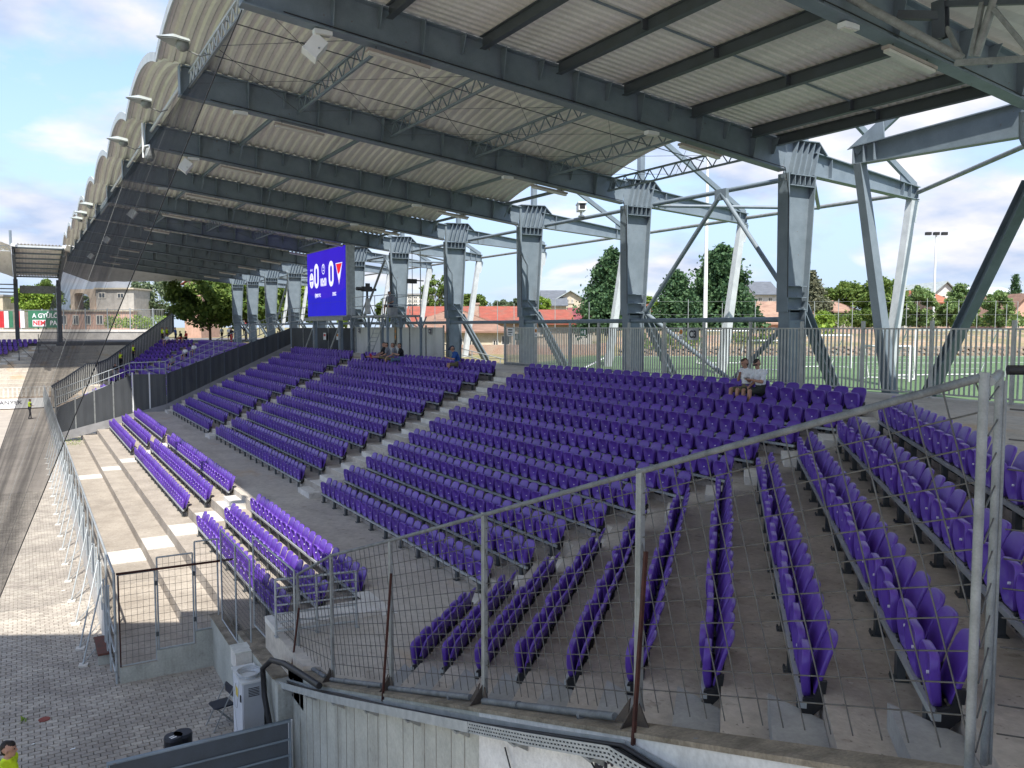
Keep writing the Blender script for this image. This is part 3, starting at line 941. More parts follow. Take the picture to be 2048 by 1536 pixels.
# ribs run along x, so the profile lies along y
prof = []
yy = 10.55
while yy < 18.0:
    prof += [(yy, 0), (yy + .11, 0), (yy + .14, .05), (yy + .22, .05)]; yy += .25
prof += [(18.05, 0), (18.2, 0)]
vs_ = [(x, y, gt(x) + .056 + dz) for x in (x0, x1) for y, dz in prof]
n = len(prof)
mb.add(vs_, [(b, b + 1, n + b + 1, n + b) for b in range(n - 1)])
mb.build('ribbed_sheet', M_sheet, t)
for x in (5.0, 7.4, 9.8, 12.0, 14.1, 16.5, 18.9, 19.95):
    mb = MB(); z = gt(x) - .098
    mb.ibeam((x, 10.6, z), (x, 18.08, z), .16, .30, .02, .014)
    if x > 8:
        mb.beam((x - .05, 14.6, z - .1), (x - .05, 14.6, z + .12), .05, .2, (1, 0, 0))
    mb.build('purlin', M_steeld, t)
mb = MB()
for a, b in ((9.8, 12.0), (12.0, 14.1), (14.1, 16.5), (16.5, 18.9), (18.9, 19.95)):
    mb.beam((a, 14.6, gt(a)), (b, 14.6, gt(b)), .04, .04)
mb.build('bridging', M_steel, t)
# neighbouring roof over the corner section (it shades the seats and the near paving)
t = thing('roof_bay', 'neighbouring roof bay at the top corner with pale sheets and a tubular truss', 'roof')
mb = MB()
vs_ = []; fs = []
def zroof(x, y): return gt(min(max(x, 3), 21)) + .25
E1 = [(20.6, 10.8), (21.2, 4.0), (16.0, -8.0), (4.0, -14.0)]
E0 = [(3.9, 11.2), (0.6, 13.1), (-4.0, 15.6), (-10.0, 18.4)]
NR = 90
for q in range(3):
    for a in range(NR):
        pass
nn = 48
prof = []
for i in range(nn + 1):
    f = i / nn * 3; q = min(int(f), 2); g_ = f - q
    a = Vector(E0[q]).lerp(Vector(E0[q + 1]), g_); b = Vector(E1[q]).lerp(Vector(E1[q + 1]), g_)
    dz = .05 if i % 2 else 0
    prof.append(((a.x, a.y, 15.85 + dz), (b.x, b.y, 13.95 + dz)))
vs_ = [p[0] for p in prof] + [p[1] for p in prof]
n = len(prof)
mb.add(vs_, [(b, b + 1, n + b + 1, n + b) for b in range(n - 1)])
mb.build('ribbed_sheet', M_sheet, t)
# truss seen at the top right: tubular web members meeting a bottom chord node
nd = cam_at(1925, 118, 14.8)
mb = MB()
mb.beam(cam_at(1912, 126, 14.8), cam_at(2075, 116, 13.6), .09, .1)
mb.tube(nd, cam_at(1690, -10, 15.6), .075, 10); mb.tube(cam_at(1951, 112, 14.7), cam_at(1996, -20, 14.4), .075, 10)
mb.beam(nd, cam_at(1893, 55, 15.1), .07, .07); mb.beam(cam_at(1943, 112, 14.7), cam_at(1965, 5, 14.6), .08, .07)
mb.beam(cam_at(1988, 18, 14.4), cam_at(2070, 118, 13.8), .08, .07)
mb.build('tube_truss', M_galvd, t)
mb = MB()
mb.ibeam(cam_at(1880, 2, 15.2), cam_at(1882, 78, 15.2), .24, .16, .02, .02, (1, 0, 0))
mb.beam(cam_at(1796, 30, 15.6), cam_at(1880, 32, 15.2), .14, .14)
mb.beam(cam_at(1885, 8, 15.2), cam_at(2060, 2, 14.0), .1, .1)
mb.build('hanger_beam', M_steeld, t)

# mirrored roof over the far corner
t = thing('roof_bay', 'flat roof bay over the far corner, seen past the net', 'roof')
mb = MB(); prof = []
yy = 89.9
while yy < 97.4:
    prof += [(yy, 0), (yy + .2, 0), (yy + .26, .06), (yy + .46, .06)]; yy += .5
vs_ = [(x, y, gt(x) + .056 + dz) for x in (3.9, 20.1) for y, dz in prof]; n = len(prof)
mb.add(vs_, [(b, b + 1, n + b + 1, n + b) for b in range(n - 1)])
F0_ = [(3.9, 97.3), (2.2, 99.5), (0.6, 103.5), (0.2, 108)]; F1_ = [(20.6, 97.3), (21.2, 104), (19, 114), (8, 122)]
prof = []
for i in range(37):
    f = i / 36 * 3; q = min(int(f), 2); g_ = f - q
    a = Vector(F0_[q]).lerp(Vector(F0_[q + 1]), g_); b = Vector(F1_[q]).lerp(Vector(F1_[q + 1]), g_); dz = .06 if i % 2 else 0
    prof.append(((a.x, a.y, 15.8 + dz), (b.x, b.y, 13.9 + dz)))
vs_ = [p[0] for p in prof] + [p[1] for p in prof]; n = len(prof)
mb.add(vs_, [(b, b + 1, n + b + 1, n + b) for b in range(n - 1)])
mb.build('ribbed_sheet', M_sheet, t)
for x in (5.0, 9.8, 14.1, 18.9):
    mb = MB(); mb.ibeam((x, 89.9, gt(x) - .1), (x, 97, gt(x) - .1), .16, .30, .02, .014); mb.build('purlin', M_steeld, t)
# bracing behind the columns
t = thing('rear_bracing', 'round tubes and chevron braces linking the rear columns and tail beams', 'bracing')
mb = MB()
for a, b in zip(FY[1:-1], FY[2:]):
    mb.tube((27.0, a + .15, 12.75), (27.0, b - .15, 12.75), .075, 8)
mb.tube((21.9, 11.0, 12.85), (27.0, 18.1, 12.75), .075, 8)
mb.build('tip_tube', M_galvd, t)
mb = MB()
for a, b in zip(FY[1:-1], FY[2:]):
    mb.tube((21.9, a + .1, 12.95), (21.9, b - .1, 12.95), .085, 8)
mb.build('column_tube', M_steel, t)
for (a, b) in ((FY[1], FY[2]), (FY[5], FY[6]), (FY[8], FY[9])):
    m_ = (a + b) / 2
    for y in (a, b):
        sg = .25 if y < m_ else -.25
        mb = MB(); mb.tube((21.75, m_, 12.85), (21.45, y + sg, 8.7), .085, 8); mb.build('chevron', M_steel, t)
        mb = MB(); mb.tube((22.0, y + sg * .8, 12.9), (26.9, m_, 12.7), .07, 8); mb.build('plan_brace', M_steel, t)
        mb = MB(); mb.tube((21.5, y + sg * .8, 8.6), (22.4, m_, 6.1), .09, 8); mb.build('low_brace', M_steel, t)
    mb = MB(); mb.box(21.68, m_ - .28, 12.62, 21.83, m_ + .28, 13.0); mb.build('node_plate', M_steel, t)
mb = MB()
for a, b in zip(FY[1:], FY[2:]): mb.tube((20.75, a, 8.32), (20.75, b, 8.32), .085, 8)
mb.tube((20.75, FY[1], 8.32), (20.6, 20.0, 8.32), .06, 8)
mb.build('low_tube', M_steel, t)
# downpipes at the columns
for i, y in ((3, 34.2), (4, 42.2), (5, 50.2), (6, 58.2)):
    mb = MB()
    mb.path([(20.35, y - .35, 13.6), (20.35, y - .35, 11.6), (20.75, y - .35, 11.0), (20.75, y - .35, 9.3), (21.6, y - .35, 8.4), (23.0, y - .35, 6.3)], .06, 8)
    tag(mb.build('downpipe', M_steel), 'bent grey downpipe on the %s column from the near corner' % ordn(i), 'downpipe', 'downpipes on the columns')
mb = MB(); p = cam_at(2043, 225, 19.2); q = cam_at(2043, 275, 19.2)
mb.path([p, q, cam_at(2048, 287, 19.3), cam_at(2060, 289, 19.4)], .06, 8)
tag(mb.build('downpipe', M_steel), 'short downpipe hooking off the girder at the picture edge', 'downpipe', 'downpipes on the columns')
# ---------------------------------------------------------------- mesh fence on the parapet
SL = .327                                          # slope of the stair and of the fence rails
FT = lambda y: ptop(y) + 2.08 if y < 12.9 else 4.41 - (y - 12.9) * .42
def clipseg(p, q, ya, yb):
    """clip the segment p-q (y falls from p to q or not) to yb <= y <= ya"""
    (y0, z0), (y1, z1) = p, q
    if abs(y1 - y0) < 1e-9: return (p, q) if yb <= y0 <= ya else None
    t0, t1 = 0., 1.
    for lim, sg in ((ya, 1), (yb, -1)):
        d0, d1 = sg * (y0 - lim), sg * (y1 - lim)
        if d0 > 0 and d1 > 0: return None
        if d0 > 0: t0 = max(t0, d0 / (d0 - d1))
        elif d1 > 0: t1 = min(t1, d0 / (d0 - d1))
    if t0 >= t1: return None
    return ((y0 + (y1 - y0) * t0, z0 + (z1 - z0) * t0), (y0 + (y1 - y0) * t1, z0 + (z1 - z0) * t1))
fposts = [14.93, 12.95, 10.4, 7.73, 5.12, 2.42]
XF = 4.2
def mesh_panel(i, ya, yb, cell, wr, cell2):
    lab = ['first', 'second', 'third', 'fourth', 'fifth'][i]
    t = thing('mesh_fence', 'sloping wire mesh fence panel on the parapet, %s of five from the barrier' % lab, 'fence', (0, 0, 0), 0, 'mesh fence panels on the parapet')
    za, zb = FT(ya), FT(yb)
    ba, bb = ptop(ya) + .12, ptop(yb) + .12
    d = Vector((0, yb - ya, zb - za)).normalized()
    u = Vector((0, -d.z, -d.y)) if d.y < 0 else Vector((0, d.z, d.y))
    u = Vector((0, d.z * -1, d.y)) * (-1 if d.y < 0 else 1)      # across the rail, upwards
    if u.z < 0: u = -u
    L = math.hypot(yb - ya, zb - za)
    mb = MB()
    H = (za - ba) * .99
    # wires along the rail
    n = int(H * .95 / cell2)
    for j in range(1, n + 1):
        f = j / (n + 1)
        a = (ya, ba + (za - ba) * f + rnd.uniform(-.003, .003)); b = (yb, bb + (zb - bb) * f + rnd.uniform(-.006, .006))
        mb.tube((XF + .006, *a), (XF + .006, *b), wr, 5, caps=False)
    # wires across the rail
    s_ = -2.2
    while s_ < L + 2.2:
        p0 = Vector((0, ya, za)) + d * s_; p1 = p0 - u * (H * 1.3)
        # clip to the panel: posts, then bottom edge
        c = clipseg((p0.y, p0.z), (p1.y, p1.z), ya, yb)
        if c:
            (y0, z0), (y1, z1) = c
            def low(y): return ba + (bb - ba) * (ya - y) / (ya - yb)
            if z1 < low(y1):
                k0, k1 = z0 - low(y0), z1 - low(y1)
                if k0 <= 0: c = None
                else:
                    f = k0 / (k0 - k1); y1, z1 = y0 + (y1 - y0) * f, z0 + (z1 - z0) * f
            if c and abs(z0 - z1) > .03:
                bend = rnd.uniform(-.012, .012)
                mb.tube((XF - .004 + bend * .2, y0, z0), (XF - .004, y1 + bend, z1), wr, 5, caps=False)
        s_ += cell
    mb.build('wire_mesh', M_wire, t)
    mb = MB(); mb.path([(XF, ya, za), (XF, (ya + yb) / 2, (za + zb) / 2), (XF, yb, zb)], .024, 10); mb.build('top_rail', M_pipe, t)
    mb = MB(); px_ = XF - (.05 if i < 4 else .13); mb.path([(px_, ya - (.06 if i < 4 else .2), ba - (.06 if i < 4 else .1)), (px_, yb + .25, bb - (.14 if i < 4 else .30))], .035, 10)
    for f in (.3, .72):
        p = Vector((px_, ya, ba - (.06 if i < 4 else .08))).lerp(Vector((px_, yb, bb - (.10 if i < 4 else .32))), f); mb.tube(p - d * .02, p + d * .02, .043, 10)
    mb.build('bottom_pipe', M_pipe, t)
    return t
for i in range(5):
    mesh_panel(i, fposts[i], fposts[i + 1], .20 if i < 3 else (.15, .185)[i - 3], .0052 if i < 3 else .005, (.17, .16, .155, .15, .175)[i])
for i, y in enumerate(fposts):
    t = thing('fence_post', 'galvanised angle post of the parapet fence, %s from the barrier' % ordn(i + 1), 'fence post', (XF, y, 0), 0, 'parapet fence posts')
    z0, z1 = ptop(y) + .01, FT(y) + .02
    mb = MB()
    if i < 5:
        mb.box(-.02, -.02, z0, -.014, .02, z1); mb.box(-.0139, -.02, z0, .024, -.014, z1); mb.box(-.0139, .022, z0, .024, .028, z1); mb.box(-.02, .0221, z0, -.014, .046, z1)
    else:
        mb.tube((0, 0, z0), (0, 0, z1), .025, 12); mb.tube((.036, .012, z0), (.036, .012, z1 - .05), .014, 10)
    mb.build('upright', M_galvd, t)
    if i == 5: continue
    mb = MB()
    for sg in (1, -1):
        yy = .08 if sg > 0 else -.03
        mb.extr([(-.06, yy, z0 - .01), (-.06, yy + sg * .17, z0 - .01 - sg * .055), (-.03, yy, z0 + .19)], (.012, 0, 0))
    mb.extr([(-.03, .0, z0), (-.20, .0, z0 - .02), (-.03, .0, z0 + .2)], (0, .012, 0))
    mb.build('gusset', M_gus, t)
# rusty props outside the posts
for i, (y, h, lean) in enumerate(((14.75, 1.0, .12), (10.3, 1.62, .1), (5.0, 1.42, .08))):
    mb = MB(); z0 = ptop(y)
    mb.beam((XF - .03, y + .02, z0 + h), (XF - .22, y - lean, z0 - .06), .027, .027)
    tag(mb.build('fence_prop', M_rust), 'rusty brown bar propping the mesh fence, %s from the barrier' % ordn(i + 1), 'prop', 'rusty props of the fence')
# return of the fence beside the camera: narrow panel and a further panel
t = thing('mesh_fence_return', 'narrow ladder-like mesh return at the end of the parapet fence', 'fence')
a, b = Vector((4.22, 2.40, 0)), Vector((4.66, 2.60, 0))
mb = MB()
for j in range(11):
    z = 5.9 + j * .185; mb.tube((a.x, a.y, z - .02), (b.x, b.y, z + .02), .005, 5)
mb.build('wire_mesh', M_wire, t)
mb = MB(); mb.tube((b.x, b.y, 5.6), (b.x, b.y, 7.84), .022, 12); mb.tube((b.x + .034, b.y - .012, 5.6), (b.x + .034, b.y - .012, 7.80), .013, 10)
mb.path([(a.x, a.y, 7.82), (b.x, b.y, 7.84)], .024, 10); mb.build('frame', M_galvd, t)
t = thing('mesh_fence', 'mesh fence panel with black top rail at the picture edge', 'fence')
a, b = Vector((4.74, 2.58, 0)), Vector((5.9, 1.55, 0))
mb = MB()
for j in range(12):
    z = 5.75 + j * .17; mb.tube((a.x, a.y, z + .02), (b.x, b.y, z - .1), .005, 5)
for j in range(1, 9):
    p = a.lerp(b, j / 9); mb.tube((p.x, p.y, 5.7), (p.x, p.y, 7.83), .005, 5)
mb.build('wire_mesh', M_wire, t)
mb = MB(); mb.path([(a.x - .04, a.y, 7.86), (b.x, b.y, 7.86)], .028, 10); mb.build('top_rail', M_black, t)
# cable tray and cables on the parapet
tr = thing('cable_tray', 'perforated galvanised cable tray full of black cables along the parapet', 'cable tray')
TP = [(14.85, 1.60), (13.66, 1.96), (11.92, 2.5), (9.9, 3.16), (7.36, 4.0), (6.24, 4.37), (5.0, 4.80)]
TR2 = [(5.0, 4.80), (4.3, 4.86), (3.2, 5.1), (1.5, 5.6)]
mb = MB()
for (ya, za), (yb, zb) in list(zip(TP, TP[1:])) + list(zip(TR2, TR2[1:])):
    for s0, s1 in ((0, .42), (.58, 1)):
        pass
    A, B = Vector((3.80, ya, za)), Vector((3.80, yb, zb))
    L = (B - A).length
    near = ya < 9
    # front web of the tray with a row of slots left open when near: strips and bridges
    if near:
        for z_ in (-.052, -.018, .016, .05): mb.beam(A + Vector((0, 0, z_)), B + Vector((0, 0, z_)), .004, .018)
        n = int(L / .055)
        for r_, z_ in enumerate((-.035, -.001, .033)):
            for j in range(n):
                f = (j + (.5 if r_ % 2 else 0)) / n
                p = A.lerp(B, f) + Vector((0, 0, z_)); q = A.lerp(B, min(1, f + .42 / n)) + Vector((0, 0, z_)); mb.beam(p, q, .004, .017)
    else:
        mb.beam(A, B, .004, .11)
    mb.beam(A + Vector((.09, 0, -.055)), B + Vector((.09, 0, -.055)), .18, .004)
    mb.beam(A + Vector((.18, 0, 0)), B + Vector((.18, 0, 0)), .004, .11)
mb.build('tray', M_galv, tr)
mb = MB()
for k_, dx in enumerate((.03, .065, .1, .14)):
    mb.path([(3.8 + dx, y, z + .0 + .012 * (k_ % 2) + .02 * math.sin(y * 2 + k_)) for y, z in TP + TR2[1:]], .022, 6)
mb.build('cables', M_black, tr)
mb = MB()
for y in (14.6, 13.2, 11.8, 10.4, 9.0, 7.7, 6.5, 5.3):
    z = np.interp(-y, [-p[0] for p in TP], [p[1] for p in TP])
    mb.box(3.80, y - .06, z - .085, 4.0, y + .06, z - .062); mb.extr([(3.82, y, z - .085), (3.99, y, z - .085), (3.99, y, z - .2)], (0, .02, 0))
mb.build('bracket', M_galvd, tr)
mb = MB(); mb.path([(3.86, 12.6, 2.42), (3.84, 13.6, 2.26), (3.80, 14.5, 2.12), (3.72, 15.05, 2.0), (3.62, 15.28, 1.78), (3.62, 15.2, 1.3), (3.66, 14.8, .6), (3.7, 14.6, .1)], .052, 10)
tag(mb.build('conduit', M_black), 'thick black conduit arching from the cable tray down beside the cabinet', 'conduit')
mb = MB(); mb.path([(3.97, 6.9, 3.95), (3.95, 6.7, 3.72), (3.94, 6.4, 3.62), (3.95, 6.1, 3.74), (3.97, 5.95, 4.1)], .008, 6)
mb.path([(3.97, 5.5, 4.5), (3.95, 5.2, 4.35), (3.96, 4.8, 4.2)], .008, 6)
tag(mb.build('hanging_cable', M_black), 'thin black cable sagging below the tray on white wall', 'cable')
# lettering on the white wall
def text(name, body, size, loc, rot, m, parent=None, ext=.004, sx=1., align='CENTER', bold=0.):
    cu = bpy.data.curves.new(name, 'FONT')
    cu.body = body; cu.size = size; cu.extrude = ext; cu.align_x = align; cu.align_y = 'CENTER'; cu.offset = bold
    cu.resolution_u = 3
    o = bpy.data.objects.new(name, cu); C.objects.link(o)
    bpy.context.view_layer.update()
    dg = bpy.context.evaluated_depsgraph_get()
    me = bpy.data.meshes.new_from_object(o.evaluated_get(dg))
    bpy.data.objects.remove(o)
    me.materials.clear(); me.materials.append(m)
    ob = link(name, me, parent, loc); ob.rotation_euler = rot; ob.scale = (sx, 1, 1)
    return ob
M_ink = mat('black_print', (.02, .018, .03), .5, scale=5)
text('lettering', 'BÜFÉ', .24, (3.994, 5.18, 4.44), (R(90), 0, R(-90)), M_ink, wl, .003, 1., bold=.006)

# mesh panels over the recess walls, gate with rusty top bar
def flat_mesh(t, p, q, z0a, z1a, z0b, z1b, nx, nz, r, frame=.02, m=None):
    p, q = Vector(p), Vector(q)
    P_ = lambda f, g_: Vector((p.x + (q.x - p.x) * f, p.y + (q.y - p.y) * f, (z0a + (z0b - z0a) * f) * (1 - g_) + (z1a + (z1b - z1a) * f) * g_))
    mb = MB()
    for i in range(1, nx): mb.tube(P_(i / nx, 0), P_(i / nx, 1), r, 4, caps=False)
    for j in range(1, nz): mb.tube(P_(0, j / nz), P_(1, j / nz), r, 4, caps=False)
    mb.build('wire_mesh', M_wire if m is None else m, t)
    mb = MB()
    for a, b in (((0, 0), (0, 1)), ((0, 1), (1, 1)), ((1, 1), (1, 0)), ((1, 0), (0, 0))): mb.tube(P_(*a), P_(*b), frame, 8)
    mb.build('frame', M_galv, t)
t = thing('mesh_gate', 'three-part wire mesh gate above the stepped wall with rusty bar', 'gate')
for (xa, xb, za, zb, nx) in ((1.66, 2.43, .39, 2.50, 6), (2.48, 3.26, .63, 2.79, 6), (3.31, 3.82, .92, 3.05, 4)):
    s_ = link('gate_panel', None, t); flat_mesh(s_, (xa, 20.4, 0), (xb, 20.4, 0), za, zb, za, zb, nx, 13, .0042)
mb = MB(); mb.beam((1.62, 20.32, 2.55), (4.16, 20.32, 2.53), .04, .045); mb.beam((1.66, 20.32, 2.5), (1.66, 20.32, .4), .03, .03); mb.build('rusty_bar', M_rust, t)
mb = MB()
for x, z in ((2.45, 2.2), (2.45, 1.0), (3.28, 2.3), (3.28, 1.2)): mb.box(x - .03, 20.36, z - .05, x + .03, 20.41, z + .05)
mb.build('hinge', M_post, t)
t = thing('mesh_fence', 'galvanised mesh panels standing on the low wall beside the gate', 'fence')
for ya, yb in ((19.95, 18.42), (18.4, 17.05)):
    s_ = link('panel', None, t); flat_mesh(s_, (3.82, ya, 0), (3.82, yb, 0), 1.23, 3.38, 1.22, 3.36, 14, 18, .0045, .018)
t = thing('mesh_fence', 'galvanised mesh panel meeting the parapet fence at the corner', 'fence')
s_ = link('panel', None, t); flat_mesh(s_, (4.1, 17.95, 0), (4.15, 14.98, 0), 1.68, 3.62, 1.75, 3.62, 22, 18, .0045, .02)
t = thing('crowd_barrier', 'galvanised barrier of six tubes standing at the gangway end', 'barrier')
for i in range(7):
    z = MIDZ + .12 + i * .165
    mb = MB(); mb.tube((3.95, 15.55, z), (5.45, 15.3, z), .018 if 0 < i < 6 else .024, 8); mb.build('rail', M_galv, t)
for x, y in ((3.95, 15.55), (5.45, 15.3), (4.7, 15.42)):
    mb = MB(); mb.tube((x, y, MIDZ), (x, y, MIDZ + 1.11), .024, 8); mb.box(x - .03, y - .06, MIDZ, x + .03, y + .06, MIDZ + .03); mb.build('post', M_galv, t)

# ---------------------------------------------------------------- things in the recess
t = thing('electric_cabinet', 'tall pale grey electric cabinet against the parapet wall', 'cabinet')
mb = MB(); mb.box(3.32, 15.5, .0, 3.68, 16.3, 1.46); mb.build('body', mat('cabinet_grey', (.42, .44, .46), .45, scale=2, var=.06), t)
mb = MB(); mb.box(3.285, 15.51, .03, 3.317, 16.29, 1.44); mb.build('door', mat('cabinet_pale', (.66, .68, .72), .45, scale=2, var=.04), t)
mb = MB(); mb.box(3.27, 15.46, 1.462, 3.70, 16.34, 1.50); mb.build('lid', mat('cabinet_lid', (.6, .61, .6), .5, scale=3, var=.08), t)
mb = MB(); mb.box(3.265, 15.56, 1.1, 3.283, 15.62, 1.22); mb.box(3.265, 15.56, .32, 3.283, 15.62, .44); mb.build('lock', M_black, t)
mb = MB()
for z in (.2, .75, 1.3): mb.tube((3.30, 16.305, z - .05), (3.30, 16.305, z + .05), .012, 6)
mb.build('hinge', M_galvd, t)
mb = MB(); mb.box(3.279, 15.85, 1.08, 3.2845, 16.02, 1.25); mb.build('label', mat('label_yellow', (.65, .5, .08), .6), t)
mb = MB()
for i in range(6): mb.box(3.40, 15.492, .16 + i * .035, 3.6, 15.4995, .175 + i * .035); mb.box(3.40, 15.492, 1.2 + i * .03, 3.6, 15.4995, 1.212 + i * .03)
mb.build('vent', M_black, t)
mb = MB()
for k_ in range(6):
    rr = .15 + .013 * k_
    mb.path([(3.48 + rr * math.cos(a) + rnd.uniform(-.006, .006), 15.78 + rr * 1.25 * math.sin(a), 1.515 + .014 * k_ + .01 * math.sin(a * 3 + k_)) for a in [i * math.pi / 9 for i in range(19)]], .011, 5)
tag(mb.build('cable_coil', mat('grey_cable', (.45, .47, .48), .5, scale=9)), 'coil of grey cable lying on top of the cabinet', 'cable')
mb = MB(); mb.path([(3.28, 15.7, 1.52), (3.24, 15.6, 1.25), (3.24, 15.75, .93), (3.25, 15.95, .87), (3.25, 16.05, 1.1), (3.26, 15.9, 1.35)], .007, 5)
mb.path([(3.265, 16.2, 1.5), (3.25, 16.0, .85), (3.26, 15.8, .28), (3.27, 15.65, .12)], .006, 5)
tag(mb.build('loose_cable', mat('grey_cable', (.45, .47, .48), .5)), 'thin pale cable looping down the cabinet door', 'cable')
t = thing('junction_box', 'weathered pale junction box fixed on the wall above the cabinet', 'box')
mb = MB(); mb.box(3.42, 16.62, 1.28, 3.73, 17.1, 1.62); mb.build('body', M_stepw, t)
mb = MB(); mb.box(3.40, 16.60, 1.622, 3.74, 17.12, 1.65); mb.build('lid', mat('box_lid', (.55, .55, .5), .7, scale=6, var=.15), t)
t = thing('folding_chair', 'black folding chair with grey tube legs beside the cabinet', 'chair', (3.22, 17.15, 0), R(100))
mb = MB(); mb.prism([(-.19, -.2), (.19, -.19), (.2, .15), (.16, .2), (-.16, .2), (-.2, .15)], .44, .47); mb.build('seat', mat('chair_vinyl', (.028, .032, .045), .45, scale=5), t)
for sx in (-.2, .2):
    mb = MB(); mb.path([(sx, .24, 0), (sx, -.18, .80)], .012, 7); mb.build('leg', M_galvd, t)
    mb = MB(); mb.path([(sx * .9, -.24, 0), (sx * .9, .16, .45)], .012, 7); mb.build('leg', M_galvd, t)
mb = MB(); mb.box(-.2, -.20, .62, .2, -.165, .80); mb.build('backrest', MATS['chair_vinyl'], t)
t = thing('waste_bin', 'black twin-tube waste bin standing on the paving', 'bin', (2.08, 14.95, 0), R(20))
mb = MB()
for x in (-.085, .085):
    mb.tube((x, 0, 0), (x, 0, 1.02), .155, 20)
mb.build('body', mat('bin_black', (.02, .022, .028), .4, scale=6), t)
mb = MB()
for x in (-.085, .085): mb.tube((x, 0, 1.022), (x, 0, 1.07), .162, 20, .15)
mb.build('lid', mat('bin_lid', (.035, .04, .055), .4, scale=6), t)
mb = MB(); mb.box(-.17, -.09, 1.072, -.07, -.055, 1.075); mb.box(-.17, -.03, 1.072, -.08, .0, 1.075); mb.box(.10, -.162, .62, .13, -.155, .8); mb.build('sticker', M_white, t)
t = thing('bench', 'small bench with worn red plank on concrete feet', 'bench', (1.42, 22.3, 0))
mb = MB(); mb.box(-.14, -.65, .26, .14, .65, .31); mb.build('plank', mat('red_plank', (.14, .05, .035), .85, scale=7, col2=(.09, .05, .04)), t)
for y in (-.55, .45):
    mb = MB(); mb.box(-.13, y, 0, .13, y + .12, .258); mb.build('foot', M_wallc, t)
t = thing('metal_gate', 'dark grey sheet metal gate with tube frame at the bottom edge', 'gate', (0, 13.86, 0), 0)
mb = MB(); mb.path([(.9, 0, 0), (.9, 0, 1.36), (3.72, 0, 1.36), (3.72, 0, 0)], .035, 10); mb.tube((.9, -.02, 1.04), (3.72, -.02, 1.04), .02, 8); mb.tube((.9, -.02, .76), (3.72, -.02, .76), .02, 8); mb.build('frame', M_steel, t)
mb = MB(); mb.box(.93, 0, .1, 3.69, .015, 1.33); mb.build('panel', M_steeld, t)
mb = MB(); mb.tube((3.82, 14.2, 0), (3.82, 14.2, 1.2), .04, 10)
tag(mb.build('gate_post', M_white), 'white pipe standing beside the metal gate on parapet wall', 'post')

# ---------------------------------------------------------------- fence along the pitch side
M_plank = mat('grey_plank', (.42, .46, .48), .6, scale=3, col2=(.33, .36, .37))
M_board = mat('board_back', (.66, .64, .6), .7, scale=2, col2=(.5, .47, .43))
bays = []
y = 20.4
k = 0
while y < 90:
    bays.append((y, y + 2.2)); y += 2.2
for k, (ya, yb) in enumerate(bays):
    lab = 'pitch-side fence bay of mesh, planks and white boards, %s from the gate' % ordn(k + 1)
    t = thing('pitch_fence_bay', lab, 'fence bay', (0, 0, 0), 0, 'pitch-side fence bays')
    x = 1.58
    mb = MB(); mb.tube((x, ya, 0), (x, ya, 2.55), .03, 8); mb.build('post', M_galv, t)
    mb = MB(); mb.tube((x, ya, 2.55), (x, yb, 2.55), .028, 8); mb.build('top_rail', M_galv, t)
    if k > 0:
        mb = MB(); mb.box(x - .06, ya + .04, .06 + rnd.uniform(0, .04), x - .04, yb - .04, 1.0 + rnd.uniform(-.05, .05)); mb.build('board', M_board, t)
    else:
        mb = MB()
        for z in (.3, .75, 1.2): mb.path([(x - .03, ya - .05, z), (x - .03, yb, z + .02)], .022, 8)
        mb.build('side_rail', M_galv, t)
    for f in (.25, .62, .9):
        mb = MB(); y_ = ya + 2.2 * f; h = 1.9 + rnd.uniform(-.15, .3)
        mb.box(x - .09, y_, .9 if k else .1, x - .062, y_ + .11, h); mb.build('plank', M_plank, t)
    if k < 14:
        mb = MB()
        for i in range(1, 11): mb.tube((x, ya + i * .2, .4), (x, ya + i * .2, 2.53), .003, 4, caps=False)
        for i in range(1, 9): mb.tube((x, ya, .4 + i * .25), (x, yb, .4 + i * .25), .003, 4, caps=False)
        mb.build('wire_mesh', M_wire, t)
for i, (yf, yt, zt) in enumerate([(21.9, 22.9, 1.7), (23.1, 24.2, 1.9)] + [(25.1 + 2.2 * j, 26.1 + 2.2 * j, 1.9) for j in range(16)]):
    t = thing('fence_brace', 'slanting galvanised brace of the pitch-side fence, %s from the bench' % ordn(i + 1), 'brace', (0, 0, 0), 0, 'pitch-side fence braces')
    mb = MB(); mb.tube((1.5, yt, zt), (.97, yf, .05), .02, 7); mb.tube((1.5, yt, .25), (.97, yf, .05), .012, 6); mb.build('tube', M_galv, t)
    mb = MB(); mb.prism([(.86, yf - .09), (1.06, yf - .11), (1.1, yf + .08), (.9, yf + .12)], 0.004, .05); mb.build('footing', M_stepw, t)

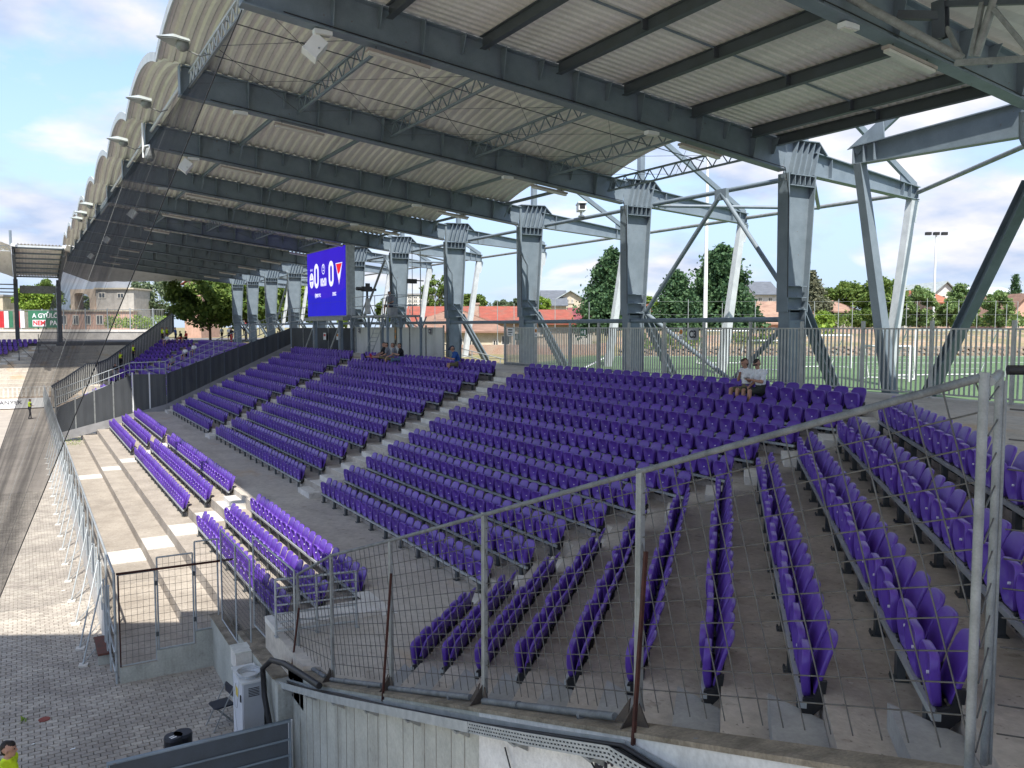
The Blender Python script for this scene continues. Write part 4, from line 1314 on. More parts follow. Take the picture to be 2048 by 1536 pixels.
# ---------------------------------------------------------------- palisade along the top gangway
XP = 20.1
pp = [34.9, 32.1, 29.35, 27.3, 25.35, 23.3, 21.26, 19.15, 17.1, 15.0, 12.97, 10.92, 8.9, 6.9]
for i, (ya, yb) in enumerate(zip(pp, pp[1:])):
    lab = 'pale steel railing panel of upright bars, %s from the opening' % ordn(i + 1)
    t = thing('railing', lab, 'railing', (XP, 0, 0), 0, 'railing panels on the top gangway')
    mb = MB(); mb.box(-.04, ya - .04, WALKZ, .04, ya + .04, 8.25); mb.build('post', M_bar, t)
    mb = MB(); mb.box(-.02, yb + .05, 8.02, .02, ya - .05, 8.06); mb.build('rail', M_bar, t)
    mb = MB(); mb.box(-.02, yb + .05, WALKZ + .1, .02, ya - .05, WALKZ + .14); mb.build('rail', M_bar, t)
    n = int((ya - yb) / .128)
    bar = MB(); bar.box(-.018, -.017, WALKZ + .14, .018, .017, 8.02); bar = bar.mesh('bar', M_bar)
    for j in range(1, n):
        link('bar', bar, t, (0, ya - (ya - yb) * j / n, 0))
    if i == 0:
        mb = MB(); mb.box(-.05, yb + .1, WALKZ + .02, .05, ya, WALKZ + .1); mb.build('sill', M_galvd, t)
# signs on the railing
M_green = mat('exit_green', (.01, .14, .06), .4, scale=3, var=.03)
M_orange = mat('sign_orange', (.70, .26, .04), .5, scale=3, var=.03)
M_signw = mat('sign_white', (.78, .78, .76), .5, scale=3, var=.03)
M_grey = mat('sign_grey', (.33, .33, .34), .5, scale=3, var=.03)
def sign(name, lab, y, z, wd, ht, m, X=XP - .05):
    t = thing(name, lab, 'sign', (X, y, z), R(-90))
    mb = MB(); mb.box(-wd / 2, -.005, -ht / 2, wd / 2, .005, ht / 2); mb.build('plate', m, t)
    return t
t = sign('exit_sign', 'green emergency exit sign with white arrow on the railing', 28.3, 7.86, .42, .3, M_green)
mb = MB(); mb.add([(-.16, -.008, 0), (-.05, -.008, .1), (-.05, -.008, .03), (.02, -.008, .03), (.02, -.008, -.03), (-.05, -.008, -.03), (-.05, -.008, -.1)], [(0, 6, 5, 4, 3, 2, 1)]); mb.box(.06, -.009, -.1, .17, -.007, .1); mb.build('symbol', M_signw, t)
def orange(y, lab):
    t = sign('notice_sign', lab, y, 7.85, .22, .42, M_signw)
    mb = MB(); mb.tube((0, -.007, .06), (0, -.010, .06), .085, 16); mb.build('disc', M_orange, t)
    mb = MB(); mb.box(-.02, -.013, .01, .02, -.011, .1); mb.box(-.08, -.009, -.12, .08, -.007, -.1); mb.box(-.08, -.009, -.17, .08, -.007, -.15); mb.build('print', M_ink, t)
orange(22.35, 'white notice with orange disc beside the C3 sign')
orange(32.0, 'white notice with orange disc beside the first railing post')
def sector(y, s, lab, X=XP - .05):
    t = sign('sector_sign', lab, y, 7.83, .50, .40, M_grey, X)
    text('lettering', s, .36, (0, -.012, -.01), (R(90), 0, 0), M_ink, t, .002, .85, bold=.012)
    mb = MB(); mb.box(-.24, -.0085, -.19, .0, -.0065, .17); mb.build('print', mat('sign_pale', (.6, .6, .6), .5), t)
sector(21.75, 'C3', 'grey sector sign reading C3 on the railing')
t = sign('notice_board', 'white notice board at the head of the first railing', 34.3, 7.85, .55, .38, M_signw)
mb = MB(); mb.box(-.2, -.009, .06, .2, -.007, .12); mb.box(-.2, -.009, -.05, .2, -.007, .0); mb.box(-.2, -.009, -.14, .1, -.007, -.1); mb.build('print', M_ink, t)
# corrugated pale sheets and dark sheets further along
def sheeting(name, lab, cat, p, q, z0, z1, m, npan, postm=None, wob=.012, pitch=.14):
    p, q = Vector(p), Vector(q)
    d = (q - p); L = d.length; d.normalize(); nrm = Vector((-d.y, d.x, 0))
    t = thing(name, lab, cat)
    for i in range(npan):
        a, b = p + d * (L * i / npan + .03), p + d * (L * (i + 1) / npan - .03)
        mb = MB(); n = max(2, int((b - a).length / pitch * 2)); vs_ = []
        za = [zz[0] + (zz[1] - zz[0]) * 0 for zz in ()]
        for j in range(n + 1):
            f = j / n; c = a.lerp(b, f) + nrm * (wob * (1 if j % 2 else -1)); g_ = (i + f) / npan
            zb, zt = (z0(g_) if callable(z0) else z0), (z1(g_) if callable(z1) else z1)
            vs_ += [(c.x, c.y, zb), (c.x, c.y, zt)]
        mb.add(vs_, [(2 * j, 2 * j + 2, 2 * j + 3, 2 * j + 1) for j in range(n)]); mb.build('sheet', m, t)
        if postm:
            zb, zt = (z0(i / npan) if callable(z0) else z0), (z1(i / npan) if callable(z1) else z1)
            c = p + d * (L * i / npan)
            mb = MB(); mb.box(c.x - .04, c.y - .04, zb - .1, c.x + .04, c.y + .04, zt + .12); mb.build('post', postm, t)
    return t
sheeting('sheet_fence', 'pale corrugated sheet fence behind the camera platform', 'fence', (XP, 41.7, 0), (XP, 55.7, 0), WALKZ + .02, 8.05, M_pale, 6, M_galvd)
sheeting('sheet_fence', 'dark sheet fence behind the scoreboard legs', 'fence', (XP - .05, 55.8, 0), (17.4, 62.3, 0), WALKZ, 8.0, M_dark, 5, M_galvd)
sector(43.4, 'C2', 'grey sector sign reading C2 on the pale sheet fence')
sector(55.0, 'C1', 'grey sector sign reading C1 on the pale sheet beside the dark fence')
t = sign('notice_sign', 'tall notice with orange discs on the pale sheet fence', 48.5, 7.5, .3, 1.2, mat('sign_tan', (.3, .25, .16), .6))
mb = MB(); mb.tube((0, -.007, .3), (0, -.01, .3), .1, 14); mb.tube((0, -.007, -.05), (0, -.01, -.05), .1, 14); mb.build('disc', M_orange, t)
mb = MB(); mb.box(-.1, -.009, -.5, .1, -.007, -.25); mb.build('print', M_ink, t)
t = sign('exit_sign', 'green emergency exit sign on the roof column by the opening', 34.3, 7.6, .5, .3, M_green, 20.45)
mb = MB(); mb.box(-.18, -.009, -.08, -.02, -.007, .08); mb.build('symbol', M_signw, t)
for (y, m2, lb) in ((58.6, mat('sign_red', (.5, .06, .05), .5), 'small red and white notice on the dark sheet fence'), (57.3, M_orange, 'small orange notice on the dark sheet fence beside the leg')):
    X = 20.05 + (55.8 - y) * .408
    t = sign('notice_sign', lb, y, 7.4, .62, .5, M_signw, X - .14)
    mb = MB(); mb.box(-.22, -.01, .0, .22, -.006, .16); mb.build('print', m2, t)
# handrail of the exit stair
t = thing('handrail', 'pale sloping handrail of the exit stair at the opening', 'handrail')
for dz in (0, .35):
    mb = MB(); mb.tube((21.6, 45.3, 7.1 - dz), (22.4, 38.6, 5.95 - dz + .35), .03, 6); mb.build('rail', M_galv, t)
for f in (.1, .5, .9):
    mb = MB(); p = Vector((21.6, 45.3, 7.1)).lerp(Vector((22.4, 38.6, 6.3)), f); mb.tube(p, p - Vector((0, 0, 1.2)), .03, 6); mb.build('post', M_galv, t)
# dark partition across the stand
def pz(x):                                          # floor along the partition
    if x < 6.42: return LZ[min(4, max(0, sum(1 for v in LX[1:5] if x < v)))]
    if x < XR(10): return MIDZ
    return MIDZ + (x - XR(10)) * .46
t = sheeting('partition', 'dark sheet partition climbing across the stand', 'partition', (1.75, 63.6, 0), (6.4, 62.9, 0), lambda f: .3 + f * 1.6, lambda f: 2.65 + f * 2.1, M_dark, 4, M_galvd, pitch=.4)
t = sheeting('partition', 'dark door-like sheets of the partition on the gangway', 'partition', (6.45, 62.9, 0), (8.5, 61.9, 0), MIDZ + .05, 4.8, M_dark, 2, M_white, pitch=.4)
t = sheeting('partition', 'upper dark sheet partition beside the far seat rows', 'partition', (8.55, 61.9, 0), (17.35, 62.3, 0), lambda f: MIDZ + f * 4.05 + .35, lambda f: 4.85 + f * 3.15, M_dark, 9, M_steeld, pitch=.4)
mb = MB(); mb.extr([(1.7, 63.4, .3), (8.4, 61.8, 2.2), (17.3, 62.2, 6.25), (17.3, 62.2, 6.8), (8.4, 61.8, 2.7), (1.7, 63.4, .9)], (0, .05, 0))
tag(mb.build('partition_skirt', mat('skirt_grey', (.25, .25, .255), .7, scale=2)), 'plain grey skirting under the dark partition sheets', 'partition')
t = thing('stair_handrail', 'white handrail with bars along the top of the dark partition', 'handrail')
mb = MB()
PR = [(1.8, 64.6, 3.6), (6.4, 63.9, 5.4), (8.6, 62.9, 5.5), (17.6, 63.3, 9.3), (19.0, 63.4, 9.4)]
for (a, b) in zip(PR, PR[1:]):
    a, b = Vector(a), Vector(b)
    for dz in (0, -.5, -1.0): mb.tube(a + Vector((0, 0, dz + .15)), b + Vector((0, 0, dz + .15)), .03, 6)
    n = int((b - a).length / .35)
    for i in range(n):
        p = a.lerp(b, i / n); mb.tube(p + Vector((0, 0, .15)), p - Vector((0, 0, .9)), .014 if i % 5 else .03, 5, caps=False)
mb.build('rails', M_galv, t)
# dark bar fence at the far corner
t = thing('bar_fence', 'dark bar fence climbing beside the far corner section', 'fence')
for i in range(12):
    n0, n1 = -11.5 + i * 1.5, -11.5 + (i + 1) * 1.5
    a, b = Vector(mir(corner(n0, FARS))), Vector(mir(corner(n1, FARS)))
    def fz(n_): return MIDZ + max(0, (n_ + 4.8)) * .46 if n_ > -7 else max(.3, MIDZ + (n_ + 7) * .45)
    z0, z1 = fz(n0), fz(n1)
    mb = MB()
    for j in range(6):
        f = j / 6; p = a.lerp(b, f); z = z0 + (z1 - z0) * f
        mb.box(p.x - .05, p.y - .05, z + .05, p.x + .04, p.y + .04, z + 2.1)
    mb.build('bars', M_bar, t)
    mb = MB(); mb.beam((a.x, a.y, z0 + 2.1), (b.x, b.y, z1 + 2.1), .06, .3); mb.beam((a.x, a.y, z0 + .1), (b.x, b.y, z1 + .1), .05, .06); mb.build('rails', M_steeld, t)
    mb = MB(); mb.hexa([(a.x + .12, a.y + .12, z0 + .1), (b.x + .12, b.y + .12, z1 + .1), (b.x + .15, b.y + .15, z1 + .1), (a.x + .15, a.y + .15, z0 + .1)], [(a.x + .12, a.y + .12, z0 + 2.1), (b.x + .12, b.y + .12, z1 + 2.1), (b.x + .15, b.y + .15, z1 + 2.1), (a.x + .15, a.y + .15, z0 + 2.1)]); mb.build('dark_sheet', mat('blue_black_sheet', (.06, .075, .10), .6), t)
# ---------------------------------------------------------------- scoreboard
def emis(name, col, s):
    m = bpy.data.materials.new(name); m.use_nodes = True; t = m.node_tree
    b = t.nodes['Principled BSDF']; b.inputs['Base Color'].default_value = (*[c * .15 for c in col], 1); b.inputs['Roughness'].default_value = .6; b.inputs['Specular IOR Level'].default_value = .1
    n = t.nodes.new('ShaderNodeTexNoise'); n.inputs['Scale'].default_value = .6
    mr = t.nodes.new('ShaderNodeMapRange'); mr.inputs[3].default_value = s * .92; mr.inputs[4].default_value = s * 1.08
    g = t.nodes.new('ShaderNodeNewGeometry'); t.links.new(g.outputs['Position'], n.inputs['Vector']); t.links.new(n.outputs['Fac'], mr.inputs[0])
    b.inputs['Emission Color'].default_value = (*col, 1); t.links.new(mr.outputs[0], b.inputs['Emission Strength'])
    return m
E_blue = emis('screen_blue', (.0055, .0045, .17), .9)
E_violet = emis('screen_violet', (.012, .0045, .17), .9)
E_whit = emis('screen_white', (.29, .29, .385), .85)
E_red = emis('screen_red', (.26, .007, .012), .9)
SB = thing('scoreboard', 'blue LED scoreboard showing 0 00:00 0 under the roof', 'scoreboard', (17.3, 53.7, 10.95), R(-90))
BW, BH = 7.9, 4.3                                    # local: x along the board, -y towards the pitch
mb = MB(); mb.box(-BW / 2 - .1, .02, -BH / 2 - .1, BW / 2 + .1, .30, BH / 2 + .1); mb.build('housing', M_galvd, SB)
mb = MB(); mb.box(-BW / 2, -.01, -BH / 2, BW / 2, .018, BH / 2); mb.build('screen', E_blue, SB)
mb = MB()
arc = [(-BW / 2, -.012, BH / 2)] + [(-BW / 2 + BW * i / 16, -.012, -.25 - .75 * math.sin(math.pi * (.12 + i / 16 * .8))) for i in range(17)] + [(BW / 2, -.012, BH / 2)]
mb.add(arc, [tuple(range(len(arc)))]); mb.build('screen_field', E_violet, SB)
def ringdigit(cx, cz, w_, h_, th, m=E_whit, d=.02):
    mb = MB(); n = 20
    def rr(w2, h2):
        r = min(w2, h2) * .98; L = []
        for q, (sx, sz) in enumerate(((1, 1), (-1, 1), (-1, -1), (1, -1))):
            for i in range(6):
                a = math.pi / 2 * (q + i / 5)
                L.append((cx + sx * (w2 - r) + r * math.cos(a), cz + sz * (h2 - r) + r * math.sin(a)))
        return L
    o, i_ = rr(w_ / 2, h_ / 2), rr(w_ / 2 - th, h_ / 2 - th)
    n = len(o)
    vs_ = [(x, -d, z) for x, z in o] + [(x, -d, z) for x, z in i_]
    mb.add(vs_, [(k, (k + 1) % n, n + (k + 1) % n, n + k) for k in range(n)])
    return mb.build('digit', m, SB)
ringdigit(-1.85, .55, 1.0, 1.65, .30); ringdigit(1.25, .55, 1.0, 1.65, .30)
text('clock', '00:00', .72, (-.35, -.022, .05), (R(90), 0, 0), E_whit, SB, .002, .78, bold=.025)
text('team_name', 'ÚJPEST FC', .30, (-1.6, -.022, -.78), (R(90), 0, 0), E_whit, SB, .002, .95, bold=.012)
text('team_name', 'DVSC', .30, (1.85, -.022, -.78), (R(90), 0, 0), E_whit, SB, .002, .95, bold=.012)
mb = MB()                                            # league mark: ring with bars
for i in range(24):
    a, b = 2 * math.pi * i / 24, 2 * math.pi * (i + 1) / 24
    mb.add([(-.35 + r * math.cos(t), -.02, .93 + r * 1.05 * math.sin(t)) for t, r in ((a, .33), (b, .33), (b, .27), (a, .27))], [(0, 1, 2, 3)])
mb.box(-.43, -.022, .98, -.27, -.018, 1.08); mb.box(-.45, -.022, .80, -.25, -.018, .88); mb.ball((-.35, -.02, 1.14), .05, 8, 5)
mb.build('league_mark', E_whit, SB)
mb = MB(); n = 22                                    # oval crest with a dark bar and two stars
L = [(-2.95 + .46 * math.cos(2 * math.pi * i / n), -.02, .28 + .52 * math.sin(2 * math.pi * i / n)) for i in range(n)]
mb.add(L, [tuple(range(n))])
for cx in (-3.1, -2.82):
    L = []
    for i in range(10):
        r = .13 if i % 2 == 0 else .055; a = math.pi / 2 + math.pi * i / 5; L.append((cx + r * math.cos(a), -.02, 1.0 + r * math.sin(a)))
    mb.add(L, [tuple(range(10))])
mb.build('crest', E_whit, SB)
mb = MB(); mb.box(-3.28, -.026, .22, -2.62, -.022, .32); mb.box(-3.0, -.026, .45, -2.96, -.022, .68); mb.box(-3.0, -.026, .45, -2.86, -.022, .49); mb.box(-2.97, -.026, -.1, -2.92, -.022, .15); mb.build('crest_bar', E_violet, SB)
mb = MB(); mb.add([(2.15, -.02, 1.15), (3.45, -.02, 1.15), (2.8, -.02, -.22)], [(0, 2, 1)]); mb.build('pennant', E_whit, SB)
mb = MB(); mb.add([(2.25, -.024, 1.10), (3.38, -.024, 1.10), (2.95, -.024, .55), (2.62, -.024, .42)], [(0, 3, 2, 1)]); mb.add([(2.75, -.024, .05), (2.9, -.024, .2), (2.8, -.024, -.12)], [(0, 2, 1)]); mb.build('pennant_red', E_red, SB)
mb = MB()
for i in range(1, 8): mb.box(-BW / 2 + BW * i / 8 - .006, -.0115, -BH / 2, -BW / 2 + BW * i / 8 + .006, -.0101, BH / 2)
for i in range(1, 5): mb.box(-BW / 2, -.0116, -BH / 2 + BH * i / 5 - .006, BW / 2, -.0102, -BH / 2 + BH * i / 5 + .006)
mb.build('module_seams', mat('seam_dark', (.01, .01, .05), .6), SB)
mb = MB(); mb.box(-BW / 2 - .1, -.25, -BH / 2 - .32, BW / 2 + .1, .4, -BH / 2 - .11); mb.build('walkway', M_rust if False else M_galvd, SB)
for x in (-3.0, 2.4):
    mb = MB(); mb.box(x - .12, .05, -4.72, x + .12, .3, -BH / 2 - .33); mb.build('leg', M_steel, SB)
    for dx in (-1.1, 1.1):
        mb = MB(); mb.beam((x + dx, -.3, -4.7), (x, .17, -2.6), .08, .08); mb.build('brace', M_galvd, SB)
mb = MB(); mb.box(BW / 2 + .12, .0, -BH / 2, BW / 2 + .3, .5, BH / 2); mb.build('side_frame', M_galv, SB)
# camera platform
PL = thing('camera_platform', 'steel scaffold platform with railing and ladder beside the scoreboard', 'platform')
y0, y1, x0, x1, pz_ = 43.2, 49.0, 17.4, 19.4, 8.75
mb = MB(); mb.box(x0, y0, pz_ - .12, x1, y1, pz_); mb.build('deck', M_galvd, PL)
for x in (x0, x1):
    for y in (y0, (y0 + y1) / 2, y1):
        mb = MB(); mb.box(x - .06, y - .06, WALKZ - (0 if x > 17 else .4), x + .06, y + .06, pz_ - .12); mb.build('leg', M_steel, PL)
        mb = MB()
        for sg in (-1, 1): mb.beam((x, y, pz_ - .9), (x, y + sg * .75, pz_ - .1), .06, .06)
        mb.build('knee_brace', M_steel, PL)
mb = MB()
for z in (.55, 1.1):
    for a, b in (((x0, y0), (x0, y1)), ((x0, y0), (x1, y0)), ((x1, y0), (x1, y1))): mb.tube((*a, pz_ + z), (*b, pz_ + z), .022, 6)
for x, y in ((x0, y0), (x0, 45.1), (x0, 47), (x0, y1), (x1, y0), (x1, y1)): mb.tube((x, y, pz_), (x, y, pz_ + 1.1), .022, 6)
mb.tube((x1, y0, pz_), (x1, y0, pz_ + 3.9), .03, 6); mb.tube((x1 - .5, y0, pz_), (x1 - .5, y0, pz_ + 3.9), .02, 6)
mb.build('railing', M_galv, PL)
mb = MB(); a, b = Vector((17.2, 46.8, 6.0)), Vector((17.3, 44.2, 8.7))
for dx in (0, .42): mb.tube(a + Vector((dx, 0, 0)), b + Vector((dx, 0, 0)), .025, 6)
for i in range(1, 11):
    p = a.lerp(b, i / 11); mb.tube(p, p + Vector((.42, 0, 0)), .016, 5)
mb.build('ladder', M_galv, PL)
t = thing('video_camera', 'large black television camera on a draped tripod on the platform', 'camera', (18.0, 47.9, pz_), R(200))
mb = MB(); mb.box(-.3, -.12, 1.45, .35, .12, 1.75); mb.tube((.35, 0, 1.6), (.8, 0, 1.6), .11, 12); mb.box(-.7, -.05, 1.5, -.3, .05, 1.65); mb.box(-.2, -.04, 1.75, .1, .04, 1.95); mb.build('body', M_black, t)
mb = MB(); mb.tube((0, 0, .75), (0, 0, 1.45), .07, 10); mb.build('head', M_black, t)
mb = MB()
for a in (0, 2.1, 4.2): mb.beam((0, 0, 1.1), (.45 * math.cos(a), .45 * math.sin(a), 0), .05, .05)
mb.build('leg', M_black, t)
mb = MB(); mb.tube((0.05, .1, .1), (.02, .05, 1.05), .2, 10, .12); mb.build('drape', mat('drape', (.5, .5, .48), .9, scale=5, var=.2), t)
t = thing('video_camera', 'small black camera on a pole at the platform railing', 'camera', (18.9, 43.2, pz_ + 1.75), R(190))
mb = MB(); mb.box(-.25, -.1, 0, .3, .1, .25); mb.box(-.75, -.04, .14, -.25, .04, .2); mb.build('body', M_black, t)
mb = MB(); mb.tube((0, 0, -1.75), (0, 0, 0), .025, 6); mb.build('pole', M_galvd, t)
mb = MB(); mb.box(17.9, 44.0, pz_ + .001, 18.35, 44.5, pz_ + .42)
tag(mb.build('equipment_case', mat('case_grey', (.3, .3, .3), .5)), 'grey equipment case on the camera platform', 'case')

# ---------------------------------------------------------------- lamps, speakers, floodlights
M_lamp = mat('lamp_diffuser', (.62, .60, .55), .35, scale=3, var=.05)
M_brown = mat('lamp_body', (.36, .31, .28), .6, scale=4, var=.1)
def strip(i, x, short=False):
    y = FY[i] if i < len(FY) else 0
    lab = 'long fluorescent strip light under the %s girder, %s' % (ordn(i), 'towards the eave' if x < 12 else 'towards the column') if i else 'fluorescent strip light under the corner girder'
    t = thing('strip_light', lab, 'light', (x, y - .02, GB(x) - .16), 0, 'strip lights under the girders')
    L = 1.55; dz = -.117 * L
    mb = MB(); mb.beam((0, 0, .03), (L, 0, dz + .03), .17, .06); mb.build('body', M_brown, t)
    mb = MB(); mb.beam((.04, 0, -.035), (L - .04, 0, dz - .035), .13, .06); mb.build('diffuser', M_lamp, t)
    mb = MB()
    for f in (.15, .85): mb.tube((L * f, 0, dz * f + .06), (L * f, 0, dz * f + .16), .008, 4)
    mb.build('hanger', M_black, t)
strip(0, 14.45)
for i in range(1, 11):
    strip(i, 6.9); strip(i, 16.2)
def emlight(i, x):
    t = thing('emergency_light', 'small white emergency light under the %s girder %s' % (ordn(i), 'near the eave' if x < 10 else 'near its column') if i else 'small white emergency light under the corner girder', 'light', (x, FY[i], GB(x) - .06), 0, 'emergency lights under the girders')
    mb = MB(); mb.box(-.2, -.09, -.05, .2, .09, .05); mb.build('body', M_white, t)
    mb = MB(); mb.box(-.16, -.06, -.07, .16, .06, -.052); mb.build('diffuser', M_lamp, t)
emlight(0, 13.4)
for i in range(1, 6): emlight(i, 5.9); emlight(i, 15.2)
for j, (i, x) in enumerate(((1, 5.95), (3, 5.8), (5, 5.6), (7, 5.6), (9, 5.6))):
    t = thing('loudspeaker', 'white box loudspeaker hanging under the %s girder near the eave' % ordn(i), 'loudspeaker', (x, FY[i] + .12, GB(x) - .12), R(-15), 'loudspeakers under the eave')
    rot = Matrix.Rotation(R(38), 3, 'Y') @ Matrix.Scale(.78, 3)
    mb = MB(); b = MB(); b.box(-.22, -.26, -.62, .22, .26, -.08); mb.add([rot @ Vector(v) for v in b.v], b.f)
    b = MB(); b.box(-.24, -.28, -.66, .24, .28, -.622); mb.add([rot @ Vector(v) for v in b.v], b.f); mb.build('cabinet', M_white, t)
    mb = MB(); mb.beam((0, 0, .1), (-.1, 0, -.25), .04, .012); mb.beam((-.1, -.29, -.3), (-.1, .29, -.3), .04, .012); mb.build('bracket', M_galv, t)
for j, (y, z) in enumerate(((21.65, 14.83), (28.4, 14.98), (35.1, 15.03), (53.3, 14.9), (58.2, 15.0), (62.6, 15.14))):
    t = thing('floodlight', 'floodlight with pale pointed visor on the eave, %s from the near corner' % ordn(j + 1), 'floodlight', (3.55, y, z), R(180), 'floodlights along the eave')
    mb = MB()
    U = [(-.12, -.34, .02), (.24, -.29, .08), (.60, 0, .13), (.24, .29, .08), (-.12, .34, .02), (-.16, 0, .18), (.2, 0, .24)]
    mb.add(U, [(0, 1, 6, 5), (1, 2, 6), (2, 3, 6), (3, 4, 5, 6)], 0, True)
    mb.add([(x, y_, z_ - .03) for x, y_, z_ in U], [(5, 6, 1, 0), (6, 2, 1), (6, 3, 2), (6, 5, 4, 3)], 0, True)
    mb.build('visor', mat('visor', (.42, .46, .44), .3, .0, scale=3, var=.08), t)
    mb = MB(); mb.ball((.0, 0, .0), .16, 12, 8, 0, (1, 1.4, .9)); mb.build('lamp_head', M_galvd, t)
    mb = MB(); mb.path([(-.62, 0, -.1), (-.4, 0, -.2), (-.1, 0, -.1)], .02, 6); mb.build('bracket', M_galvd, t)
t = thing('dome_camera', 'grey dome camera on a white drop pole at the eave', 'camera', (4.02, 31.6, 13.95))
mb = MB(); mb.tube((0, 0, .02), (0, 0, .3), .17, 14, .12); mb.ball((0, 0, 0), .16, 14, 8); mb.build('dome', M_galvd, t)
mb = MB(); mb.path([(0, 0, .3), (0, .05, .42), (-.1, .5, .45), (-.12, .75, .3)], .03, 7); mb.tube((-.12, .75, .1), (-.12, .75, 1.3), .035, 8); mb.build('pole', M_white, t)
t = thing('cctv_camera', 'white box CCTV camera on the bracing tube behind the columns', 'camera', (21.9, 31.2, 13.05), R(-118))
mb = MB(); mb.box(-.1, -.17, .2, .75, .17, .52); mb.box(-.16, -.2, .50, .82, .2, .55); mb.build('housing', M_white, t)
mb = MB(); mb.box(.752, -.12, .25, .76, .12, .47); mb.build('lens', M_black, t)
mb = MB(); mb.tube((.3, 0, -.05), (.3, 0, .2), .06, 8); mb.box(.15, -.12, -.05, .45, .12, .0); mb.build('bracket', M_white, t)

# ---------------------------------------------------------------- ball net from the eave to the ground
M_net = bpy.data.materials.new('ball_net'); M_net.use_nodes = True
t_ = M_net.node_tree; b_ = t_.nodes['Principled BSDF']
b_.inputs['Base Color'].default_value = (.02, .021, .025, 1); b_.inputs['Roughness'].default_value = 1.0; b_.inputs['Specular IOR Level'].default_value = 0
# a net of thin strands: what it covers grows as it is seen more edge-on, for every ray alike
gg = t_.nodes.new('ShaderNodeNewGeometry')
dp = t_.nodes.new('ShaderNodeVectorMath'); dp.operation = 'DOT_PRODUCT'
t_.links.new(gg.outputs['Incoming'], dp.inputs[0]); t_.links.new(gg.outputs['Normal'], dp.inputs[1])
def mth(op, a, b=None):
    n = t_.nodes.new('ShaderNodeMath'); n.operation = op
    for k_, v in enumerate((a, b)):
        if v is None: continue
        if isinstance(v, (int, float)): n.inputs[k_].default_value = v
        else: t_.links.new(v, n.inputs[k_])
    return n.outputs[0]
nzn = t_.nodes.new('ShaderNodeTexNoise'); nzn.inputs['Scale'].default_value = .35; nzn.inputs['Detail'].default_value = 3
t_.links.new(gg.outputs['Position'], nzn.inputs['Vector'])
cov = t_.nodes.new('ShaderNodeMapRange'); cov.inputs[1].default_value = .35; cov.inputs[2].default_value = .65; cov.inputs[3].default_value = .955; cov.inputs[4].default_value = .925
t_.links.new(nzn.outputs['Fac'], cov.inputs[0])
inv = mth('DIVIDE', 1.0, mth('MAXIMUM', mth('ABSOLUTE', dp.outputs['Value']), .05))
t_.links.new(mth('SUBTRACT', 1.0, mth('POWER', cov.outputs[0], inv)), b_.inputs['Alpha'])
net = thing('ball_net', 'dark ball-stop net hanging in a slanting sheet from the eave to the ground', 'net')
NA, NB = Vector((4.22, 18.4, 14.75)), Vector((-.95, 27.3, .1))
NC, ND = Vector((4.1, 92.0, 14.9)), Vector((-1.55, 62.6, .05))
mb = MB(); nu, nv = 30, 14; vs_, uv = [], []
for a in range(nu + 1):
    for b in range(nv + 1):
        f, g_ = a / nu, b / nv
        top, bot = NA.lerp(NC, f), NB.lerp(ND, f)
        p = top.lerp(bot, g_)
        sag = math.sin(math.pi * g_) * (.25 * math.sin(f * 17) + .15) * (1 if 0 < a < nu else 0)
        vs_.append(p + Vector((-sag * .5, 0, -sag * .3))); uv.append((f * 40, g_ * 16))
fs = [(a * (nv + 1) + b, (a + 1) * (nv + 1) + b, (a + 1) * (nv + 1) + b + 1, a * (nv + 1) + b + 1) for a in range(nu) for b in range(nv)]
mb.add(vs_, fs, 0, True)
o = mb.build('netting', M_net, net)
uvl = o.data.uv_layers.new(name='UVMap')
for p in o.data.polygons:
    for li in p.loop_indices: uvl.data[li].uv = uv[o.data.loops[li].vertex_index]
mb = MB(); mb.path([NA, NA.lerp(NB, .5) + Vector((0, 0, -.02)), NB], .014, 5); mb.build('edge_rope', M_black, net)
mb = MB(); mb.path([NC, ND], .014, 5); mb.build('edge_rope', M_black, net)
mb = MB()
for f in (.12, .3):
    a, b = NA.lerp(NC, f), NB.lerp(ND, f); mb.tube(a, b, .006, 4, caps=False)
mb.build('seam_rope', M_galvd, net)
# ---------------------------------------------------------------- people
SKINS = [(.46, .27, .19), (.38, .20, .13), (.5, .31, .23)]
PM = {}
def pmat(name, c, rough=.8):
    return mat('cloth_' + name, c, rough, scale=14, var=.12, coords='obj', spec=.2)
M_skin = mat('skin', (.42, .235, .165), .55, scale=8, var=.08, coords='obj', spec=.35)
M_hair = mat('hair_dark', (.018, .013, .010), .6, scale=30, var=.3, coords='obj')
M_hairb = mat('hair_brown', (.07, .04, .025), .6, scale=30, var=.3, coords='obj')
M_shoe = mat('shoe', (.04, .035, .035), .6, scale=10, coords='obj')
CL = {'white': (.72, .73, .75), 'black': (.018, .018, .022), 'navy': (.03, .04, .075), 'blue': (.03, .09, .30), 'red': (.42, .03, .03), 'hivis': (.62, .80, .03), 'khaki': (.17, .15, .09),
      'grey': (.20, .21, .24), 'jeans': (.10, .16, .25), 'dkgrey': (.045, .05, .045), 'redshoe': (.45, .03, .06), 'purple': (.10, .05, .25)}
def V(*a): return Vector(a)
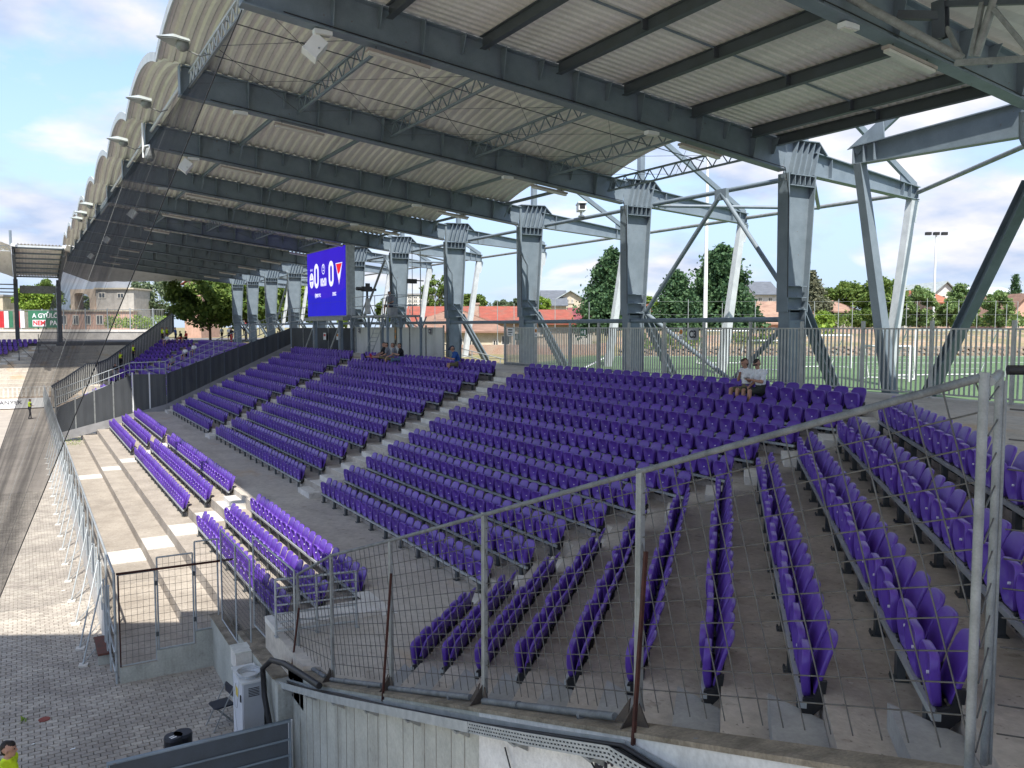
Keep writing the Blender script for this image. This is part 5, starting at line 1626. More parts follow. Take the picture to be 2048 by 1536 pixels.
def pose_stand(step=.0, arm='down', look=0., lean=.0):
    J = {}
    J['pel'] = V(0, 0, .95); J['wst'] = V(.02 + lean * .3, 0, 1.10); J['chs'] = V(.03 + lean, 0, 1.32); J['nck'] = V(.03 + lean * 1.2, 0, 1.50); J['hed'] = V(.06 + lean * 1.4, 0, 1.64)
    for s, n in ((1, 'l'), (-1, 'r')):
        st = step * s
        J['hip' + n] = V(0, .095 * s, .92); J['kne' + n] = V(.04 + st * .5, .11 * s, .50); J['ank' + n] = V(st, .12 * s, .09); J['toe' + n] = V(st + .17, .14 * s, .03)
        J['sho' + n] = V(.02 + lean, .19 * s, 1.43)
        if arm == 'down': J['elb' + n] = V(-.02 - st * .3 + lean, .25 * s, 1.15); J['wri' + n] = V(.06 - st * .5 + lean, .25 * s, .91)
        elif arm == 'front': J['elb' + n] = V(.06, .24 * s, 1.16); J['wri' + n] = V(.27, .08 * s, 1.15)
        elif arm == 'hips': J['elb' + n] = V(-.06, .38 * s, 1.18); J['wri' + n] = V(.03, .20 * s, 1.03)
    return J
def pose_sit(arm='lap', lean=0., legs='down', spread=.12):
    """seat surface at z = .45"""
    J = {}
    J['pel'] = V(-.05, 0, .53); J['wst'] = V(-.07 + lean * .3, 0, .70); J['chs'] = V(-.08 + lean, 0, .92); J['nck'] = V(-.06 + lean * 1.25, 0, 1.10); J['hed'] = V(-.02 + lean * 1.5, 0, 1.24)
    for s, n in ((1, 'l'), (-1, 'r')):
        J['hip' + n] = V(-.02, .09 * s, .53); J['kne' + n] = V(.40, spread * s, .55)
        if legs == 'down': J['ank' + n] = V(.42, spread * s * 1.05, .10); J['toe' + n] = V(.60, spread * s * 1.15, .04)
        elif legs == 'out': J['kne' + n] = V(.40, spread * s, .62); J['ank' + n] = V(.80, spread * s * .9, .60); J['toe' + n] = V(.86, spread * s, .76)
        J['sho' + n] = V(-.08 + lean, .19 * s, 1.03)
        if arm == 'lap': J['elb' + n] = V(.0 + lean, .25 * s, .76); J['wri' + n] = V(.24 + lean * .6, .13 * s, .68)
        elif arm == 'phone': J['elb' + n] = V(.05 + lean, .24 * s, .78); J['wri' + n] = V(.28 + lean, .07 * s, .84)
        elif arm == 'side': J['elb' + n] = V(-.06, .36 * s, .80); J['wri' + n] = V(.20, .38 * s, .66)
    return J
def person(label, loc, rz, J, top, bottom, shoe='black', hair=M_hair, skin=M_skin, sleeve='short', shorts=True, vox=.03, scale=1., vest=None, cap=None, fingers=False, extra=None, group=None, tilt=(0, 0), glasses=False, head_turn=0.):
    caps = []                                        # (p, q, rp, rq, slot)
    mats = [skin, pmat(top, CL[top]), pmat(bottom, CL[bottom]), pmat(shoe, CL[shoe]) if shoe in CL else M_shoe, hair]
    if vest: mats.append(pmat(vest, CL[vest]))
    if cap: mats.append(pmat(cap, CL[cap]))
    SK, TP, BT, SH, HR = 0, 1, 2, 3, 4
    tp2 = 5 if vest else TP
    caps += [(J['pel'], J['wst'], .150, .135, BT), (J['wst'], J['chs'], .135, .155, tp2), (J['chs'], J['nck'] - V(0, 0, .07), .152, .10, tp2)]
    for n in 'lr':
        caps += [(J['chs'] + V(0, 0, .06), J['sho' + n], .12, .078, tp2)]
        e, w_, s_ = J['elb' + n], J['wri' + n], J['sho' + n]
        m = s_.lerp(e, .72)
        caps += [(s_, m, .072, .058, TP), (m, e, .045, .043, SK if sleeve == 'short' else TP), (e, e.lerp(w_, .4), .044, .040, SK if sleeve != 'long' else TP), (e.lerp(w_, .4), w_, .040, .027, SK if sleeve != 'long' else TP)]
        d = (w_ - e).normalized()
        pal = w_ + d * .075
        if not fingers:
            caps += [(w_, pal, .027, .036, SK), (pal, pal + d * .07, .034, .020, SK)]
        else:
            sd = d.cross(V(0, 0, 1)).normalized(); sgn = 1 if n == 'l' else -1
            caps += [(w_, w_ + d * .03, .027, .026, SK)]
            for q in (-.027, -.009, .009, .027): caps += [(w_ + d * .03 + sd * q * .6, pal + sd * q, .017, .014, SK)]
            for q, ln in ((-.027, .062), (-.009, .074), (.009, .070), (.027, .055)):
                k_ = pal + sd * q * 1.05 + d * ln * .5 - V(0, 0, .006); caps += [(pal + sd * q, k_, .0105, .0095, SK), (k_, k_ + d * ln * .42 - V(0, 0, ln * .35), .0095, .008, SK)]
            th = w_ + d * .03 + sd * (-.03 * sgn); caps += [(w_ + d * .015, th + d * .02 - V(0, 0, .01), .016, .013, SK), (th + d * .02 - V(0, 0, .01), th + d * .055 - V(0, 0, .015) + sd * .01 * sgn, .012, .009, SK)]
        h, k, a, tt = J['hip' + n], J['kne' + n], J['ank' + n], J['toe' + n]
        caps += [(h, h.lerp(k, .85), .092, .075 if shorts else .068, BT), (h.lerp(k, .85), k, .062, .058, SK if shorts else BT), (k, k.lerp(a, .35), .056, .056, SK if shorts else BT), (k.lerp(a, .35), a, .055, .038 if shorts else .05, SK if shorts else BT)]
        caps += [(a, a - V(.03, 0, .03), .042, .042, SH), (a - V(.02, 0, .045), tt, .042, .034, SH)]
    hd, nk = J['hed'], J['nck']
    caps += [(nk - V(0, 0, .06), hd - V(.01, 0, .07), .056, .052, SK)]
    rt = Matrix.Rotation(head_turn, 3, 'Z') @ Matrix.Rotation(tilt[0], 3, 'Y') @ Matrix.Rotation(tilt[1], 3, 'X')
    H = lambda x, y, z: hd + rt @ V(x, y, z)
    caps += [(H(-.012, 0, .035), H(.012, 0, .03), .093, .088, SK), (H(.03, 0, -.03), H(.03, 0, -.055), .062, .052, SK), (H(.055, 0, -.085), H(.05, 0, -.08), .035, .033, SK),
             (H(.095, 0, .012), H(.108, 0, -.022), .012, .017, SK), (H(.078, -.02, -.058), H(.078, .02, -.058), .02, .02, SK), (H(.08, -.03, .032), H(.08, .03, .032), .016, .016, SK)]
    for s in (1, -1): caps += [(H(-.005, .088 * s, .005), H(-.012, .094 * s, -.03), .017, .012, SK)]
    ht = HR if not cap else len(mats) - 1
    caps += [(H(-.025, 0, .052), H(.022, 0, .058), .088, .074, ht), (H(-.042, 0, .02), H(-.045, 0, -.025), .072, .06, HR)]
    if cap: caps += [(H(.06, 0, .065), H(.16, 0, .045), .06, .045, ht)]
    vs_, fs = [], []
    for p, q, rp, rq, _ in caps:
        mb = MB(); d = q - p
        if d.length < 1e-4: d = V(0, 0, 1e-3)
        L = d.length; d.normalize(); a = d.orthogonal().normalized(); b = d.cross(a); rings = []
        for j in range(9):
            ph = math.pi * j / 8
            c, r = (p, rp) if j <= 4 else (q, rq)
            if j == 4: rings.append([p + (a * math.cos(2 * math.pi * k / 10) + b * math.sin(2 * math.pi * k / 10)) * rp for k in range(10)])
            rad, off = r * math.sin(ph), -r * math.cos(ph)
            if j == 4: off, c, rad = 0, q, rq
            rings.append([c + d * off + (a * math.cos(2 * math.pi * k / 10) + b * math.sin(2 * math.pi * k / 10)) * max(rad, 1e-4) for k in range(10)])
        o = len(vs_)
        for rg in rings: vs_ += [tuple(v) for v in rg]
        for j in range(len(rings) - 1):
            for k in range(10): fs.append((o + j * 10 + k, o + j * 10 + (k + 1) % 10, o + (j + 1) * 10 + (k + 1) % 10, o + (j + 1) * 10 + k))
    me = bpy.data.meshes.new('tmp'); me.from_pydata(vs_, [], fs)
    ob = bpy.data.objects.new('tmp', me); C.objects.link(ob)
    md = ob.modifiers.new('r', 'REMESH'); md.mode = 'VOXEL'; md.voxel_size = vox
    ms = ob.modifiers.new('s', 'SMOOTH'); ms.factor = .5; ms.iterations = 2
    dg = bpy.context.evaluated_depsgraph_get()
    m2 = bpy.data.meshes.new_from_object(ob.evaluated_get(dg)); bpy.data.objects.remove(ob); bpy.data.meshes.remove(me)
    m2.name = 'body'
    m2.materials.clear()
    for m in mats: m2.materials.append(m)
    n = len(m2.polygons)
    cen = np.empty(n * 3); m2.polygons.foreach_get('center', cen); cen = cen.reshape(-1, 3)
    best = np.full(n, 1e9); idx = np.zeros(n, int)
    for p, q, rp, rq, sl in caps:
        p_, q_ = np.array(p), np.array(q); d = q_ - p_; l2 = max(d @ d, 1e-9)
        tt = np.clip(((cen - p_) @ d) / l2, 0, 1)
        dist = np.linalg.norm(cen - p_ - tt[:, None] * d, axis=1) - (rp + (rq - rp) * tt)
        k = dist < best; best[k] = dist[k]; idx[k] = sl
    m2.polygons.foreach_set('material_index', idx); m2.polygons.foreach_set('use_smooth', [True] * n); m2.update()
    t = thing('person', label, 'person', loc, rz, group)
    t.scale = (scale,) * 3
    link('body', m2, t)
    mb = MB()
    for s in (1, -1): mb.ball(H(.088, .034 * s, .014), .011, 8, 6)
    mb.build('eyes', M_black, t)
    if glasses:
        mb = MB(); mb.add([v for v in [H(.10, -.07, .0), H(.10, .07, .0), H(.102, .07, .035), H(.102, -.07, .035)]], [(0, 1, 2, 3)]); mb.extr([H(.098, -.07, -.002), H(.112, -.02, -.005), H(.112, .02, -.005), H(.098, .07, -.002), H(.098, .07, .034), H(.098, -.07, .034)], rt @ V(.008, 0, 0)); mb.build('sunglasses', M_black, t)
    return t, H
G0 = (0, 0)
# steward at the bottom edge
t, H = person('steward in a yellow high-visibility vest standing on the paving at the corner', (-.46, 14.45, 0), R(-25), pose_stand(arm='down', lean=.0), 'black', 'black', 'black', vox=.012, vest='hivis', fingers=True, shorts=False, sleeve='short', head_turn=R(10), scale=1.03)
mb = MB()
for z, x in ((1.40, .0),): mb.box(-.16, -.16, z, -.145, .16, z + .05); mb.box(-.165, -.12, z - .1, -.15, .12, z - .06)
mb.build('vest_print', M_ink, t)
# the two men in white shirts on the top row
y_a, y_b = 26.94 - .48 * 23, 26.94 - .48 * 24
person('older man in a white shirt holding his fist up, seated on the top row', (RX(0) + .02, y_a, T(0) + .0), R(178), {**pose_sit('lap', .04), 'elbr': V(.02, -.25, .78), 'wrir': V(.12, -.10, .94), 'elbl': V(-.02, .34, .78), 'wril': V(.2, .36, .66)}, 'white', 'khaki', 'grey', vox=.011, fingers=True, hair=M_hairb, tilt=(R(14), R(6)), head_turn=R(-12))
t, H = person('man in sunglasses and white shirt looking at a phone, seated on the top row', (RX(0) + .02, y_b, T(0)), R(172), pose_sit('phone', .07), 'white', 'dkgrey', 'grey', vox=.011, fingers=True, tilt=(R(24), R(8)), head_turn=R(20), glasses=True)
mb = MB(); mb.box(.30, -.08, .87, .45, .0, .885); mb.build('phone', M_black, t)
# four friends and the man with a cap on the top row of the middle section
fy = [42.1, 41.2, 40.2, 39.4]
person('man in a black T-shirt lounging with his legs up, farthest of four friends', (RX(0), fy[0], T(0)), R(165), pose_sit('side', -.12, 'out'), 'black', 'navy', 'black', hair=M_hair, vox=.02)
person('bare-armed boy with dark curly hair sitting between the men on the top row', (RX(0), fy[1], T(0)), R(150), pose_sit('lap', .02, 'out'), 'grey', 'khaki', 'redshoe', hair=M_hair, vox=.02)
person('man in a grey-blue T-shirt turned towards his friends on the top row', (RX(0), fy[2], T(0)), R(150), pose_sit('lap', .05), 'grey', 'khaki', 'grey', hair=M_hairb, vox=.02)
person('bearded man in a black T-shirt and jeans, nearest of the four friends', (RX(0), fy[3], T(0)), R(160), pose_sit('phone', .03), 'black', 'jeans', 'black', shorts=False, vox=.02)
t, H = person('man in a dark cap and blue T-shirt bent over his phone on the top row', (RX(0), 32.9, T(0)), R(165), pose_sit('phone', .16), 'blue', 'khaki', 'grey', cap='navy', vox=.02, tilt=(R(25), 0))
mb = MB(); mb.box(.42, -.06, .86, .56, .02, .875); mb.build('phone', M_black, t)
person('cameraman in a grey shirt and shorts sitting on the camera platform', (18.3, 45.0, pz_), R(215), pose_sit('lap', .08), 'grey', 'navy', 'white', vox=.025)
# stewards and spectators in the far sections
def floor_z(x, y):
    if y > 2 * YM - MY(x):
        X = .70711 * (x - (2 * YM - y)) + 13.465
    else: X = x
    if X > XR(0): return WALKZ
    if X > XR(10): return T(next(k for k in range(10, -1, -1) if X <= XR(k)))
    if X > 6.42: return MIDZ
    if X < 1.66: return 0.
    return LZ[next(i for i in range(5) if X > LX[i + 1])]
def onfloor(px, py, d0=40.):
    d = d0
    while d < 135:
        p = cam_at(px, py, d)
        if p.z <= floor_z(p.x, p.y): return V(p.x, p.y, floor_z(p.x, p.y))
        d += .06
    return cam_at(px, py, 95)
p = onfloor(60, 838, 60.)
person('steward in a yellow vest walking on the paving beside the far fence', p, R(20), pose_stand(.14, 'front'), 'black', 'black', vest='hivis', shorts=False, vox=.03)
farp = [
    (242, 741, 'stand', 'black', 'black', 'hivis', 'steward in a yellow vest, lower of two on the far stair'),
    (268, 723, 'stand', 'black', 'black', 'hivis', 'steward in a yellow vest, upper of two on the far stair'),
    (232, 766, 'stand', 'black', 'grey', None, 'man in a black T-shirt standing in the far corner section'),
    (335, 686, 'stand', 'black', 'black', 'hivis', 'steward in a yellow vest facing the top far row'),
    (326, 690, 'stand', 'white', 'black', 'hivis', 'shorter steward in a yellow vest at the end of the top far row'),
    (352, 687, 'stand', 'blue', 'navy', None, 'person in a blue shirt standing on the far top gangway'),
    (119, 800, 'stand', 'red', 'black', None, 'person in a red shirt and black shorts at the far corner fence'),
    (131, 798, 'sit', 'red', 'white', None, 'person in a red shirt sitting beside the far corner fence'),
    (137, 796, 'sit', 'red', 'black', None, 'person in a red shirt sitting behind another in red'),
    (334, 700, 'sit', 'white', 'grey', None, 'person in a white shirt sitting on the upper far rows'),
    (362, 690, 'sit', 'black', 'red', None, 'person in black sitting on the top far row'),
    (372, 690, 'sit', 'red', 'black', None, 'person in a red shirt sitting on the top far row'),
    (371, 725, 'sit', 'white', 'black', None, 'person in a white shirt sitting by the white handrail'),
    (388, 716, 'sit', 'white', 'grey', None, 'person in a white shirt sitting one row above by the handrail'),
    (345, 746, 'sit', 'grey', 'navy', None, 'person in grey sitting low beside the white handrail'),
    (444, 680, 'stand', 'white', 'black', None, 'person in white and black walking on the far top gangway'),
    (459, 683, 'stand', 'white', 'black', None, 'person in white standing at the head of the far stair'),
    (464, 692, 'stand', 'black', 'red', None, 'person in black top and red shorts on the far stair'),
    (492, 680, 'stand', 'white', 'navy', None, 'person in white leaning on the far handrail'),
    (489, 672, 'stand', 'red', 'black', None, 'person in a red shirt behind the far handrail'),
]
for j, (px, py, ps, tp, bt, vest, lab) in enumerate(farp):
    p = onfloor(px, py, 66.)
    J = pose_stand(.08, rnd.choice(('down', 'front', 'hips'))) if ps == 'stand' else pose_sit('lap', rnd.uniform(-.02, .08))
    person(lab, p, R(rnd.choice((160, 200, 225, 250))), J, tp, bt, vest=vest, vox=.04, shorts=ps == 'sit' or tp == 'white')
# ---------------------------------------------------------------- beyond the railing
Zp = lambda py, d: CAMZ + (653.6 - py) / FPX * d
def gp(px, d, z=0.):
    v = cam_at(px, 653.6, d); return Vector((v.x, v.y, z))
CR = Vector((math.cos(YAW), -math.sin(YAW), 0)); CF = Vector((math.sin(YAW), math.cos(YAW), 0))
rot_cam = -YAW
# football field
a_ = gp(2700, 58, OUTZ + .012); b_ = gp(1180, 58, OUTZ + .012)
mb = MB(); mb.add([(21.4, 37, OUTZ + .012), (21.4, -30, OUTZ + .012), (60, -30, OUTZ + .012), a_, b_], [(0, 1, 2, 3, 4)])
tag(mb.build('training_pitch', M_turf), kind='structure')
mb = MB(); mb.beam(gp(1215, 56.8, OUTZ + .018), gp(2500, 56.8, OUTZ + .018), .16, .004); mb.beam(gp(1215, 56.8, OUTZ + .018), gp(1130, 33, OUTZ + .018), .16, .004)
mb.beam(gp(1700, 47, OUTZ + .018), gp(2300, 47, OUTZ + .018), .13, .004)
mb.build('line_marking', M_white, bpy.data.objects['training_pitch'])
# retaining steps and earth bank behind it
bank = thing('earth_bank', None, None, kind='structure')
mb = MB()
for i in range(4):
    d0 = 58.4 + i * .28
    for j in range(54):
        x0 = 1240 + j * 22 + (11 if i % 2 else 0)
        a, b = gp(x0, d0), gp(x0 + 15, d0)
        mb.hexa([(a.x, a.y, OUTZ + i * .16), (b.x, b.y, OUTZ + i * .16), (b.x + CF.x * .3, b.y + CF.y * .3, OUTZ + i * .16), (a.x + CF.x * .3, a.y + CF.y * .3, OUTZ + i * .16)],
                [(a.x, a.y, OUTZ + i * .16 + .15), (b.x, b.y, OUTZ + i * .16 + .15), (b.x + CF.x * .3, b.y + CF.y * .3, OUTZ + i * .16 + .15), (a.x + CF.x * .3, a.y + CF.y * .3, OUTZ + i * .16 + .15)])
tag(mb.build('retaining_block', mat('bank_block', (.36, .29, .23), .95, scale=1.5, col2=(.22, .17, .13), fine=.15), bank), kind='stuff')
mb = MB(); n = 30; vs_ = []
for i in range(n + 1):
    px = 1225 + i * 50
    for d, z in ((58.6, OUTZ + .0), (60.0, OUTZ + .72), (66, OUTZ + 1.5 + .2 * math.sin(i)), (72, OUTZ + 1.75 + .25 * math.sin(i * 1.7)), (90, OUTZ + 1.8)):
        p = gp(px, d, z); vs_.append(p)
mb.add(vs_, [(5 * i + j, 5 * (i + 1) + j, 5 * (i + 1) + j + 1, 5 * i + j + 1) for i in range(n) for j in range(4)], 0, True); mb.build('slope', M_earth, bank)
# brick wall behind the field
M_brick = mat('old_brick', (.40, .25, .19), .95, scale=1.1, col2=(.42, .34, .28), fine=.25, stretch=(1, 1, 2), bump=.3)
t = thing('brick_wall', 'old patched brick wall along the far side of the training pitch', 'wall')
pts = [(905, 62, 6.0), (1010, 61, 6.0), (1180, 60.5, 6.0), (1300, 60.3, 6.0), (1420, 61, 6.4), (1560, 63, 7.0), (1660, 66, 7.3), (1760, 70, 7.6)]
tops = [6.75, 6.75, 6.8, 7.25, 7.45, 7.6, 8.0, 8.0]
for (a, za), (b, zb) in zip(list(zip(pts, tops)), list(zip(pts, tops))[1:]):
    p, q = gp(a[0], a[1]), gp(b[0], b[1]); o_ = CF * .3
    mb = MB(); mb.hexa([(p.x, p.y, a[2] - .5), (q.x, q.y, b[2] - .5), (q.x + o_.x, q.y + o_.y, b[2] - .5), (p.x + o_.x, p.y + o_.y, a[2] - .5)], [(p.x, p.y, za), (q.x, q.y, zb), (q.x + o_.x, q.y + o_.y, zb), (p.x + o_.x, p.y + o_.y, za)])
    mb.build('wall_length', M_brick, t)
# houses
def roof_mat(n, c): return mat('roof_' + n, c, .85, scale=1.6, col2=tuple(x * .72 for x in c), fine=.18, stretch=(1, 1, 3), bump=.4, bscale=12)
RF = {'red': roof_mat('red', (.31, .085, .058)), 'brown': roof_mat('brown', (.28, .17, .125)), 'orange': roof_mat('orange', (.38, .14, .075)), 'grey': roof_mat('grey', (.13, .145, .17)), 'pale': roof_mat('pale', (.40, .45, .45)), 'wine': roof_mat('wine', (.22, .06, .075)), 'tan': roof_mat('tan', (.36, .23, .17)), 'flat': roof_mat('flat', (.3, .29, .28))}
for k_, m_ in RF.items():
    if k_ not in ('grey', 'pale', 'flat'): overlay(m_, 1.1, .52, .7, (.17, .10, .075), .6)
WL = {'cream': streaked('render_cream', (.52, .46, .36), (.30, .25, .19)), 'white': streaked('render_white', (.62, .60, .56), (.38, .35, .31)), 'grey': streaked('render_grey', (.38, .36, .33), (.22, .2, .18)), 'brick': M_brick, 'pink': streaked('render_pink', (.50, .32, .25), (.3, .2, .16)), 'peel': streaked('render_peel', (.48, .40, .32), (.33, .22, .16), amount=.8)}
M_glass = mat('window_glass', (.05, .06, .07), .12, scale=2, spec=.7)
M_frame = mat('window_frame', (.55, .52, .47), .6, scale=4)
def house(lab, px0, px1, d, base, eave, ridge, wall, roof, wins=(), axis='x', depth=8., chim=(), name='house', hip=0., cat='house', flat=False, group=None):
    """axis 'x': ridge runs across the view; 'y': gable towards the viewer. heights are pixel rows at distance d"""
    c = gp((px0 + px1) / 2, d); W = (px1 - px0) / FPX * d
    t = thing(name, lab, cat, (c.x, c.y, 0), rot_cam, group)
    zb, ze, zr = Zp(base, d), Zp(eave, d), Zp(ridge, d)
    mb = MB(); mb.box(-W / 2 + .25, .2, zb - 3, W / 2 - .25, depth - .2, ze); mb.build('wall', WL[wall], t)
    rf = MB(); h = W / 2; th = .14
    if flat:
        rf.box(-h, 0, ze + .002, h, depth, zr)
    elif axis == 'x':
        rg = depth / 2; hx = hip
        A = [(-h, -.3, ze - .1), (h, -.3, ze - .1), (h - hx, rg, zr), (-h + hx, rg, zr)]; B = [(h, depth + .3, ze - .1), (-h, depth + .3, ze - .1), (-h + hx, rg, zr), (h - hx, rg, zr)]
        rf.extr(A, (0, 0, th)); rf.extr(B, (0, 0, th))
        if hip:
            rf.extr([(h, -.3, ze - .1), (h, depth + .3, ze - .1), (h - hx, rg, zr)], (0, 0, th)); rf.extr([(-h, depth + .3, ze - .1), (-h, -.3, ze - .1), (-h + hx, rg, zr)], (0, 0, th))
        else:
            for s in (-1, 1):
                g_ = MB(); x = s * (h - .26); g_.extr([(x, .2, ze), (x, depth - .2, ze), (x, rg, zr - .05)], (.02 * s, 0, 0)); g_.build('gable', WL[wall], t)
    else:
        rf.extr([(-h - .2, -.25, ze - .12), (0, -.25, zr), (0, depth, zr), (-h - .2, depth, ze - .12)], (0, 0, th)); rf.extr([(0, -.25, zr), (h + .2, -.25, ze - .12), (h + .2, depth, ze - .12), (0, depth, zr)], (0, 0, th))
        g_ = MB(); g_.extr([(-h + .26, .21, ze), (h - .26, .21, ze), (0, .21, zr - .06)], (0, .1, 0)); g_.build('gable', WL[wall], t)
    r = rf.build('roof', RF[roof], t)
    for px, py in chim:
        x = (px - (px0 + px1) / 2) / FPX * d; z = Zp(py, d)
        mb = MB(); mb.box(x - .35, depth / 2 - .4, ze, x + .35, depth / 2 + .4, z - .15); mb.box(x - .42, depth / 2 - .47, z - .15, x + .42, depth / 2 + .47, z); mb.build('chimney', M_brick, r)
    for (a, b, y0, y1) in wins:
        xa, xb = [(v - (px0 + px1) / 2) / FPX * d for v in (a, b)]; z1, z0 = Zp(y0, d), Zp(y1, d)
        yf = .2 if y0 > eave - 1 or flat else .2
        mb = MB()
        for q in ((xa, z0, xb, z0 + .08), (xa, z1 - .08, xb, z1), (xa, z0 + .081, xa + .08, z1 - .081), (xb - .08, z0 + .081, xb, z1 - .081), ((xa + xb) / 2 - .04, z0 + .081, (xa + xb) / 2 + .04, z1 - .081)):
            mb.box(q[0], yf - .06, q[1], q[2], yf + .03, q[3])
        w_ = mb.build('window', M_frame, t)
        mb = MB(); mb.box(xa + .03, yf - .02, z0 + .03, xb - .03, yf + .005, z1 - .03); mb.build('pane', M_glass, w_)
        mb = MB(); mb.box(xa - .08, yf - .1, z0 - .07, xb + .08, yf, z0 - .005); mb.build('sill', M_frame, w_)
    return t
house('low house with brown tiled roof and pale wall, nearest beyond the opening', 770, 1028, 68, 712, 664, 616, 'cream', 'brown', [(985, 997, 680, 695), (1002, 1019, 671, 691), (912, 926, 676, 694), (935, 951, 676, 694)], hip=5.5, depth=11, chim=((944, 603),))
house('long red tiled roof house behind the brown roof', 805, 1060, 84, 705, 646, 614, 'peel', 'red', [], chim=((880, 622), (1028, 614)), depth=9)
house('red tiled house with peeling gable behind the railing', 1040, 1150, 76, 700, 648, 621, 'peel', 'red', [(1075, 1085, 660, 672)], depth=9)
house('house with wine-red tiled roof beside the tall conifer', 1140, 1190, 78, 700, 648, 617, 'white', 'wine', [(1152, 1160, 658, 668)], depth=8)
house('large cream gabled building with grey and pale roofs', 1085, 1196, 118, 690, 616, 583, 'cream', 'pale', [(1134, 1139, 599, 607), (1142, 1147, 599, 607), (1112, 1116, 612, 619)], axis='y', depth=30)
house('dark grey roofed wing of the cream building', 1082, 1136, 116, 690, 612, 581, 'cream', 'grey', [], depth=9)
house('white and terracotta apartment block far behind the roofs', 812, 862, 210, 690, 592, 588, 'white', 'flat', [(816 + 11 * i, 824 + 11 * i, y, y + 4) for i in range(4) for y in (594, 601, 608)], flat=True, depth=14, name='apartment_block', cat='building')
house('house with brown tiled gable behind the conifers', 1512, 1646, 80, 690, 648, 603, 'pink', 'tan', [(1606, 1617, 652, 664), (1540, 1552, 655, 668)], depth=10)
house('orange tiled roof between the conifers', 1296, 1345, 88, 690, 640, 606, 'white', 'orange', [(1306, 1314, 645, 655)], axis='y', depth=12)
house('grey roofed tall house behind the brown gable', 1506, 1560, 112, 690, 590, 563, 'white', 'grey', [(1516, 1524, 596, 606), (1536, 1544, 596, 606)], depth=9)
house('small grey house with hipped tan roof', 1664, 1722, 82, 690, 624, 602, 'grey', 'tan', [(1690, 1704, 628, 640)], hip=1.6, depth=8)
house('long pale-roofed building with white gable far right', 1866, 1915, 115, 690, 588, 565, 'white', 'pale', [(1876, 1890, 592, 600)], axis='y', depth=24)
house('long pale metal roofed hall', 1900, 2060, 128, 690, 592, 572, 'white', 'pale', [(1930 + 22 * i, 1942 + 22 * i, 596, 604) for i in range(5)], depth=16)
house('orange brick house below the pale gable', 1872, 1908, 98, 690, 606, 588, 'brick', 'orange', [(1880, 1888, 610, 618)], depth=9)
house('small orange roofed house behind the poplars', 1806, 1842, 104, 690, 598, 583, 'white', 'orange', [(1816, 1824, 601, 609)], axis='y', depth=9)
house('pinkish gabled house at the picture edge', 2008, 2092, 84, 700, 640, 590, 'pink', 'brown', [(2030, 2042, 646, 660)], axis='y', depth=10)
house('narrow house with dark roof and chimney between the trees', 1958, 1992, 104, 690, 606, 590, 'cream', 'wine', [(1970, 1978, 609, 617)], chim=((1976, 583),), depth=9)
# ruin beyond the far corner
t = thing('ruined_building', 'roofless pale building with an arched opening behind the far fence', 'building', gp(205, 140), rot_cam)
d = 140
X_ = lambda px: (px - 205) / FPX * d
mb = MB(); mb.extr([(X_(143), 0, Zp(624, d)), (X_(143), 0, Zp(580, d)), (X_(196), 0, Zp(579, d)), (X_(196), 0, Zp(624, d)), (X_(181), 0, Zp(624, d)), (X_(181), 0, Zp(597, d)), (X_(176), 0, Zp(590, d)), (X_(166), 0, Zp(587, d)), (X_(154), 0, Zp(587, d)), (X_(151), 0, Zp(590, d)), (X_(151), 0, Zp(624, d))], (0, 3, 0)); mb.build('arched_wall', WL['peel'], t)
mb = MB(); mb.box(X_(196.2), -.3, Zp(630, d) - 2, X_(271), 6, Zp(580, d)); mb.build('wall', WL['grey'], t)
mb = MB(); mb.box(X_(194), -.7, Zp(580, d) + .003, X_(273), 6.4, Zp(577, d)); mb.build('cornice', WL['cream'], t)
mb = MB(); mb.box(X_(124), -1.5, Zp(662, d) - 2, X_(276), -.31, Zp(624, d)); mb.build('lower_wall', WL['pink'], t)
mb = MB(); mb.box(X_(124), -1.8, Zp(624, d) + .003, X_(278), 1, Zp(621, d)); mb.build('cornice', WL['cream'], t)
for a, b, y0, y1, yy in [(201, 215, 586, 598, -.3), (238, 252, 587, 598, -.3), (133, 144, 631, 650, -1.5), (156, 168, 631, 650, -1.5), (179, 192, 631, 650, -1.5), (202, 216, 631, 650, -1.5)]:
    mb = MB(); mb.box(X_(a), yy - .08, Zp(y1, d), X_(b), yy + .02, Zp(y0, d)); w_ = mb.build('window', M_frame, t)
    mb = MB(); mb.box(X_(a) + .15, yy - .1, Zp(y1, d) + .15, X_((a + b) / 2) - .06, yy - .081, Zp(y0, d) - .15); mb.box(X_((a + b) / 2) + .06, yy - .1, Zp(y1, d) + .15, X_(b) - .15, yy - .081, Zp(y0, d) - .15); mb.build('pane', M_glass, w_)
house('pale flat-roofed building at the left edge behind the far stand', -60, 9, 150, 660, 594, 590, 'cream', 'flat', [(-8, -2, 600, 612)], flat=True, depth=10, name='flat_building', cat='building')
house('tall brick-red house behind the far trees', 366, 404, 150, 690, 570, 556, 'pink', 'red', [(380, 388, 590, 602), (380, 388, 620, 632)], axis='y', depth=10)
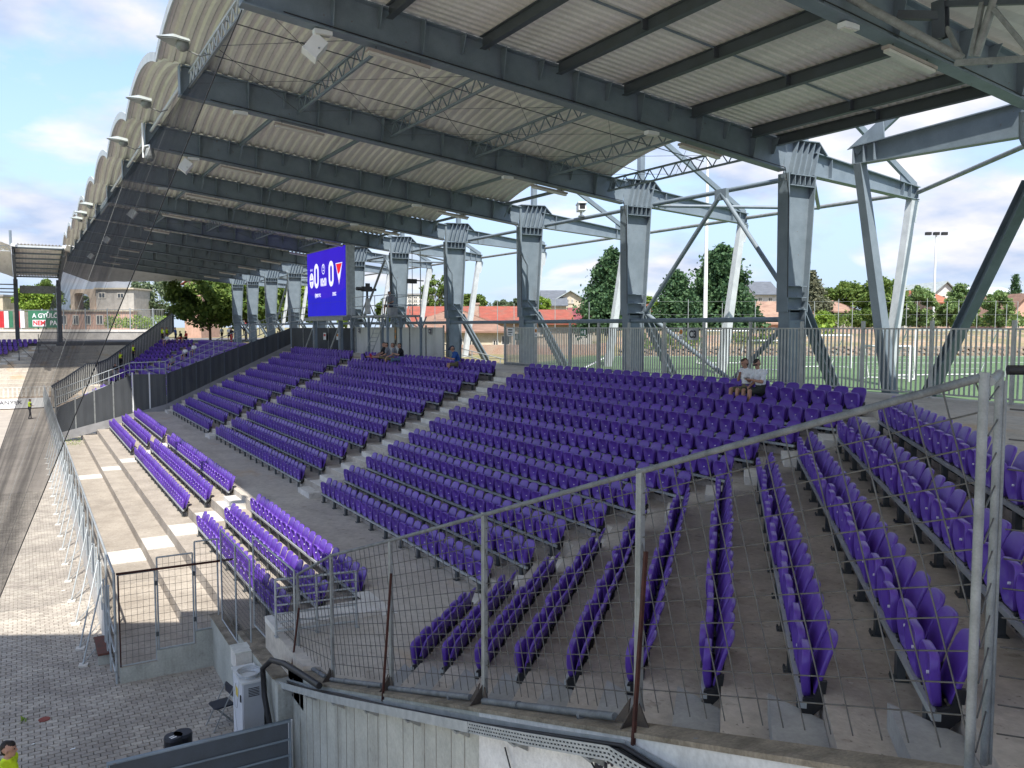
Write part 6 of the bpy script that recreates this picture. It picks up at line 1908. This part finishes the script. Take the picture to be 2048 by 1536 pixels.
# floodlight masts and ball-fence posts
def mast(px, y0, y1, d, r, lab, heads):
    p = gp(px, d, Zp(y1, d) - 1); t = thing('light_mast', lab, 'mast', p, rot_cam)
    h = Zp(y0, d) - p.z
    mb = MB(); mb.tube((0, 0, 0), (0, 0, h), r, 10, r * .55); mb.build('pole', M_white, t)
    for i in range(heads):
        mb = MB(); x = (i - (heads - 1) / 2) * .75; mb.box(x - .24, -.2, h - .05, x + .24, .15, h + .22); mb.build('lamp_head', M_black, t)
mast(1866, 472, 645, 78, .13, 'white floodlight mast with three lamps behind the training pitch', 3)
mast(1410, 306, 650, 62, .17, 'tall pale mast standing in front of the conifers', 0)
t = thing('ball_fence', 'thin tall posts of the ball fence behind the training pitch', 'fence')
M_net2 = mat('thin_wire', (.30, .33, .33), .6, scale=5)
for j, px in enumerate([1236, 1300, 1376, 1444, 1510, 1577, 1628, 1676, 1704, 1768, 1812, 1833, 1853, 1893, 1916, 1953, 1990, 2012, 2034, 820, 870, 995, 1028, 1063, 1110, 1178]):
    d = 64 if px > 1200 else 63
    mb = MB(); p = gp(px, d); mb.tube((p.x, p.y, 6), (p.x, p.y, Zp(598 + (j * 7) % 12, d)), .028, 5, caps=False); mb.build('post', M_net2, t)
mb = MB()
for y in (604, 630): mb.tube(gp(1236, 64, Zp(y, 64)), gp(2034, 64, Zp(y, 64)), .006, 4, caps=False)
mb.build('wire', M_net2, t)
# portable goals
def goal(lab, px, d, wd, hd, tilt=0.):
    p = gp(px, d, OUTZ + .02); t = thing('football_goal', lab, 'goal', p, rot_cam + R(tilt), 'portable goals')
    h = hd
    mb = MB(); mb.path([(-wd / 2, 0, 0), (-wd / 2, 0, h), (wd / 2, 0, h), (wd / 2, 0, 0)], .05, 7)
    for x in (-wd / 2, wd / 2): mb.path([(x, 0, h), (x, .5, h), (x, 1.4, .04), (x, 0, .04)], .025, 6)
    mb.tube((-wd / 2, 1.4, .04), (wd / 2, 1.4, .04), .025, 6); mb.build('frame', M_white, t)
    mb = MB(); n = int(wd / .22)
    for i in range(n + 1):
        x = -wd / 2 + wd * i / n; mb.tube((x, .5, h), (x, 1.4, .05), .006, 3, caps=False); mb.tube((x, 0, h), (x, .5, h), .006, 3, caps=False)
    for i in range(9):
        f = i / 8; mb.tube((-wd / 2, .5 + .9 * f, h + (.05 - h) * f), (wd / 2, .5 + .9 * f, h + (.05 - h) * f), .006, 3, caps=False)
    for s in (-1, 1):
        for i in range(7):
            z = .05 + (h - .05) * i / 7; mb.tube((s * wd / 2, 0, z), (s * wd / 2, .5 + .9 * (1 - i / 7), z), .006, 3, caps=False)
    mb.build('net', mat('goal_net', (.7, .71, .7), .7, scale=4), t)
goal('white football goal standing behind the far right railing', 1925, 33, 4.2, 1.9, 12)
goal('small white goal beside the steel legs', 1772, 31, 1.7, 1.3, -35)
goal('white goal tilted behind the column strut', 1650, 40, 3.2, 1.6, 20)
goal('white goal seen beyond the seated men', 1545, 37, 2.0, 1.4, -10)
goal('white goal far across the pitch behind the C3 railing', 1455, 44, 2.4, 1.8, 5)
# ---------------------------------------------------------------- trees
def leaf_mat(n, a, b):
    m = bpy.data.materials.new('leaf_' + n); m.use_nodes = True; t = m.node_tree; bs = t.nodes['Principled BSDF']
    g = t.nodes.new('ShaderNodeNewGeometry'); r = t.nodes.new('ShaderNodeValToRGB')
    r.color_ramp.elements[0].color = (*a, 1); r.color_ramp.elements[1].color = (*b, 1)
    t.links.new(g.outputs['Random Per Island'], r.inputs[0]); t.links.new(r.outputs[0], bs.inputs['Base Color'])
    bs.inputs['Roughness'].default_value = .6; bs.inputs['Specular IOR Level'].default_value = .25
    tr_ = t.nodes.new('ShaderNodeBsdfTranslucent'); t.links.new(r.outputs[0], tr_.inputs['Color'])
    mx = t.nodes.new('ShaderNodeMixShader'); mx.inputs[0].default_value = .3
    o = t.nodes['Material Output']; t.links.new(bs.outputs[0], mx.inputs[1]); t.links.new(tr_.outputs[0], mx.inputs[2]); t.links.new(mx.outputs[0], o.inputs[0])
    return m
L_dec = leaf_mat('broad', (.07, .13, .03), (.19, .26, .06)); L_con = leaf_mat('conifer', (.035, .085, .045), (.10, .18, .075)); L_blu = leaf_mat('spruce', (.09, .11, .07), (.22, .22, .14)); L_pop = leaf_mat('poplar', (.10, .18, .06), (.24, .33, .12)); L_bri = leaf_mat('bright', (.13, .23, .04), (.29, .40, .06)); L_far = leaf_mat('distant', (.08, .13, .07), (.18, .22, .12))
M_bark = mat('bark', (.12, .09, .065), .95, scale=6, col2=(.07, .055, .04), fine=.2, stretch=(1, 1, .3))
def leaves(pts, size, seed, flat=.0):
    rg = np.random.RandomState(seed); n = len(pts)
    a = rg.normal(size=(n, 3)); a /= np.linalg.norm(a, axis=1)[:, None]
    b = rg.normal(size=(n, 3)); b[:, 2] *= 1 - flat; b -= a * (a * b).sum(1)[:, None]; b /= np.linalg.norm(b, axis=1)[:, None]
    s = size * rg.uniform(.6, 1.3, n)[:, None]
    q = np.stack([pts - a * s - b * s * .5, pts + a * s * .2 - b * s * .75, pts + a * s, pts - a * s * .1 + b * s * .7], 1).reshape(-1, 3)
    return q
def tree_meshes(kind, seed, h, w_):
    rg = np.random.RandomState(seed); P = []
    tm = MB()
    if kind in ('broad', 'sparse', 'poplar'):
        nb = {'broad': 46, 'sparse': 34, 'poplar': 40}[kind]
        trunk_h = h * (.30 if kind != 'poplar' else .12)
        tm.tube((0, 0, -1), (.05 * h * .1, 0, h * .55), .028 * h * .7, 8, .012 * h)
        for i in range(nb):
            u = rg.normal(size=3); u /= np.linalg.norm(u); r = rg.uniform(.55, 1) ** .6
            lump = 1 + .38 * mnoise.noise(Vector((u[0] * 1.7 + seed * 3.1, u[1] * 1.7, u[2] * 1.7)))
            c = np.array([u[0] * w_ / 2 * r * .86 * lump, u[1] * w_ / 2 * r * .86 * lump, trunk_h + (h - trunk_h) * (.5 + .5 * u[2] * r * .92 * min(1.05, lump))])
            if kind == 'poplar': c[:2] *= .35 + .65 * math.sin(math.pi * min(1, max(.08, 1.05 - c[2] / h)))
            if i < 16: tm.tube((0, 0, trunk_h * rg.uniform(.7, 1.3)), tuple(c * .93), .010 * h * .6, 5, .003 * h, caps=False)
            cr_ = w_ * (.13 if kind != 'sparse' else .105) * rg.uniform(.7, 1.4)
            m = int((150 if kind != 'sparse' else 110) * (1.2 if kind == 'broad' else 1))
            q = rg.normal(size=(m, 3)); q /= np.linalg.norm(q, axis=1)[:, None]; q *= cr_ * rg.uniform(.35, 1.05, m)[:, None]; q[:, 2] *= .75
            P.append(c + q)
        size = .020 * w_ + .05
    else:
        tm.tube((0, 0, -1), (0, 0, h * .97), .02 * h, 8, .004 * h)
        nl = int(16 + h * 1.3)
        for i in range(nl):
            f = (i + rg.uniform(-.3, .3)) / nl; z = h * (.06 + .94 * f)
            rad = w_ / 2 * ((1 - f) ** (.62 if kind == 'conifer' else .85)) * rg.uniform(.8, 1.15) + .12
            for j in range(int(9 + 9 * (1 - f))):
                a = rg.uniform(0, 2 * math.pi); rr = rad * rg.uniform(.75, 1.1); m = int(12 + 22 * rr)
                s = rg.uniform(.12, 1, m); q = np.stack([np.cos(a) * rr * s, np.sin(a) * rr * s, z - .28 * rr * s * s + .22 * rr * s], 1) + rg.normal(size=(m, 3)) * (.10 + .05 * rr)
                P.append(q)
        size = .014 * w_ + .06
    pts = np.concatenate(P)
    q = leaves(pts, size, seed, .3)
    me = bpy.data.meshes.new('crown'); n = len(pts)
    me.from_pydata(q.tolist(), [], np.arange(n * 4).reshape(-1, 4).tolist())
    return me, tm.mesh('trunk', M_bark)
def tree(lab, kind, px, ytop, ybase, d, wpx, leaf, seed, name='tree', group='trees beyond the railing'):
    zb, zt = Zp(ybase, d), Zp(ytop, d); h, w_ = zt - zb, wpx / FPX * d
    me, tm = tree_meshes(kind, seed, h, w_); me.materials.append(leaf)
    t = thing(name, lab, 'tree', gp(px, d, zb), rnd.uniform(0, 6), group)
    link('crown', me, t); link('trunk', tm, t)
tree('large dark conifer in the middle behind the C3 sign', 'conifer', 1440, 490, 668, 74, 180, L_con, 1)
tree('shorter dark conifer just beside the large one', 'conifer', 1352, 542, 668, 72, 120, L_con, 2)
tree('tall dark conifer half hidden behind a roof column', 'conifer', 1222, 500, 668, 72, 140, L_con, 3)
tree('grey-green spruce beside the brown gabled house', 'spruce', 1622, 541, 655, 84, 100, L_blu, 4)
tree('round green tree beyond the small hipped house', 'broad', 1690, 566, 640, 98, 90, L_dec, 5)
tree('bushy green tree between the two steel legs', 'broad', 1762, 563, 665, 82, 110, L_dec, 6)
tree('upright pale green tree left of the white mast', 'poplar', 1838, 572, 668, 76, 62, L_pop, 7)
tree('upright pale green tree right of the white mast', 'poplar', 1896, 598, 662, 76, 50, L_pop, 8)
tree('pale green tree in front of the long hall', 'poplar', 1920, 570, 662, 80, 62, L_pop, 9)
tree('pale green tree nearest the picture edge', 'poplar', 1996, 576, 662, 76, 62, L_pop, 10)
tree('narrow dark spruce rising above the hall roof', 'spruce', 2028, 550, 640, 96, 38, L_con, 11)
tree('green bush on the bank before the brown house', 'broad', 1650, 626, 672, 72, 50, L_bri, 12, 'bush')
tree('green bush on the bank beside the steel leg', 'broad', 1728, 618, 672, 72, 60, L_dec, 13, 'bush')
tree('olive tree beside the column and orange roof', 'sparse', 1296, 590, 668, 76, 50, L_bri, 31)
tree('airy tall tree behind the apartment block column', 'sparse', 876, 548, 660, 98, 74, L_dec, 14)
tree('green tree behind the chimney', 'broad', 945, 588, 650, 98, 62, L_dec, 15)
tree('small round tree on the skyline', 'broad', 1004, 600, 640, 150, 40, L_far, 16)
tree('small distant tree beside the cream building', 'broad', 1036, 594, 640, 140, 34, L_far, 17)
tree('olive tree before the cream building', 'broad', 1082, 590, 650, 104, 40, L_bri, 18)
tree('low green tree behind the camera platform', 'broad', 778, 592, 665, 92, 60, L_dec, 19)
tree('yellow-green bush under the platform', 'broad', 700, 625, 665, 84, 60, L_bri, 20, 'bush')
tree('broad tree with sky gaps left of the columns', 'broad', 420, 545, 700, 108, 165, L_dec, 21)
tree('second broad tree behind the far columns', 'broad', 492, 540, 700, 112, 160, L_dec, 22)
tree('third broad tree behind the far columns', 'broad', 560, 545, 700, 108, 160, L_dec, 23)
tree('fourth broad tree beside the scoreboard', 'broad', 630, 550, 690, 108, 120, L_bri, 24)
tree('tall grey-green tree behind the ruin', 'broad', 318, 552, 680, 150, 110, L_far, 25)
tree('dark tree beside the ruin wall', 'conifer', 272, 560, 680, 160, 60, L_far, 26)
tree('bright green tree under the far stand roof', 'broad', 76, 572, 650, 150, 82, L_bri, 27)
tree('darker tree behind the bright green one', 'broad', 92, 560, 650, 175, 70, L_dec, 28)
tree('small tree at the far left column', 'broad', 18, 596, 650, 170, 40, L_far, 29)
tree('green growth seen through the ruined arch', 'broad', 166, 590, 640, 165, 44, L_dec, 30)
def hedge(lab, x0, x1, d, y0, y1, leaf, seed, dep=2.2):
    rg = np.random.RandomState(seed); W = (x1 - x0) / FPX * d; zb, zt = Zp(y1, d), Zp(y0, d); n = int(W * (zt - zb) * 70)
    q = np.stack([rg.uniform(-W / 2, W / 2, n), rg.uniform(0, dep, n), rg.uniform(0, 1, n)], 1)
    q[:, 2] = zb + (zt - zb) * q[:, 2] * (.75 + .25 * np.sin(q[:, 0] * 1.3 + seed) * np.cos(q[:, 0] * 3.1))
    me = bpy.data.meshes.new('foliage'); me.from_pydata(leaves(q, .17, seed).tolist(), [], np.arange(n * 4).reshape(-1, 4).tolist()); me.materials.append(leaf)
    t = thing('hedge', lab, 'hedge', gp((x0 + x1) / 2, d), rot_cam); link('foliage', me, t)
hedge('green hedge before the brick wall below the conifers', 1275, 1412, 58.9, 662, 706, L_dec, 3)
hedge('dark shrubs under the large conifer', 1470, 1560, 60, 655, 700, L_dec, 5)
hedge('shrubs beside the bank behind the column', 1628, 1680, 64, 640, 672, L_bri, 6)
hedge('weeds and shrubs in front of the ruin', 206, 330, 128, 628, 656, L_bri, 8)
hedge('mixed shrubs along the top of the bank', 1640, 2090, 79, 618, 652, L_dec, 21, 3)
hedge('paler shrubs between the poplars', 1760, 2080, 77, 628, 652, L_pop, 23, 2)
hedge('distant line of trees on the skyline', 1745, 2080, 150, 588, 640, L_far, 9, 5)
hedge('distant greenery between the houses', 900, 1100, 170, 604, 640, L_far, 10, 5)
# weeds in the terrace and on the paving
def weed(lab, c, r, n, seed, hgt=.16):
    rg = np.random.RandomState(seed); q = rg.normal(size=(n, 3)) * [r, r, hgt * .5]; q[:, 2] = np.abs(q[:, 2]) + .01
    me = bpy.data.meshes.new('weed'); me.from_pydata((leaves(q, .035, seed) + np.array(c)).tolist(), [], np.arange(n * 4).reshape(-1, 4).tolist()); me.materials.append(L_bri)
    tag(link('weed', me), lab, 'weed')
weed('green weeds growing at the far end of the empty terrace', (2.5, 61.0, .4), .5, 260, 1, .5)
weed('small weed in the paving joints beside the drain lid', (-.25, 19.4, 0), .05, 14, 2, .06)
weed('small weed in the paving joints near the steward', (.72, 15.1, 0), .06, 16, 3, .05)
for j, (x, y, r) in enumerate(((.55, 17.6, .05), (-.1, 18.2, .03), (.9, 25.3, .07), (.8, 28.6, .05))):
    mb = MB(); mb.prism([(x - r, y - r * .5), (x + r * .9, y - r * .2), (x + r, y + r * .6), (x - r * .4, y + r * .4)], .003, .012)
    tag(mb.build('paper_scrap', M_white), 'white scrap of paper lying on the paving, %s from the steward' % ordn(j + 1), 'litter', 'paper scraps')

# ---------------------------------------------------------------- far stand behind the goal
fs_ = thing('far_terrace', None, None, kind='structure')
for k in range(15):
    y0, y1 = 107.6 - .8 * k, 108.4 - .8 * k
    z = T(k) if k < 15 else .4
    mb = MB(); mb.prism([(-34, y0), (y0 - 87.6, y0), (y1 - 87.6, y1), (-34, y1)], max(-.03, z - .6), max(.08, z)); mb.build('tread', M_walk, fs_)
mb = MB(); mb.prism([(-34, 108.4), (20.7, 108.4), (40, 140), (-34, 140)], 5.2, WALKZ); mb.build('gangway', mat('asphalt_far', (.13, .125, .125), .95, scale=.6, var=.2), fs_)
mb = MB(); mb.box(-34, 95.2, -.03, 5, 95.6, 1.15); mb.build('front_wall', WL['peel'], fs_)
SB2 = []
lo = [(pan_mb(True), 0), (back_mb(True), 0), (bracket_mb(True), 1)]
VV, FF, MI, base = [], [], [], 0
for k in range(9):
    xe = 1.2 - .95 * k
    for i in range(26):
        x = xe - .5 * i
        v = V0 @ np.array([[0, -1, 0], [1, 0, 0], [0, 0, 1]]) + np.array([x, 108.15 - .8 * k, T(k)])
        VV.append(v); FF += [tuple(a + base for a in f) for f in F0]; MI += MI0; base += len(V0)
me = bpy.data.meshes.new('far_stand_seats'); me.from_pydata(np.concatenate(VV).tolist(), [], FF); me.materials.append(M_purple); me.materials.append(M_black); me.polygons.foreach_set('material_index', MI)
tag(link('far_stand_seats', me), 'purple seats in rows on the far stand behind the goal', kind='stuff')
for k in range(9):
    xe = 1.75 - .95 * k
    mb = MB(); mb.box(xe, 107.62 - .8 * k, T(k) + .002, xe + 1.5, 108.38 - .8 * k, T(k) + .03); mb.box(xe, 108.0 - .8 * k, T(k) + .031, xe + 1.5, 108.38 - .8 * k, T(k) + .19); mb.build('stair_block', M_stepw, fs_)
t = thing('stair_railing', 'dark stair railing posts with braces beside the far stand seats', 'railing')
for k in (0, 2, 4, 6, 8, 10):
    x, y = 3.4 - .95 * k, 108 - .8 * k
    mb = MB(); mb.tube((x, y, T(k)), (x, y, T(k) + 2.1), .04, 6); mb.tube((x, y, T(k) + 1.6), (x + 1.4, y, T(k) + .05), .03, 6); mb.build('post', M_steeld, t)
t = thing('ad_board', 'white advertising board along the foot of the far stand', 'board', (-4, 94.6, 0))
mb = MB(); mb.box(-16, 0, .1, 6.2, .1, 1.05); mb.build('panel', M_white, t)
text('lettering', 'AZ ANYEK', .5, (2.3, -.02, .66), (R(90), 0, 0), M_ink, t, .004, 1.2)
t = thing('bar_fence', 'low pale bar fence above the advertising board', 'fence')
mb = MB()
for i in range(90): mb.box(-30 + i * .38, 95.35, 1.15, -29.85 + i * .38, 95.40, 2.05)
mb.build('bars', M_stepw, t)
mb = MB(); mb.box(-30, 95.33, 2.06, 5, 95.42, 2.14); mb.build('rail', M_stepw, t)
# fence with flags behind the far stand
t = thing('bar_fence', 'dark bar fence along the back of the far gangway', 'fence')
a, b = gp(-40, 126, 0), gp(330, 118, 0)
n = 120; mb = MB()
for i in range(n):
    p = a.lerp(b, i / n); mb.tube((p.x, p.y, 7.4), (p.x, p.y, 10.55), .035, 4, caps=False)
for z in (7.5, 10.5): mb.tube((a.x, a.y, z), (b.x, b.y, z), .05, 5)
mb.build('bars', M_galvd, t)
for i in range(9):
    p = a.lerp(b, i / 8.5); mb = MB(); mb.tube((p.x, p.y, 6), (p.x, p.y, 10.7), .09, 6); mb.build('post', M_galv, t)
mb = MB(); mb.beam((a.x, a.y, 6.75), (b.x, b.y, 6.75), .2, 1.4); mb.build('plinth', WL['grey'], t)
mb = MB(); mb.beam((a.x, a.y - .2, 7.5), (b.x, b.y - .2, 7.5), .1, .35); mb.build('rail', M_stepw, t)
M_fr, M_fg, M_fw = mat('flag_red', (.50, .03, .035), .8, scale=2), mat('flag_green', (.04, .16, .09), .8, scale=2), mat('flag_white', (.68, .68, .70), .8, scale=2)
d = 117
for lab, x0, cols in (('red, white and green flag hanging at the left edge of the far fence', -1, (M_fr, M_fw, M_fg)), ('second red, white and green flag on the far fence', 31, (M_fr, M_fw))):
    t = thing('flag', lab, 'flag', gp(x0, d), rot_cam, 'flags on the far fence')
    for i, m in enumerate(cols):
        wx = 9 / FPX * d; mb = MB(); z0, z1 = Zp(656, d), Zp(623, d); vs_ = []
        for j in range(5): vs_ += [(i * wx * 1.06 + wx * j / 4, .06 * math.sin(j * 2 + i), z0), (i * wx * 1.06 + wx * j / 4, .06 * math.sin(j * 2.2 + i), z1)]
        q = MB(); q.add(vs_, [(2 * j, 2 * j + 2, 2 * j + 3, 2 * j + 1) for j in range(4)]); q.build('stripe', m, t)
t = thing('banner', 'green banner with white and red lettering on the far fence', 'banner', gp(88, 116), rot_cam)
d = 116; W = 62 / FPX * d
mb = MB(); mb.box(-W / 2, 0, Zp(656, d), W / 2, .04, Zp(622, d)); mb.build('cloth', M_fg, t)
text('lettering', 'A GYŰLÖ', .88, (.25, -.03, Zp(632.5, d)), (R(90), 0, 0), M_fw, t, .004, .95, bold=.02)
text('lettering', 'NEM', .88, (-.62, -.05, Zp(647, d)), (R(90), 0, 0), M_fr, t, .004, .95, bold=.03)
text('lettering', 'PA', .88, (1.35, -.03, Zp(647, d)), (R(90), 0, 0), M_fw, t, .004, .95, bold=.02)
mb = MB(); mb.box(-1.55, -.035, Zp(653.5, d), .3, -.005, Zp(640.5, d)); mb.build('red_patch', M_fw, t)
# roof of the far stand
t = thing('far_stand_roof', 'dark canopy of the far stand with two steel frames and pale edge', 'roof')
for x in (-.5, 3.9):
    mb = MB(); mb.ibeam((x, 95.8, 15.6), (x, 113.2, 13.4), .3, .9, .04, .03); mb.build('girder', M_steeld, t)
    mb = MB(); mb.ibeam((x, 113.3, 6.2), (x, 113.6, 13.6), .45, .7, .04, .03, (0, 1, 0)); mb.build('column', M_steeld, t)
    mb = MB(); mb.beam((x, 113.8, 13.3), (x, 119, 12.9), .3, .5); mb.build('tail_beam', M_steeld, t)
    mb = MB(); mb.beam((x, 119, 12.8), (x, 117.8, 6.0), .25, .3, (0, 1, 0)); mb.build('rear_leg', M_steel, t)
    mb = MB(); mb.beam((x - .05, 95.5, 16.1), (x + .3, 95.3, 16.0), .5, .25); mb.build('end_cap', M_white, t)
mb = MB(); prof = []
x = -.6
while x < 4.1: prof += [(x, 0), (x + .12, 0), (x + .16, .09), (x + .26, .09)]; x += .3
vs_ = [(x, 95.5, 16.15 + dz) for x, dz in prof] + [(x, 113.5, 14.0 + dz) for x, dz in prof]; n = len(prof)
mb.add(vs_, [(b, b + 1, n + b + 1, n + b) for b in range(n - 1)]); mb.build('ribbed_sheet', M_sheet, t)
for i in range(7):
    y = 96.2 + i * 2.7; mb = MB(); mb.box(-.5, y, 15.85 - (y - 95.8) * .124, 3.9, y + .12, 16.02 - (y - 95.8) * .124); mb.build('purlin', M_steel, t)
mb = MB(); mb.beam((-.6, 95.45, 15.98), (4.0, 95.45, 15.98), .08, .2); mb.build('pale_edge', M_steell, t)
mb = MB(); mb.tube((-.7, 95.8, 16.1), (-.7, 95.8, 17.5), .12, 8); mb.build('vent_pipe', M_steel, t)
mb = MB()
for dz in (0, .5, .9): mb.tube((-20, 113.9, 13.0 - dz), (-.5, 113.9, 13.0 - dz), .07, 6)
mb.box(-.1, 113.9, 12.0, 3.6, 114.0, 12.9); mb.build('rear_tubes', M_galvd, t)
for j, x in enumerate((-8.5,)):
    t2 = thing('far_roof_bay', 'arched roof bay of the far stand at the left edge', 'roof')
    mb = MB(); vs_ = []; m = 12; nn_ = 40
    for a_ in range(m + 1):
        f = a_ / m
        for b_i in range(nn_ + 1):
            g_ = b_i / nn_; vs_.append((-8.6 + 7.9 * f, 95.6 + 18 * g_, 16.0 - 2.15 * g_ + .9 * (1 - (2 * f - 1) ** 2) + (.05 if b_i % 2 else 0)))
    mb.add(vs_, [(a_ * (nn_ + 1) + b_i, (a_ + 1) * (nn_ + 1) + b_i, (a_ + 1) * (nn_ + 1) + b_i + 1, a_ * (nn_ + 1) + b_i + 1) for a_ in range(m) for b_i in range(nn_)]); mb.build('corrugated_sheet', M_sheet, t2)
    mb = MB(); lattice(mb, (-8.5, 96, 15.5), (-.7, 96, 15.5), .5, 12, .04); mb.build('eave_truss', M_steell, t2)
    mb = MB(); mb.ibeam((-8.6, 95.8, 15.6), (-8.6, 113.2, 13.4), .3, .9, .04, .03); mb.build('girder', M_steeld, t2)
